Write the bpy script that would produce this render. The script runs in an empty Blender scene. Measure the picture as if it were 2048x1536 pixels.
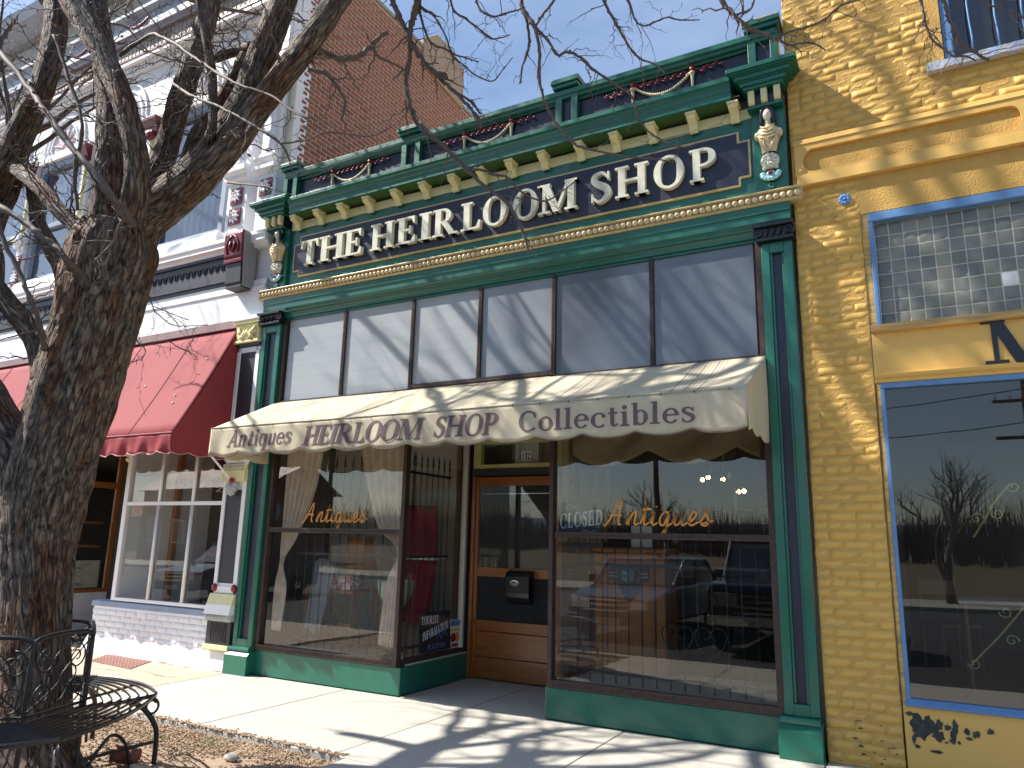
import bpy, bmesh, math, random
from math import sin, cos, pi, radians, sqrt, atan2
from mathutils import Vector, noise
random.seed(7)
R = random.random
def U(a, b): return a + (b - a) * random.random()

# ------------------------------------------------------------------ camera, sky, sun, exposure
scene = bpy.context.scene
col = scene.collection
cam_d = bpy.data.cameras.new('camera'); cam = bpy.data.objects.new('camera', cam_d); col.objects.link(cam)
yaw, pitch, roll = radians(-29.077), radians(12.1305), radians(1.3439)
fwd = Vector((sin(yaw)*cos(pitch), cos(yaw)*cos(pitch), sin(pitch)))
rt0 = Vector((cos(yaw), -sin(yaw), 0)); up0 = rt0.cross(fwd)
rt = rt0*cos(roll) + up0*sin(roll); up = -rt0*sin(roll) + up0*cos(roll)
from mathutils import Matrix
cam.matrix_world = Matrix(((rt.x, up.x, -fwd.x, 0.0), (rt.y, up.y, -fwd.y, -6.6), (rt.z, up.z, -fwd.z, 1.604), (0, 0, 0, 1)))
cam_d.sensor_width = 36; cam_d.lens = 1468.7/2048*36; cam_d.clip_end = 3000; cam_d.clip_start = .05
scene.camera = cam

SUN = Vector((-2.45, -1.0, 2.74)).normalized()            # towards the sun
world = bpy.data.worlds.new('World'); scene.world = world; world.use_nodes = True
wn = world.node_tree.nodes; wl = world.node_tree.links
bg = wn['Background']
sky = wn.new('ShaderNodeTexSky'); sky.sky_type = 'NISHITA'; sky.sun_disc = False
sky.sun_elevation = math.asin(SUN.z); sky.sun_rotation = atan2(SUN.x, SUN.y) % (2*pi)
sky.altitude = 100; sky.air_density = 1.0; sky.dust_density = .7; sky.ozone_density = 1.6
tc = wn.new('ShaderNodeTexCoord'); mp = wn.new('ShaderNodeMapping'); mp.inputs['Scale'].default_value = (1.2, 2.6, 3.2)
nz = wn.new('ShaderNodeTexNoise'); nz.inputs['Scale'].default_value = 2.2; nz.inputs['Detail'].default_value = 9; nz.inputs['Roughness'].default_value = .62
cr = wn.new('ShaderNodeValToRGB'); cr.color_ramp.elements[0].position = .40; cr.color_ramp.elements[0].color = (.01, .01, .01, 1); cr.color_ramp.elements[1].position = .85; cr.color_ramp.elements[1].color = (.13, .13, .13, 1)
mxw = wn.new('ShaderNodeMixRGB'); mxw.inputs[2].default_value = (9.5, 11, 13.5, 1)      # thin cirrus
wl.new(tc.outputs['Generated'], mp.inputs[0]); wl.new(mp.outputs[0], nz.inputs['Vector']); wl.new(nz.outputs['Fac'], cr.inputs[0])
wl.new(cr.outputs[0], mxw.inputs[0]); wl.new(sky.outputs[0], mxw.inputs[1]); wl.new(mxw.outputs[0], bg.inputs[0])
bg.inputs['Strength'].default_value = .105
sun_d = bpy.data.lights.new('sun', 'SUN'); sun_d.energy = 5.0; sun_d.angle = radians(.53); sun_d.color = (1.0, .955, .88)
sun = bpy.data.objects.new('sun', sun_d); col.objects.link(sun)
sun.rotation_euler = (-SUN).to_track_quat('-Z', 'Y').to_euler(); sun.location = (-20, -20, 30)
scene.view_settings.view_transform = 'Standard'; scene.view_settings.look = 'None'
scene.view_settings.exposure = .92; scene.view_settings.gamma = 1; scene.view_settings.use_curve_mapping = False
scene.cycles.max_bounces = 7; scene.cycles.transparent_max_bounces = 16; scene.cycles.glossy_bounces = 3
scene.cycles.caustics_reflective = False; scene.cycles.caustics_refractive = False; scene.cycles.use_denoising = True

# ------------------------------------------------------------------ materials
def mat(name, c, rough=.5, c2=None, scale=5, mix=.35, bump=0, bscale=40, metal=0, coat=0, spec=.5, rand=0, stretch=(1, 1, 1), trans=0, detail=6):
    m = bpy.data.materials.new(name); m.use_nodes = True
    n = m.node_tree.nodes; l = m.node_tree.links; b = n['Principled BSDF']
    b.inputs['Roughness'].default_value = rough; b.inputs['Metallic'].default_value = metal
    b.inputs['Specular IOR Level'].default_value = spec
    if coat: b.inputs['Coat Weight'].default_value = coat; b.inputs['Coat Roughness'].default_value = .15
    g = n.new('ShaderNodeNewGeometry'); mp = n.new('ShaderNodeMapping'); mp.inputs['Scale'].default_value = stretch
    l.new(g.outputs['Position'], mp.inputs[0])
    t = n.new('ShaderNodeTexNoise'); t.inputs['Scale'].default_value = scale; t.inputs['Detail'].default_value = detail; t.inputs['Roughness'].default_value = .6
    l.new(mp.outputs[0], t.inputs['Vector'])
    ramp = n.new('ShaderNodeValToRGB'); ramp.color_ramp.elements[0].position = .5-mix*.6; ramp.color_ramp.elements[1].position = .5+mix*.6
    if c2 is None: c2 = tuple(x*.78 for x in c)
    ramp.color_ramp.elements[0].color = (*c2, 1); ramp.color_ramp.elements[1].color = (*c, 1)
    l.new(t.outputs['Fac'], ramp.inputs[0]); out = ramp.outputs[0]
    if rand:
        oi = n.new('ShaderNodeObjectInfo'); hv = n.new('ShaderNodeHueSaturation')
        mr = n.new('ShaderNodeMapRange'); mr.inputs['To Min'].default_value = 1-rand; mr.inputs['To Max'].default_value = 1+rand
        l.new(oi.outputs['Random'], mr.inputs[0]); l.new(mr.outputs[0], hv.inputs['Value']); l.new(out, hv.inputs['Color']); out = hv.outputs[0]
    l.new(out, b.inputs['Base Color'])
    if bump:
        t2 = n.new('ShaderNodeTexNoise'); t2.inputs['Scale'].default_value = bscale; t2.inputs['Detail'].default_value = 5
        l.new(mp.outputs[0], t2.inputs['Vector'])
        bp = n.new('ShaderNodeBump'); bp.inputs['Strength'].default_value = min(1, bump*2); bp.inputs['Distance'].default_value = .004+.01*bump
        l.new(t2.outputs['Fac'], bp.inputs['Height']); l.new(bp.outputs[0], b.inputs['Normal'])
        m['bump'] = bp.name
    if trans:
        tr = n.new('ShaderNodeBsdfTranslucent'); l.new(out, tr.inputs['Color']); mx = n.new('ShaderNodeMixShader'); mx.inputs[0].default_value = trans
        l.new(b.outputs[0], mx.inputs[1]); l.new(tr.outputs[0], mx.inputs[2]); l.new(mx.outputs[0], n['Material Output'].inputs[0])
    return m
def glass(name, tint=(.97, .985, .98), ior=1.5, rough=0.0, dirt=.02, dirt_col=(.5, .5, .5), refl=1.0):
    m = bpy.data.materials.new(name); m.use_nodes = True; n = m.node_tree.nodes; l = m.node_tree.links
    n.remove(n['Principled BSDF'])
    tr = n.new('ShaderNodeBsdfTransparent'); tr.inputs[0].default_value = (*tint, 1)
    gl = n.new('ShaderNodeBsdfGlossy'); gl.inputs['Roughness'].default_value = rough; gl.inputs[0].default_value = (refl, refl, refl, 1)
    fr = n.new('ShaderNodeFresnel'); fr.inputs['IOR'].default_value = ior
    mul = n.new('ShaderNodeMath'); mul.operation = 'MULTIPLY'; mul.inputs[1].default_value = 2.0; mul.use_clamp = True
    gb = n.new('ShaderNodeNewGeometry'); sb = n.new('ShaderNodeMath'); sb.operation = 'SUBTRACT'; sb.inputs[0].default_value = 1; l.new(gb.outputs['Backfacing'], sb.inputs[1])
    m3 = n.new('ShaderNodeMath'); m3.operation = 'MULTIPLY'; l.new(fr.outputs[0], m3.inputs[0]); l.new(sb.outputs[0], m3.inputs[1]); l.new(m3.outputs[0], mul.inputs[0])
    mx = n.new('ShaderNodeMixShader'); l.new(mul.outputs[0], mx.inputs[0]); l.new(tr.outputs[0], mx.inputs[1]); l.new(gl.outputs[0], mx.inputs[2])
    df = n.new('ShaderNodeBsdfDiffuse'); df.inputs[0].default_value = (*dirt_col, 1)
    g = n.new('ShaderNodeNewGeometry'); t = n.new('ShaderNodeTexNoise'); t.inputs['Scale'].default_value = 1.7; t.inputs['Detail'].default_value = 7
    l.new(g.outputs['Position'], t.inputs['Vector'])
    mr = n.new('ShaderNodeMapRange'); mr.inputs['From Min'].default_value = .4; mr.inputs['From Max'].default_value = .8; mr.inputs['To Max'].default_value = dirt*2.2; mr.inputs['To Min'].default_value = dirt*.4
    l.new(t.outputs['Fac'], mr.inputs[0])
    m2 = n.new('ShaderNodeMixShader'); l.new(mr.outputs[0], m2.inputs[0]); l.new(mx.outputs[0], m2.inputs[1]); l.new(df.outputs[0], m2.inputs[2])
    l.new(m2.outputs[0], n['Material Output'].inputs[0])
    # old glass is never quite flat
    t3 = n.new('ShaderNodeTexNoise'); t3.inputs['Scale'].default_value = .9; t3.inputs['Detail'].default_value = 1
    l.new(g.outputs['Position'], t3.inputs['Vector'])
    bp = n.new('ShaderNodeBump'); bp.inputs['Strength'].default_value = .25; bp.inputs['Distance'].default_value = .012
    l.new(t3.outputs['Fac'], bp.inputs['Height']); l.new(bp.outputs[0], gl.inputs['Normal']); l.new(bp.outputs[0], fr.inputs['Normal'])
    return m
def emit(name, c, s):
    m = bpy.data.materials.new(name); m.use_nodes = True; n = m.node_tree.nodes; l = m.node_tree.links
    b = n['Principled BSDF']; b.inputs['Emission Color'].default_value = (*c, 1); b.inputs['Emission Strength'].default_value = s; b.inputs['Base Color'].default_value = (*c, 1)
    return m
GREEN = mat('green gloss paint', (.009, .145, .090), .34, (.006, .095, .066), 2.6, .45, .26, 11, coat=.3)
GREEN_D = mat('olive green soffit paint', (.035, .10, .022), .5, None, 4)
NAVY = mat('navy black paint', (.022, .024, .05), .35, (.014, .015, .032), 4, .5, .22, 22)
CREAM = mat('cream trim paint', (.80, .74, .40), .45, (.72, .65, .34), 6, .4, .05, 30)
LETTER = mat('cream sign letter paint', (.78, .76, .60), .4, None, 9, .3)
GOLD = mat('dull gold paint', (.66, .53, .27), .35, (.52, .40, .18), 14, .4, .06, 60, spec=.6)
GOLD_L = mat('pale gold paint', (.74, .62, .40), .3, (.55, .42, .24), 20, .4, .08, 50)
BROWN = mat('brown embossed metal', (.080, .050, .042), .42, (.042, .025, .021), 30, .3, .25, 120, metal=.3)
BLACKP = mat('black gloss paint', (.012, .012, .014), .3, None, 10, .3, .1, 40)
REDP = mat('dark red gloss paint', (.30, .012, .022), .3, None, 10, .3, .1, 50)
IVORY = mat('ivory paint', (.80, .78, .66), .4, None, 12, .3)
SKYBLUE = mat('pale blue paint', (.42, .68, .70), .35, (.30, .55, .58), 30, .4)
WHITE = mat('white house paint', (.90, .90, .915), .5, (.84, .845, .87), 2.2, .5, .12, 25)
WHITE_B = mat('white painted brick', (.82, .83, .86), .55, (.75, .76, .80), 6, .5, .3, 45, rand=.03)
GREYBLUE = mat('blue grey house paint', (.30, .36, .46), .55, None, 3)
SILL_B = mat('blue grey sill paint', (.36, .42, .56), .6, None, 5, .4, .1)
TAUPE = mat('taupe soffit boards', (.52, .48, .40), .6, None, 4)
CHAR = mat('charcoal paint', (.035, .033, .042), .5, None, 6, .4, .1)
MAROON = mat('maroon gloss paint', (.19, .012, .03), .3, None, 14, .4, .25, 60)
PINK = mat('faded pink paint', (.62, .33, .36), .5, None, 9)
YELLOW = mat('yellow wall paint', (.70, .42, .100), .62, (.64, .375, .085), 5, .5, .20, 38, rand=.045)
YELLOW_F = mat('yellow board paint', (.74, .455, .12), .55, (.67, .40, .10), 3, .5, .10, 16)
YELLOW_W = mat('worn yellow board', (.68, .425, .125), .7, (.33, .22, .10), 2.2, .22, .35, 9, stretch=(1, 6, 16))
MORTAR_Y = mat('yellow painted mortar', (.64, .375, .088), .7, (.48, .275, .065), 9, .5, .4, 60)
BLUE = mat('sky blue trim paint', (.13, .27, .50), .45, (.095, .20, .39), 8, .4, .15, 30)
BLUE_W = mat('weathered blue sill', (.30, .42, .66), .7, (.50, .46, .40), 9, .25, .4, 40)
REDBRICK = mat('red brick', (.38, .160, .095), .85, (.27, .105, .065), 16, .5, .4, 80, rand=.22)
MORTAR_R = mat('pale lime mortar', (.58, .44, .34), .9, None, 20, .4, .3)
STUCCO = mat('tan stucco', (.50, .38, .26), .85, None, 4, .4, .3, 30)
STONE = mat('grey stone coping', (.45, .42, .36), .85, (.30, .28, .22), 9, .5, .4, 30)
CLOTH_C = mat('cream awning canvas', (.76, .685, .51), .8, (.60, .52, .37), 2.2, .42, .30, 7, trans=.22, stretch=(1.6, 1, .7))
CLOTH_R = mat('red awning canvas', (.42, .060, .072), .75, (.34, .046, .056), 1.3, .5, .25, 6, trans=.28, stretch=(1.6, 1, .6))
CLOTH_RT = mat('red awning trim braid', (.66, .35, .33), .8, None, 8)
STRIPE = mat('grey woven stripe', (.36, .33, .32), .8, None, 20)
INK = mat('plum brown lettering ink', (.10, .060, .075), .7, (.16, .10, .11), 14, .4)
ORANGE = mat('orange gold window paint', (.85, .34, .05), .5, None, 20)
WOOD_D = mat('varnished oak door', (.40, .125, .022), .3, (.17, .05, .012), 7, .45, .12, 30, stretch=(3, 3, .35), coat=.4)
WOOD_H = mat('varnished oak rail', (.40, .125, .022), .3, (.17, .05, .012), 7, .45, .12, 30, stretch=(.35, 3, 6), coat=.4)
WOOD_I = mat('orange wood', (.42, .15, .035), .4, (.26, .085, .02), 8, .5, .1, 30, stretch=(4, 4, .6))
WOOD_DK = mat('dark interior wood', (.10, .055, .03), .5, None, 6, .4)
SCREEN = mat('dark door screen', (.018, .017, .018), .45, (.026, .025, .026), 160, .3, .5, 420)
IRON = mat('black wrought iron', (.018, .017, .02), .42, (.03, .027, .028), 30, .4, .2, 90, metal=.2)
BLACK_M = mat('black enamel', (.012, .013, .015), .22, None, 10)
CHROME = mat('polished metal', (.6, .6, .58), .18, None, 10, metal=1)
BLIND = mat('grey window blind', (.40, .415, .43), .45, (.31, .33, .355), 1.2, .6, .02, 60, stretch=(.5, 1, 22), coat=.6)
BLIND_D = [mat('mid grey pane', (.29, .31, .335), .3, (.19, .21, .24), 1.6, .6, coat=.8), mat('dark grey pane', (.15, .165, .19), .25, (.075, .085, .11), 1.6, .6, coat=.9)]  # darker base colours for the right end of the transom row
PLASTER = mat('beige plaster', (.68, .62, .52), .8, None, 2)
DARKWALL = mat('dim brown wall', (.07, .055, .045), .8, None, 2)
FLOOR_I = mat('worn display boards', (.58, .52, .42), .6, (.44, .38, .30), 4, .5, stretch=(1, 5, 1))
CURTAIN = mat('beige net curtain', (.88, .74, .62), .8, None, 8, .3, trans=.25)
SWAG = mat('tan swag cloth', (.52, .36, .20), .8, None, 8, .3, trans=.25)
REDCLOTH = mat('crimson cloth', (.42, .008, .045), .7, None, 6)
PRINT = mat('red and white print', (.74, .70, .68), .8, (.42, .04, .07), 26, .12)
LACE = mat('grey lace', (.34, .36, .40), .9, None, 30, .5, trans=.3)
CONC = mat('pale concrete', (.53, .50, .435), .85, (.45, .42, .365), 2.4, .6, .25, 110, rand=.03)
CONC_T = mat('tan old concrete', (.55, .45, .33), .88, (.46, .37, .27), 2.6, .6, .35, 70, rand=.04)
JOINT = mat('dark joint grit', (.17, .145, .115), .95, None, 20, .5)
SOIL = mat('brown soil', (.40, .29, .20), .95, (.26, .18, .12), 7, .5, .8, 60)
CHIP = mat('wood chips', (.50, .37, .25), .9, (.32, .22, .145), 35, .5)
ASPHALT = mat('asphalt', (.042, .042, .045), .9, (.03, .03, .032), 40, .5, .4, 150)
RUST = mat('rust red plate', (.36, .145, .115), .65, (.22, .12, .09), 7, .4, .3, 60)
PLATE_BLUE = mat('road line white', (.7, .7, .68), .8, None, 20)
CLAY = mat('broken red brick', (.30, .11, .06), .9, None, 20, .5, .5, 40)
TWIG = mat('grey brown twig bark', (.15, .115, .095), .7, (.085, .06, .048), 30, .5)
LEAF = mat('dry red brown leaf', (.40, .125, .045), .7, None, 30, trans=.3)
PEEL = mat('old blue black paint', (.012, .014, .017), .5, (.035, .048, .05), 18, .2, .3, 30)
PLAQUE = mat('white card', (.75, .75, .74), .6, None, 20)
CARD_BK = mat('chalkboard', (.02, .02, .024), .6, None, 10)
CHALK = mat('chalk white paint', (.88, .91, .94), .8, None, 30)
CHALK_B = mat('chalk blue paint', (.12, .22, .52), .8, None, 30)
G_WIN = glass('shop window glass', dirt=.007)
G_DIM = glass('dim shop window glass', (.84, .87, .87), dirt=.004)
G_CAR = glass('car glass', (.25, .28, .28), dirt=.0)
G_GREY = glass('upstairs window glass', (.6, .65, .7), dirt=.02)
BULB = emit('lit bulb', (1.0, .70, .28), 16)
GB = [mat('wavy glass block %d' % i, c, .22, tuple(x*.62 for x in c), 7, .5, .35, 9) for i, c in enumerate([(.23, .225, .185), (.195, .195, .165), (.265, .25, .20), (.165, .168, .15)])]
GB_LINE = mat('pale glass block bead', (.50, .50, .42), .5, None, 10)

# bark: grey plates, orange brown in the furrows
def bark():
    m = bpy.data.materials.new('honey locust bark'); m.use_nodes = True; n = m.node_tree.nodes; l = m.node_tree.links; b = n['Principled BSDF']
    a = n.new('ShaderNodeAttribute'); a.attribute_name = 'bk'
    uv = n.new('ShaderNodeUVMap'); mp = n.new('ShaderNodeMapping'); mp.inputs['Scale'].default_value = (1, .34, 1)
    l.new(uv.outputs[0], mp.inputs[0])
    t = n.new('ShaderNodeTexNoise'); t.inputs['Scale'].default_value = 30; t.inputs['Detail'].default_value = 8; t.inputs['Roughness'].default_value = .65; t.inputs['Distortion'].default_value = .6
    l.new(mp.outputs[0], t.inputs['Vector'])
    t2 = n.new('ShaderNodeTexNoise'); t2.inputs['Scale'].default_value = 3.5; t2.inputs['Detail'].default_value = 4
    l.new(mp.outputs[0], t2.inputs['Vector'])
    r1 = n.new('ShaderNodeValToRGB'); e = r1.color_ramp.elements; e[0].position = .36; e[0].color = (.020, .013, .009, 1); e[1].position = .64; e[1].color = (.29, .22, .168, 1)
    x = e.new(.47); x.color = (.135, .099, .073, 1)
    r2 = n.new('ShaderNodeValToRGB'); e = r2.color_ramp.elements; e[0].position = .38; e[0].color = (.050, .021, .011, 1); e[1].position = .66; e[1].color = (.27, .125, .064, 1)
    l.new(t.outputs['Fac'], r1.inputs[0]); l.new(t.outputs['Fac'], r2.inputs[0])
    r3 = n.new('ShaderNodeValToRGB'); e = r3.color_ramp.elements; e[0].position = .50; e[0].color = (0, 0, 0, 1); e[1].position = .60; e[1].color = (1, 1, 1, 1)
    l.new(t2.outputs['Fac'], r3.inputs[0])
    mx = n.new('ShaderNodeMixRGB'); l.new(r3.outputs[0], mx.inputs[0]); l.new(r1.outputs[0], mx.inputs[1]); l.new(r2.outputs[0], mx.inputs[2]); l.new(mx.outputs[0], b.inputs['Base Color'])
    # plates: cracks from a stretched cell pattern
    mpv = n.new('ShaderNodeMapping'); mpv.inputs['Scale'].default_value = (1, .26, 1); l.new(uv.outputs[0], mpv.inputs[0])
    dn = n.new('ShaderNodeTexNoise'); dn.inputs['Scale'].default_value = 9; dn.inputs['Detail'].default_value = 5; l.new(mpv.outputs[0], dn.inputs['Vector'])
    ad = n.new('ShaderNodeMixRGB'); ad.blend_type = 'LINEAR_LIGHT'; ad.inputs[0].default_value = .085; l.new(mpv.outputs[0], ad.inputs[1]); l.new(dn.outputs['Color'], ad.inputs[2])
    vo = n.new('ShaderNodeTexVoronoi'); vo.feature = 'DISTANCE_TO_EDGE'; vo.inputs['Scale'].default_value = 17; l.new(ad.outputs[0], vo.inputs['Vector'])
    rv_ = n.new('ShaderNodeValToRGB'); e = rv_.color_ramp.elements; e[0].position = .0; e[0].color = (.22, .22, .22, 1); e[1].position = .16; e[1].color = (1, 1, 1, 1); l.new(vo.outputs['Distance'], rv_.inputs[0])
    mu = n.new('ShaderNodeMixRGB'); mu.blend_type = 'MULTIPLY'; mu.inputs[0].default_value = .55; l.new(mx.outputs[0], mu.inputs[1]); l.new(rv_.outputs[0], mu.inputs[2]); l.new(mu.outputs[0], b.inputs['Base Color'])
    hs_ = n.new('ShaderNodeMath'); hs_.operation = 'MULTIPLY_ADD'; hs_.inputs[1].default_value = .45; l.new(t.outputs['Fac'], hs_.inputs[0]); l.new(rv_.outputs[0], hs_.inputs[2])
    bp = n.new('ShaderNodeBump'); bp.inputs['Strength'].default_value = 1; bp.inputs['Distance'].default_value = .022; l.new(hs_.outputs[0], bp.inputs['Height']); l.new(bp.outputs[0], b.inputs['Normal'])
    b.inputs['Roughness'].default_value = .75; b.inputs['Specular IOR Level'].default_value = .35
    return m
BARK = bark()

# ------------------------------------------------------------------ mesh builder
def wpos(o):
    p = Vector((0, 0, 0))
    while o is not None: p = p + Vector(o.location); o = o.parent
    return p
class M:
    def __init__(s): s.v = []; s.f = []
    def add(s, vs, fs):
        b = len(s.v); s.v += [tuple(v) for v in vs]; s.f += [tuple(i+b for i in f) for f in fs]; return s
    def box(s, x0, x1, y0, y1, z0, z1):
        return s.add([(x0, y0, z0), (x1, y0, z0), (x1, y1, z0), (x0, y1, z0), (x0, y0, z1), (x1, y0, z1), (x1, y1, z1), (x0, y1, z1)],
                     [(0, 3, 2, 1), (4, 5, 6, 7), (0, 1, 5, 4), (1, 2, 6, 5), (2, 3, 7, 6), (3, 0, 4, 7)])
    def prism(s, pts, ax, a, b):
        n = len(pts)
        def P(p, q): return (q, p[0], p[1]) if ax == 'x' else (p[0], q, p[1]) if ax == 'y' else (p[0], p[1], q)
        vs = [P(p, a) for p in pts] + [P(p, b) for p in pts]
        return s.add(vs, [tuple(range(n))[::-1], tuple(range(n, 2*n))] + [(i, (i+1) % n, n+(i+1) % n, n+i) for i in range(n)])
    def tube(s, path, r, n=8, cap=True, flat=None):
        path = [Vector(p) for p in path]; k = len(path)
        rr = r if isinstance(r, (list, tuple)) else [r]*k
        vs = []; ref = None
        for i, p in enumerate(path):
            t = (path[min(i+1, k-1)] - path[max(i-1, 0)])
            if t.length < 1e-9: t = Vector((0, 0, 1))
            t.normalize()
            if ref is None:
                ref = Vector((0, 0, 1)) if abs(t.z) < .9 else Vector((1, 0, 0))
                ref = (ref - t*ref.dot(t)).normalized()
            else:
                q = ref - t*ref.dot(t)
                ref = q.normalized() if q.length > 1e-6 else ref
            bi = t.cross(ref)
            for j in range(n):
                a = 2*pi*j/n
                vs.append(p + (ref*cos(a) + bi*sin(a)*(flat or 1))*rr[i])
        fs = [(i*n+j, i*n+(j+1) % n, (i+1)*n+(j+1) % n, (i+1)*n+j) for i in range(k-1) for j in range(n)]
        if cap: fs += [tuple(range(n))[::-1], tuple((k-1)*n+j for j in range(n))]
        return s.add(vs, fs)
    def lathe(s, prof, c, n=16, ax='z', a0=0, a1=2*pi):
        full = abs(a1-a0-2*pi) < 1e-6; m = n if full else n+1; vs = []
        for (r, h) in prof:
            for j in range(m):
                a = a0+(a1-a0)*j/n; u, w = r*cos(a), r*sin(a)
                vs.append((c[0]+u, c[1]+w, c[2]+h) if ax == 'z' else (c[0]+u, c[1]+h, c[2]+w) if ax == 'y' else (c[0]+h, c[1]+u, c[2]+w))
        fs = []
        for i in range(len(prof)-1):
            for j in range(n if full else n):
                j2 = (j+1) % m if full else j+1
                fs.append((i*m+j, i*m+j2, (i+1)*m+j2, (i+1)*m+j))
        return s.add(vs, fs)
    def ball(s, c, r, nu=10, nv=6):
        if not isinstance(r, (list, tuple)): r = (r, r, r)
        vs = [(c[0], c[1], c[2]-r[2])]
        for i in range(1, nv):
            t = pi*i/nv
            for j in range(nu):
                a = 2*pi*j/nu; vs.append((c[0]+r[0]*sin(t)*cos(a), c[1]+r[1]*sin(t)*sin(a), c[2]-r[2]*cos(t)))
        vs.append((c[0], c[1], c[2]+r[2])); L = len(vs)-1
        fs = [(0, 1+(j+1) % nu, 1+j) for j in range(nu)]
        for i in range(nv-2):
            for j in range(nu): fs.append((1+i*nu+j, 1+i*nu+(j+1) % nu, 1+(i+1)*nu+(j+1) % nu, 1+(i+1)*nu+j))
        fs += [(L, 1+(nv-2)*nu+j, 1+(nv-2)*nu+(j+1) % nu) for j in range(nu)]
        return s.add(vs, fs)
    def grid(s, fn, nu, nv):
        vs = [fn(i/nu, j/nv) for j in range(nv+1) for i in range(nu+1)]
        return s.add(vs, [(j*(nu+1)+i, j*(nu+1)+i+1, (j+1)*(nu+1)+i+1, (j+1)*(nu+1)+i) for j in range(nv) for i in range(nu)])
    def sheet(s, fn, nu, nv, th=.004, d=(0, 1, 0)):          # a cloth with thickness
        a = len(s.v); s.grid(fn, nu, nv); b = len(s.v); D = Vector(d)*th
        s.grid(lambda u, w: Vector(fn(u, w))+D, nu, nv); W = nu+1
        rim = [i for i in range(nu)] ; q = []
        for i in range(nu): q += [(i, i+1), (nv*W+i+1, nv*W+i)]
        for j in range(nv): q += [((j+1)*W, j*W), (j*W+nu, (j+1)*W+nu)]
        s.f += [(a+x, b+x, b+y, a+y) for x, y in q]; return s
    def mesh(s, name, m, smooth=False, recalc=True):
        me = bpy.data.meshes.new(name); me.from_pydata(s.v, [], s.f)
        if recalc and len(s.f) < 60000:
            bm = bmesh.new(); bm.from_mesh(me); bmesh.ops.recalc_face_normals(bm, faces=bm.faces); bm.to_mesh(me); bm.free()
        if smooth: me.polygons.foreach_set('use_smooth', [True]*len(me.polygons))
        me.materials.append(m); me.update(); return me
    def build(s, name, m, parent=None, smooth=False, bevel=0, kind=None, label=None, seg=2):
        me = s.mesh(name, m, smooth); o = bpy.data.objects.new(name, me); col.objects.link(o)
        if parent is not None: o.parent = parent; o.location = -wpos(parent)
        if bevel:
            b = o.modifiers.new('bevel', 'BEVEL'); b.width = bevel; b.segments = seg; b.limit_method = 'ANGLE'; b.angle_limit = radians(40)
        if kind: o['kind'] = kind
        if label: o['label'] = label
        return o
def smooth_by_angle(o, ang=40):
    o.data.polygons.foreach_set('use_smooth', [True]*len(o.data.polygons))
    o.data.set_sharp_from_angle(angle=radians(ang))
def empty(name, loc, label, cat, group=None):
    o = bpy.data.objects.new(name, None); col.objects.link(o); o.location = loc; o.empty_display_size = .1
    o['label'] = label; o['category'] = cat
    if group: o['group'] = group
    return o
def tag(o, label=None, cat=None, group=None, kind=None):
    for k, v in (('label', label), ('category', cat), ('group', group), ('kind', kind)):
        if v: o[k] = v
    return o
def inst(name, me, loc, parent=None, rot=None, scale=None):
    o = bpy.data.objects.new(name, me); col.objects.link(o)
    if parent is not None: o.parent = parent; o.location = Vector(loc) - wpos(parent)
    else: o.location = loc
    if rot: o.rotation_euler = rot
    if scale: o.scale = scale
    return o
def spline(pts, k=6):                                     # Catmull-Rom through points (any dimension)
    P = [tuple(p) for p in pts]; out = []
    for i in range(len(P)-1):
        a, b, c, d = P[max(i-1, 0)], P[i], P[i+1], P[min(i+2, len(P)-1)]
        for j in range(k):
            t = j/k
            out.append(tuple(.5*(2*b[q]+(c[q]-a[q])*t+(2*a[q]-5*b[q]+4*c[q]-d[q])*t*t+(3*b[q]-a[q]-3*c[q]+d[q])*t**3) for q in range(len(b))))
    out.append(P[-1]); return out
def spiral(c, r, turns, a0, ax='y', n=22, r_end=.15, sgn=1):
    pts = []
    for i in range(n+1):
        t = i/n; rad = r*(1-(1-r_end)*t); a = a0+sgn*turns*2*pi*t
        if ax == 'y': pts.append((c[0]+rad*cos(a), c[1], c[2]+rad*sin(a)))
        elif ax == 'x': pts.append((c[0], c[1]+rad*cos(a), c[2]+rad*sin(a)))
    return pts
# ------------------------------------------------------------------ lettering: serif glyphs as strips of (left, right) points, cap height 1
def V_(x, w, y0=0., y1=1.): return [((x-w/2, y0), (x+w/2, y0)), ((x-w/2, y1), (x+w/2, y1))]
def H_(x0, x1, y, h): return [((x0, y), (x0, y+h)), ((x1, y), (x1, y+h))]
def L_(x0, y0, x1, y1, w): return [((x0-w/2, y0), (x0+w/2, y0)), ((x1-w/2, y1), (x1+w/2, y1))]
def arc(cx, cy, rx, ry, a0, a1, thick, thin, n=22):
    out = []
    for i in range(n+1):
        a = radians(a0+(a1-a0)*i/n); w = thin+(thick-thin)*abs(cos(a))**1.4
        out.append(((cx+(rx-w)*cos(a), cy+(ry-min(w, thin*1.15))*sin(a)), (cx+rx*cos(a), cy+ry*sin(a))))
    return out
def path_strip(pts, ws, n=6):
    sp = spline([(p[0], p[1], w) for p, w in zip(pts, ws)], n); out = []
    for i, (x, y, w) in enumerate(sp):
        a = sp[max(i-1, 0)]; b = sp[min(i+1, len(sp)-1)]; dx, dy = b[0]-a[0], b[1]-a[1]; d = sqrt(dx*dx+dy*dy) or 1
        nx, ny = -dy/d*w/2, dx/d*w/2; out.append(((x+nx, y+ny), (x-nx, y-ny)))
    return out
T, t = .20, .075
SF = lambda x, y, hw=.19, h=.07: H_(x-hw, x+hw, y, h)
def stem(x, y0=0., y1=1., w=T, top=True, bot=True):
    o = [V_(x, w, y0, y1)]
    if bot: o.append(SF(x, y0))
    if top: o.append(SF(x, y1-.07))
    return o
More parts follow.
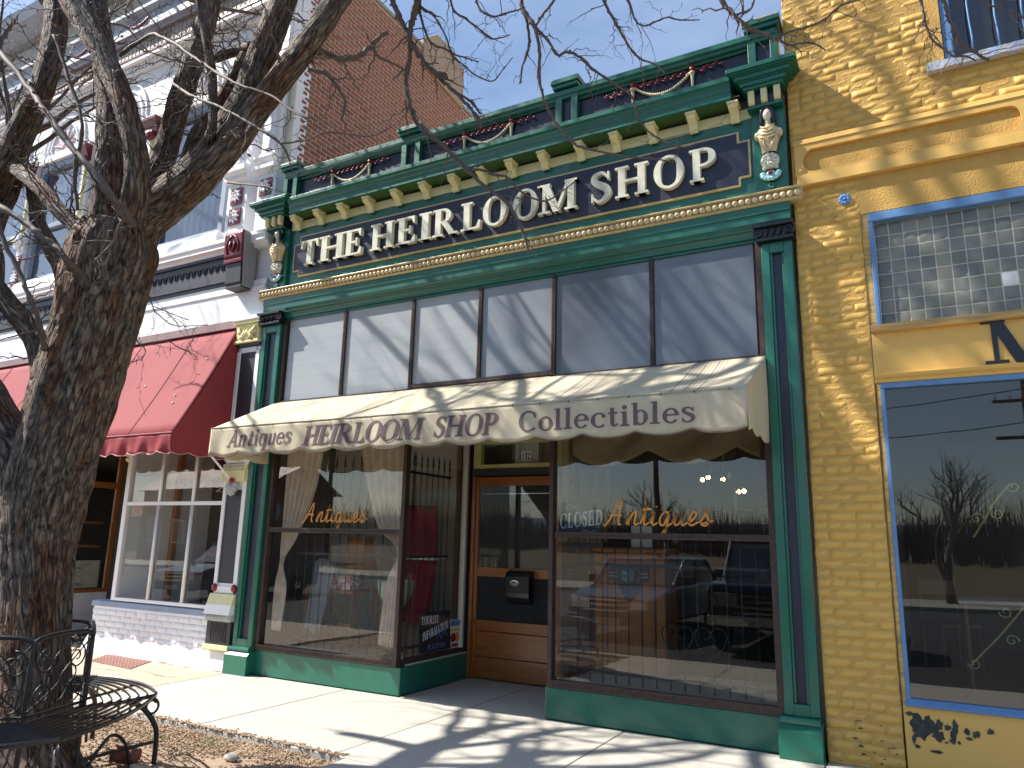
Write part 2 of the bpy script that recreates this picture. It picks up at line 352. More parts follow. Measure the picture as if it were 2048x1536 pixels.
S_STROKE = lambda k=1.: path_strip([(.54*k, .78), (.42*k, .93), (.30*k, .955), (.16*k, .88), (.15*k, .70), (.32*k, .56), (.50*k, .42), (.53*k, .22), (.38*k, .05), (.24*k, .04), (.09*k, .20)], [.07, .09, .10, .15, .19, .21, .21, .17, .10, .09, .07])
GL = {
 'T': (.80, stem(.40, top=False)+[H_(.02, .78, .92, .08), [((.02, .70), (.07, .70)), ((.02, .95), (.15, .95))], [((.73, .70), (.78, .70)), ((.65, .95), (.78, .95))]]),
 'H': (.98, stem(.21)+stem(.77)+[H_(.25, .73, .47, .085)]),
 'E': (.78, stem(.21)+[H_(.15, .68, .92, .08), H_(.15, .70, 0, .08), H_(.25, .50, .47, .08), [((.64, .72), (.68, .72)), ((.55, .95), (.68, .95))], [((.56, .03), (.71, .03)), ((.66, .28), (.71, .28))], V_(.51, .06, .36, .66)]),
 'F': (.74, stem(.21)+[H_(.15, .68, .92, .08), H_(.25, .50, .47, .08), [((.64, .72), (.68, .72)), ((.55, .95), (.68, .95))], V_(.51, .06, .36, .66)]),
 'I': (.42, stem(.21)),
 'L': (.74, stem(.21)+[H_(.15, .66, 0, .08), [((.52, .03), (.67, .03)), ((.62, .30), (.67, .30))]]),
 'R': (.94, stem(.21)+[arc(.36, .73, .32, .27, -90, 90, .19, .075), H_(.25, .38, .925, .075), H_(.25, .38, .46, .075), L_(.74, 0, .44, .48, .21), H_(.62, .92, 0, .07)]),
 'P': (.80, stem(.21)+[arc(.38, .715, .36, .285, -90, 90, .20, .075), H_(.25, .40, .925, .075), H_(.25, .40, .43, .075)]),
 'O': (.94, [arc(.47, .5, .45, .525, 0, 360, .21, .075, 40)]),
 'C': (.86, [arc(.48, .5, .46, .525, 42, 318, .21, .08, 34), [((.76, .66), (.82, .66)), ((.68, .88), (.82, .96))]]),
 'S': (.64, [S_STROKE(), V_(.555, .05, .70, .97), V_(.085, .05, .03, .30)]),
 'M': (1.24, stem(.19, w=.09)+stem(1.03)+[L_(.60, .0, .23, .97, .22), L_(.58, .0, .95, .97, .085), SF(.12, .93, .14), SF(1.08, .93, .14)]),
 'N': (1.0, stem(.18, w=.09)+stem(.82, w=.09, bot=False)+[L_(.80, .0, .20, .98, .22)]),
 'A': (.96, [L_(.16, 0, .48, 1., .09), L_(.78, 0, .46, 1., .22), H_(.28, .66, .30, .075), SF(.14, 0, .14), SF(.80, 0, .17)]),
 'D': (.90, stem(.21)+[arc(.36, .5, .50, .5, -90, 90, .20, .075), H_(.25, .38, .925, .075), H_(.25, .38, 0, .075)]),
 'U': (.96, [V_(.20, T, .34, 1), V_(.76, .09, .34, 1), SF(.20, .93), SF(.76, .93, .15), arc(.455, .36, .355, .375, 180, 360, .17, .08)]),
 'n': (.78, stem(.19, 0, .68, .17, top=False)+[SF(.60, 0, .17), V_(.60, .17, 0, .42), H_(.03, .19, .61, .06), path_strip([(.24, .50), (.36, .62), (.50, .64), (.60, .52), (.60, .40)], [.07, .10, .13, .17, .17])]),
 't': (.50, [V_(.22, .17, .14, .88), H_(.04, .46, .60, .07), path_strip([(.22, .18), (.26, .06), (.36, .045), (.46, .13)], [.17, .12, .09, .06])]),
 'i': (.40, stem(.19, 0, .68, .17, top=False)+[H_(.03, .19, .61, .06), arc(.19, .87, .105, .105, 0, 360, .1, .1, 14)]),
 'l': (.40, stem(.19, 0, 1.04, .17, top=False)+[H_(.03, .19, .97, .06)]),
 'q': (.76, [arc(.36, .34, .32, .35, 0, 360, .17, .07, 30), V_(.62, .17, -.30, .68), SF(.60, -.32, .18)]),
 'u': (.80, [V_(.19, .17, .22, .68), H_(.03, .19, .61, .06), V_(.60, .17, 0, .68), H_(.46, .60, .61, .06), H_(.60, .76, 0, .06), path_strip([(.19, .26), (.22, .08), (.34, .045), (.46, .08), (.58, .18)], [.17, .15, .11, .08, .07])]),
 'e': (.68, [arc(.35, .34, .33, .355, 0, 322, .18, .075, 28), H_(.17, .66, .34, .07)]),
 's': (.54, [[((a[0]*.86, a[1]*.70), (b[0]*.86, b[1]*.70)) for a, b in S_STROKE()], V_(.47, .05, .48, .68), V_(.08, .05, .01, .22)]),
 'o': (.72, [arc(.36, .34, .34, .36, 0, 360, .18, .07, 30)]),
 'c': (.66, [arc(.36, .34, .34, .36, 48, 318, .18, .075, 26), arc(.56, .52, .085, .085, 0, 360, .08, .08, 12)]),
 'b': (.76, [V_(.19, .17, 0, 1.04), H_(.03, .19, .97, .06), arc(.42, .34, .31, .355, -180, 180, .18, .07, 30)]),
}
def put_text(m, word, x0, x1, zfn, depth_fn, h, th=0., slant=0., gap=.05, wts=None, dstep=.0004):
    """word between x0 and x1 on a wall: strips at (x, z); th > 0 gives solid letters standing th proud"""
    gs = [GL[c] if c != ' ' else (.45, []) for c in word]
    tot = sum(g[0] for g in gs)+gap*(len(gs)-1); k = (x1-x0)/tot; cx = 0; spans = []
    n = 0
    for g in gs:
        for st in g[1]:
            n += 1; vs = []; fs = []
            sub = []
            for a, b in zip(st[:-1], st[1:]):                 # subdivide so print can follow cloth
                d = max(abs(a[0][0]-b[0][0]), abs(a[0][1]-b[0][1])); q = 1 if th else max(1, int(d*h/.03))
                for i in range(q):
                    s = i/q; sub.append(tuple((a[e][0]+(b[e][0]-a[e][0])*s, a[e][1]+(b[e][1]-a[e][1])*s) for e in (0, 1)))
            sub.append(st[-1])
            for (pa, pb) in sub:
                for p in (pa, pb):
                    x = x0+(cx+p[0]+slant*p[1])*k; z = zfn(x)+p[1]*h
                    y = depth_fn(x, z)-(n % 9)*dstep
                    vs.append((x, y, z))
                    if th: vs.append((x, y+th+(n % 9)*dstep, z))
            w = 4 if th else 2
            for i in range(len(sub)-1):
                a = i*w; b = (i+1)*w
                if th: fs += [(a, b, b+2, a+2), (a+1, a+3, b+3, b+1), (a, a+1, b+1, b), (a+2, b+2, b+3, a+3)]
                else: fs.append((a, b, b+1, a+1))
            if th: fs += [(0, 2, 3, 1), (len(vs)-4, len(vs)-3, len(vs)-1, len(vs)-2)]
            m.add(vs, fs)
        cx += g[0]+gap
    return m
# joined-up script, one pen path per letter in a slanted unit cell
SCRIPT = {
 'A': (.95, [[(0, .02), (.10, .0), (.30, .38), (.52, .98), (.58, 1.02), (.60, .9), (.60, .3), (.64, .05), (.74, .03)], [(.22, .36), (.46, .42), (.70, .40)]]),
 'n': (.56, [[(0, .04), (.06, .30), (.10, .55), (.08, .0)], [(.09, .2), (.22, .50), (.33, .52), (.32, .15), (.38, .02), (.50, .10)]]),
 't': (.40, [[(0, .06), (.12, .5), (.18, .95), (.14, .2), (.18, .02), (.34, .12)], [(.02, .62), (.18, .66), (.36, .66)]]),
 'i': (.32, [[(0, .08), (.10, .54), (.08, .12), (.14, .02), (.28, .12)], [(.14, .74), (.16, .78)]]),
 'q': (.56, [[(.34, .50), (.18, .54), (.04, .30), (.08, .06), (.22, .04), (.36, .46), (.33, .0), (.30, -.36), (.22, -.44), (.20, -.30), (.38, -.02), (.52, .10)]]),
 'u': (.54, [[(0, .10), (.08, .54), (.06, .14), (.14, .02), (.28, .16), (.36, .54), (.33, .14), (.40, .02), (.52, .12)]]),
 'e': (.46, [[(0, .10), (.20, .24), (.30, .44), (.22, .56), (.10, .42), (.08, .14), (.18, .02), (.42, .16)]]),
 's': (.50, [[(0, .12), (.14, .36), (.20, .60), (.24, .40), (.34, .18), (.26, .02), (.08, .06), (.20, .12), (.50, .20)]]),
}
def script_text(m, word, x0, x1, z0, h, y, r):
    tot = sum(SCRIPT[c][0] for c in word); k = (x1-x0)/(tot+.12); cx = 0; n = 0
    for c in word:
        for p in SCRIPT[c][1]:
            sp = spline([(a, b) for a, b in p], 7); n += 1
            st = path_strip(p, [r*2/h]*len(p), 7); vs = []
            for (pa, pb) in st:
                for q in (pa, pb): vs.append((x0+(cx+q[0]+.16*q[1])*k, y-n*.0003, z0+q[1]*h))
            m.add(vs, [(2*i, 2*i+2, 2*i+3, 2*i+1) for i in range(len(st)-1)])
        cx += SCRIPT[c][0]
    return m
def text_obj(name, body, loc, size, m, parent, rot=(pi/2, 0, 0), bold=0.0, align='LEFT'):
    cu = bpy.data.curves.new(name, 'FONT'); cu.body = body; cu.size = size; cu.offset = bold; cu.extrude = .0006; cu.align_x = align
    o = bpy.data.objects.new(name, cu)
    dg = None; col.objects.link(o); bpy.context.view_layer.update(); dg = bpy.context.evaluated_depsgraph_get()
    me = bpy.data.meshes.new_from_object(o.evaluated_get(dg)); bpy.data.objects.remove(o)
    me.materials.clear(); me.materials.append(m)
    o = bpy.data.objects.new(name, me); col.objects.link(o); o.rotation_euler = rot
    o.parent = parent; o.location = Vector(loc)-(wpos(parent) if parent else Vector((0, 0, 0)))
    return o
# ================================================================== THE SETTING
walk = bpy.data.objects.new('sidewalk', None); col.objects.link(walk); walk['kind'] = 'structure'
M().box(-24, 9, -4.3, 1.36, -.30, -.09).build('bedding', JOINT, walk)
WELL = (-8.6, -3.93, -1.97)                                     # x0, x1, y of the edge of the tree bed
def slab(x0, x1, y0, y1, m, g=.006):
    n = max(2, int((x1-x0)/.35)); k = max(2, int((y1-y0)/.35)); mm = M()
    mm.box(x0+g, x1-g, y0+g, y1-g, -.12, U(-.003, .001))
    return mm.build('slab', m, walk, bevel=.006, seg=2)
xs = [-7.40, -5.64, -4.07, -2.45, -.80, .85, 2.5, 4.2, 5.8, 7.4, 9]
for a, b in zip(xs[:-1], xs[1:]):
    slab(a, b, -1.97, .0, CONC)
    if b > -3.9: slab(max(a, -3.93), b, -4.15, -1.97, CONC)
slab(-4.93, -4.07, 0, 1.36, CONC); slab(-4.07, -3.22, 0, 1.36, CONC)
ox = [-24, -22, -20, -18, -16, -14.2, -12.4, -10.6, -9.1, -7.40]
for a, b in zip(ox[:-1], ox[1:]):
    slab(a, b, -1.97, -.85, CONC_T); slab(a, b, -.85, .06, CONC_T)
slab(-12.3, -10.35, .06, 1.36, CONC_T)
slab(-24, -8.6, -4.15, -1.97, CONC_T)
crk = M()
for pts in ([(-7.62, -.62), (-7.9, -.66), (-8.2, -.60), (-8.5, -.74), (-8.9, -.80), (-9.5, -1.0)], [(-8.2, -.60), (-8.12, -.35), (-8.05, .0)], [(-6.9, -.05), (-6.7, -.7), (-6.75, -1.4), (-6.5, -1.95)]):
    sp = [(x+U(-.015, .015), y+U(-.015, .015)) for x, y in spline(pts, 7)]
    for i, (a, b) in enumerate(zip(sp[:-1], sp[1:])):
        d = Vector((b[0]-a[0], b[1]-a[1], 0)); nrm = Vector((-d.y, d.x, 0)).normalized()*U(.002, .007) if pts[0][0] < -7 else Vector((-d.y, d.x, 0)).normalized()*.0018
        crk.add([(a[0]-nrm.x, a[1]-nrm.y, .0042), (b[0]-nrm.x, b[1]-nrm.y, .0042), (b[0]+nrm.x, b[1]+nrm.y, .0042), (a[0]+nrm.x, a[1]+nrm.y, .0042)], [(0, 1, 2, 3)])
crk.build('crack', JOINT, walk)
kerb = M().box(-60, 40, -4.3, -4.15, -.3, .0).build('kerb', CONC, bevel=.02); kerb['kind'] = 'structure'
road = M().box(-300, 300, -500, -4.3, -.5, -.13).build('road', ASPHALT); road['kind'] = 'structure'
gnd = M().box(-600, 600, -900, 400, -1.2, -.52).build('ground', SOIL); gnd['kind'] = 'structure'
# tree bed: soil with wood chips
sm = M()
def soil_z(x, y): return -.035+.035*noise.noise(Vector((x*1.7, y*1.7, 3)))+.014*noise.noise(Vector((x*9, y*9, 1)))
sm.grid(lambda u, w: (-8.6+4.67*u, -4.15+2.18*w, soil_z(-8.6+4.67*u, -4.15+2.18*w)-(.05 if min(u, 1-u)*4.67 < .03 or min(w, 1-w)*2.18 < .03 else 0)), 90, 50)
bed = sm.build('tree_bed', SOIL, smooth=True); bed['kind'] = 'structure'
cm = M()
def chip(x, y, z, L, W, a, tilt):
    c, s = cos(a), sin(a); h = U(.003, .006); pts = []
    for (i, j) in ((-1, -1), (1, -1), (.8, 1), (-.9, .8)):
        px, py = i*L/2, j*W/2; pts.append((x+px*c-py*s, y+px*s+py*c, z+px*tilt))
    b = len(cm.v); cm.v += [(p[0], p[1], p[2]+h) for p in pts]+[(p[0], p[1], p[2]-.004) for p in pts]
    cm.f += [tuple(q+b for q in f) for f in ((0, 1, 2, 3), (0, 4, 5, 1), (1, 5, 6, 2), (2, 6, 7, 3), (3, 7, 4, 0))]
for i in range(11000):
    x = U(-7.0, -3.95); y = -1.99-abs(random.gauss(0, .28)) if R() < .6 else U(-3.4, -1.99)
    if R() > .5+.9*noise.noise(Vector((x*2.2, y*2.2, 9))) and y < -2.3: continue
    chip(x, y, soil_z(x, y)+U(.0, .012), U(.010, .032), U(.005, .012), U(0, 6.3), U(-.5, .5))
for i in range(500): chip(U(-6.4, -3.95), -1.97+abs(random.gauss(0, .035)), .006, U(.01, .035), U(.006, .012), U(0, 6.3), U(-.2, .2))
cm.build('wood_chips', CHIP)['kind'] = 'stuff'
gm = M()
for i in range(240):
    cx, cy = random.choice([(-5.25, -2.12), (-5.1, -2.2), (-5.6, -2.3)]); x, y = random.gauss(cx, .06), min(-2, random.gauss(cy, .05)); a = U(0, 6.3); L = U(.02, .06); z = soil_z(x, y)
    gm.add([(x-.003, y, z), (x+.003, y, z), (x+L*.6*cos(a), y+L*.6*sin(a), z+L)], [(0, 1, 2)])
gm.build('grass_tufts', mat('thin green grass', (.10, .14, .03), .7, None, 20))['kind'] = 'stuff'
hp = []
for i in range(81):
    x = -900+i*22.5; hp.append((x, 22+22*abs(noise.noise(Vector((x*.004, 2, 0))))+6*noise.noise(Vector((x*.015, 7, 0)))))
hm = M(); n = len(hp)
hm.add([(x, -620, -.6) for x, h in hp]+[(x, -760, h) for x, h in hp]+[(x, -900, -.6) for x, h in hp], [(i, i+1, n+i+1, n+i) for i in range(n-1)]+[(n+i, n+i+1, 2*n+i+1, 2*n+i) for i in range(n-1)])
hm.build('hills', mat('blue distant hills', (.06, .085, .16), .9, None, .05), smooth=True)['kind'] = 'structure'

# ================================================================== THE HEIRLOOM SHOP
XL, XR = -7.43, -.80
shop = empty('antique_shop', (-4.1, 0, 0), 'one storey shop with carved dark green and navy front between white and yellow buildings', 'shop')
P = shop
M().box(XL+.02, XR-.02, 6.0, 6.2, 0, 5.9).box(XL+.02, XL+.2, 1.5, 6, 0, 5.9).box(XR-.2, XR-.02, .3, 6, 0, 5.9).build('shell_wall', PLASTER, P)
M().box(XL+.2, XR-.2, .0, 6.0, 4.42, 4.5).build('ceiling', PLASTER, P)
M().box(XL+.02, XR-.02, .12, 6.2, 5.86, 5.96).build('roof', STONE, P)
M().box(XL+.2, XR-.2, 1.5, 6.0, -.02, .05).build('shop_floor', WOOD_DK, P)
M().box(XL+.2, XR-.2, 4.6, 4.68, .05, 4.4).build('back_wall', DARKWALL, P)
M().box(XL+.2, -5.6, 1.95, 2.0, .05, 4.4).build('partition', PLASTER, P)
# bulkheads
for (x0, x1, rx0, rx1) in ((-7.08, -4.93, -5.06, -4.932), (-3.24, -1.10, -3.238, -3.10)):
    M().box(x0, x1, .0, .13, 0, .285).build('bulkhead', GREEN, P, bevel=.01)
    M().box(rx0, rx1, .13, 1.36, 0, .285).build('bulkhead', GREEN, P, bevel=.008)
    M().box(x0+.02, x1-.02, .13, 1.36, .26, .30).build('display_floor', FLOOR_I, P)
# base drips: thin mould under the sill
def keyband(m, x0, x1, z0, z1, y, step=.026, vertical=False):     # stamped fret pattern, raised hooks
    n = int(((z1-z0) if vertical else (x1-x0))/step)
    for i in range(n):
        if vertical:
            z = z0+i*step; w = x1-x0
            m.box(x0+.12*w, x1-.12*w, y-.003, y+.002, z+.1*step, z+.28*step).box(x0+.12*w, x0+.3*w, y-.003, y+.002, z+.28*step, z+.8*step).box(x0+.45*w, x0+.62*w, y-.003, y+.002, z+.45*step, z+.9*step)
        else:
            x = x0+i*step; h = z1-z0
            m.box(x+.1*step, x+.28*step, y-.003, y+.002, z0+.15*h, z1-.15*h).box(x+.28*step, x+.8*step, y-.003, y+.002, z1-.32*h, z1-.15*h).box(x+.5*step, x+.68*step, y-.003, y+.002, z0+.15*h, z0+.55*h)
def show_window(x0, x1, ret, lab):
    GW = G_WIN if ret == 'r' else G_DIM
    w = empty('display_window', ((x0+x1)/2, 0, .3), None, None); del w['label']; del w['category']
    w.parent = P; w.location = Vector(((x0+x1)/2, 0, .3))-wpos(P)
    M().box(x0+.05, x1-.04, .03, .042, .35, 3.24).build('glass', GW, w)
    f = M().box(x0, x1, -.022, .05, .287, .352); keyband(f, x0+.05, x1-.05, .292, .347, -.022); f.build('sill', BROWN, w)
    f = M().box(x0+.06, x1-.045, -.012, .05, 1.655, 1.71); keyband(f, x0+.08, x1-.06, 1.66, 1.705, -.012); f.build('mid_rail', BROWN, w)
    f = M().box(x0, x0+.06, -.018, .05, .353, 4.35) if ret == 'r' else M().box(x0, x0+.042, -.02, .06, .353, 3.3)
    f.build('frame_post', BROWN, w)
    f = M().box(x1-.045, x1, -.02, .06, .353, 3.3) if ret == 'r' else M().box(x1-.056, x1, -.018, .05, .353, 4.35)
    f.build('frame_post', BROWN, w)
    M().box(x0, x1, -.02, .06, 3.2, 3.28).build('head_rail', BROWN, w)
    xr = x1-.03 if ret == 'r' else x0+.03
    M().box(xr-.006, xr+.006, .06, 1.26, .35, 3.2).build('return_glass', G_WIN, w)
    M().box(xr-.03, xr+.03, .062, 1.30, .287, .352).build('return_rail', BROWN, w); M().box(xr-.03, xr+.03, .062, 1.30, 3.14, 3.2).build('return_rail', BROWN, w)
    M().box(xr-.035, xr+.035, 1.24, 1.275, .352, 3.14).build('return_post', PLASTER if ret == 'r' else BROWN, w)
    M().box(xr-.04, xr+.045, 1.277, 1.40, 0, 3.2).build('door_post', CHAR, w)
    return w
wl_ = show_window(-7.08, -4.975, 'r', '')
wr_ = show_window(-3.21, -1.091, 'l', '')
script_text(M(), 'Antiques', -6.52, -5.50, 1.78, .215, .0285, .0085).build('painted_lettering', ORANGE, wl_, label='orange script word Antiques on the left window')
script_text(M(), 'Antiques', -2.66, -1.60, 1.78, .225, .0285, .0085).build('painted_lettering', ORANGE, wr_, label='orange script word Antiques on the right window')
# recess ceiling and header over the glass
M().box(-4.97, -3.2, .02, 1.5, 3.2, 3.28).build('entry_ceiling', WOOD_DK, P)
M().box(-4.98, -3.2, -.01, .10, 3.285, 3.33).build('header', BROWN, P)
# transom lights: six opaque panes with stamped bars, the right three in darker greys
tb = [-7.02, -6.045, -5.01, -4.095, -3.195, -2.14, -1.15]
for i, (a, b) in enumerate(zip(tb[:-1], tb[1:])):
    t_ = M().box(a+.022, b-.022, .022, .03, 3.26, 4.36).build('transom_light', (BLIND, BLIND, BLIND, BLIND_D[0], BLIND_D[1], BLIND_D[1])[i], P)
    if i:
        f = M().box(a-.020, a+.020, -.006, .06, 3.29, 4.37); keyband(f, a-.019, a+.019, 3.30, 4.36, -.006, .03, True); f.build('stamped_bar', BROWN, P)
M().box(-7.08, -1.09, .0, .07, 4.352, 4.44).build('transom_head', GREEN, P)
# ---- door
door = empty('shop_door', (-4.3, 1.35, 0), None, None); del door['label']; del door['category']; door.parent = P; door.location = Vector((-4.3, 1.35, 0))-wpos(P)
y0 = 1.33
M().box(-4.885, -4.84, y0, y0+.045, .02, 2.39).box(-4.84, -4.835, y0+.01, y0+.04, .68, 2.28).build('stile', WOOD_D, door, bevel=.004)
M().box(-4.935, -4.888, y0-.02, y0+.06, 0, 2.40).build('jamb', WOOD_D, door, bevel=.003)
M().box(-3.78, -3.69, y0, y0+.045, .02, 2.39).build('stile', WOOD_D, door, bevel=.004)
M().box(-4.838, -3.782, y0+.002, y0+.043, 2.278, 2.388).build('top_rail', WOOD_H, door, bevel=.004)
M().box(-4.838, -3.782, y0+.002, y0+.043, 1.185, 1.295).build('lock_rail', WOOD_H, door, bevel=.004)
for z0, z1 in ((.555, .678), (.262, .548), (.02, .255)): M().box(-4.838, -3.782, y0+(.004 if z0 > .5 else .009), y0+.04, z0, z1).build('board', WOOD_H, door, bevel=.005)
M().box(-4.83, -3.79, y0+.018, y0+.024, .678, 1.186).build('screen', SCREEN, door)
M().box(-4.83, -3.79, y0+.018, y0+.024, 1.294, 2.279).build('screen', SCREEN, door)
M().box(-4.83, -3.79, y0+.006, y0+.010, 1.297, 2.276).build('storm_glass', G_WIN, door)
M().box(-4.81, -3.80, y0+.012, y0+.017, 2.175, 2.187).build('stay_rod', CHROME, door)
M().box(-3.688, -3.24, 1.31, 1.42, 0, 3.2).build('side_panel', CHAR, P)
M().box(-4.94, -3.688, 1.30, 1.42, 2.402, 2.488).build('door_header', CHAR, P)
tr = M().box(-4.93, -3.69, 1.315, 1.40, 2.49, 2.545).box(-4.93, -3.69, 1.315, 1.40, 2.80, 2.87).box(-4.93, -4.825, 1.315, 1.40, 2.546, 2.799).box(-3.76, -3.69, 1.315, 1.40, 2.546, 2.799).build('door_transom', mat('olive cream paint', (.62, .60, .26), .5), P, bevel=.003)
M().box(-4.825, -3.76, 1.36, 1.366, 2.545, 2.80).build('glass', G_WIN, tr)
M().box(-4.93, -3.69, 1.40, 1.44, 2.87, 3.2).build('over_panel', CHAR, P)
mm = M()
for x in (-4.66, -4.52, -4.36, -4.19, -4.03): mm.box(x, x+.012, 1.375, 1.387, 2.546, 2.799)
mm.build('muntin', IRON, tr)
nb = M().box(-4.262, -4.135, 1.352, 1.358, 2.585, 2.70).build('number_plate', PLAQUE); tag(nb, 'small white plate with black house number 132 over the door', 'number plate')
text_obj('number', '132', (-4.255, 1.3505, 2.597), .118, BLACKP, nb, bold=.002).scale = (.62, 1, 1)
M().box(-4.36, -4.04, 1.37, 1.374, 2.55, 2.795).build('grey_card', BLIND, tr)
# ---- pilasters
def pilaster(xa, xb, side):
    p = empty('pilaster', ((xa+xb)/2, -.05, 0), None, None); del p['label']; del p['category']; p.parent = P; p.location = Vector(((xa+xb)/2, -.05, 0))-wpos(P)
    bx0, bx1 = xa-.045, xb+.015
    M().prism([(-.13, 0), (-.125, .215), (-.085, .255), (-.085, .262), (.02, .262), (.02, 0)], 'x', bx0, bx1).build('base', GREEN, p, bevel=.006)
    M().prism([(-.10, .264), (-.108, .285), (-.10, .305), (-.07, .312), (.0, .312), (.0, .264)], 'x', bx0+.015, bx1-.012).build('base_mould', GREEN, p)
    w = xb-xa; e = .072
    M().box(xa, xa+e, -.06, .02, .314, 4.30).build('stile', GREEN, p, bevel=.006)
    M().box(xb-e, xb, -.06, .02, .314, 4.30).build('stile', GREEN, p, bevel=.006)
    M().box(xa+e, xb-e, -.058, .02, .314, .40).build('rail', GREEN, p, bevel=.004); M().box(xa+e, xb-e, -.058, .02, 4.20, 4.30).build('rail', GREEN, p, bevel=.004)
    M().prism([(-.055, 0), (-.03, .03), (.0, .03), (.0, 0)], 'x', 0, 1)
    M().box(xa+e, xa+e+.022, -.040, .01, .40, 4.20).box(xb-e-.022, xb-e, -.040, .01, .40, 4.20).build('panel_mould', GREEN, p, bevel=.004)
    M().box(xa+e+.022, xb-e-.022, -.012, .0, .40, 4.20).build('panel', NAVY, p)
    bm_ = M()
    for z in (4.02, 3.3, 2.9, 2.15, 1.1): bm_.ball(((xa+xb)/2+U(-.01, .01), -.013, z), (.008, .006, .008), 8, 5)
    bm_.build('bolt_head', BROWN, p)
    c = M().box(xa-.03, xb+.02, -.12, .02, 4.302, 4.325).box(xa-.015, xb+.005, -.10, .02, 4.325, 4.43).box(xa-.05, xb+.03, -.14, .02, 4.43, 4.462)
    for x, s in ((xa-.005, 1), (xb-.005, -1)):
        c.tube(spiral((x, -.112, 4.39), .05, 1.6, pi/2, sgn=s), .010, 6)
        c.lathe([(.0, -.0), (.032, 0), (.04, .02), (.032, .13), (0, .13)], (x, -.11, 4.385), 12, 'y')
    for i in range(4): c.tube([(xa+.05+i*w/4.6, -.105, 4.335), (xa+.05+i*w/4.6+.015, -.118, 4.37), (xa+.05+i*w/4.6+.04, -.105, 4.41)], [.010, .014, .004], 6)
    c.build('capital', BLACKP, p, bevel=.003)
    return p
pilaster(-7.41, -7.085, 'l'); pilaster(-1.088, -.822, 'r')
# ---- entablature steps, beaded moulding
st = M().prism([(.06, 4.44), (-.035, 4.44), (-.05, 4.455), (-.05, 4.475), (-.075, 4.50), (-.075, 4.575), (-.088, 4.58), (-.088, 4.655), (.06, 4.655)], 'x', -7.42, -.815)
st.build('architrave', GREEN, P, bevel=.004)
st = M().prism([(.06, 4.38), (-.02, 4.38), (-.02, 4.405), (-.045, 4.438), (.06, 4.438)], 'x', -7.08, -1.09); st.build('architrave_mould', GREEN, P)
mo = M().prism([(.04, 4.657), (-.10, 4.657), (-.118, 4.672), (-.095, 4.682), (-.095, 4.75), (-.135, 4.762), (-.135, 4.775), (.04, 4.778)], 'x', -7.50, -.705).build('beaded_moulding', GOLD, P, bevel=.003)
bead = M().ball((0, 0, 0), (.0305, .030, .032), 10, 6).mesh('bead', GOLD_L, True)
nbd = 112
for i in range(nbd): inst('bead', bead, (-7.465+i*(6.72/(nbd-1)), -.103, 4.717), mo)
# ---- frieze and sign board
M().box(-7.10, -1.10, -.01, .12, 4.779, 5.60).build('frieze', GREEN, P)
Z0, Z1, Z2, Z3 = 4.94, 5.02, 5.36, 5.465; A0, A1, A2, A3 = -6.975, -6.875, -1.262, -1.162
def plus(x0, x1, x2, x3, z0, z1, z2, z3, d=0): return [(x1-d, z0-d), (x2+d, z0-d), (x2+d, z1-d), (x3+d, z1-d), (x3+d, z2+d), (x2+d, z2+d), (x2+d, z3+d), (x1-d, z3+d), (x1-d, z2+d), (x0-d, z2+d), (x0-d, z1-d), (x1-d, z1-d)]
M().prism(plus(A0, A1, A2, A3, Z0, Z1, Z2, Z3, .022), 'y', -.033, .0).build('sign_border', GOLD, P, bevel=.006)
sign = M().prism(plus(A0, A1, A2, A3, Z0, Z1, Z2, Z3), 'y', -.037, -.005).build('sign_board', NAVY, P)
LX = [('T', -6.822, -6.505), ('H', -6.509, -6.054), ('E', -6.087, -5.764), ('H', -5.662, -5.282), ('E', -5.27, -4.945), ('I', -4.938, -4.737), ('R', -4.737, -4.369), ('L', -4.348, -4.048), ('O', -4.054, -3.732), ('O', -3.669, -3.355), ('M', -3.357, -2.884), ('S', -2.759, -2.512), ('H', -2.484, -2.112), ('O', -2.077, -1.752), ('P', -1.717, -1.427)]
for c, a, b in LX:
    lo = put_text(M(), c, a+.004, b-.004, lambda x: 5.033, lambda x, z: -.092, .338, th=.055).build('letter', LETTER, sign, label='raised cream letter ' + c)
    bm_ = M()
    for q in range(3): bm_.ball((U(a+.08, b-.08), -.095, U(5.08, 5.3)), (.005, .004, .005), 6, 4)
# ---- cream band, brackets, cornice
M().box(-7.08, -1.095, -.025, .05, 5.602, 5.708).build('cream_band', CREAM, P, bevel=.004)
M().box(-7.08, -1.095, -.01, .05, 5.71, 5.80).build('shadow_board', BROWN, P)
br = M().prism([(-.17, 5.715), (-.175, 5.69), (-.165, 5.672), (-.14, 5.666), (-.12, 5.655), (-.085, 5.645), (-.072, 5.60), (-.055, 5.572), (-.03, 5.575), (-.03, 5.715)], 'x', -.042, .042)
brm = br.mesh('bracket', CREAM)
caps = M().box(-.052, .052, -.185, -.03, 5.716, 5.735).mesh('bracket_cap', CREAM)
for x in (-6.93, -6.53, -6.13, -5.71, -5.28, -4.86, -4.45, -4.07, -3.69, -3.29, -2.86, -2.46, -2.07, -1.66, -1.26):
    o = inst('bracket', brm, (x, 0, 0), P); inst('bracket_cap', caps, (x, 0, 0), o)
cornice_prof = [(.05, 5.737), (-.185, 5.737), (-.185, 5.742), (-.20, 5.75), (-.20, 5.82), (-.215, 5.828), (-.215, 5.872), (-.235, 5.885), (-.25, 5.91), (-.25, 5.955), (.05, 5.975)]
M().prism([(.05, 5.737), (-.185, 5.737), (-.185, 5.745), (.05, 5.745)], 'x', -6.975, -1.265).build('soffit', GREEN_D, P)
M().prism([(y, max(z, 5.7455)) for y, z in cornice_prof], 'x', -6.975, -1.265).build('cornice', GREEN, P, bevel=.002)
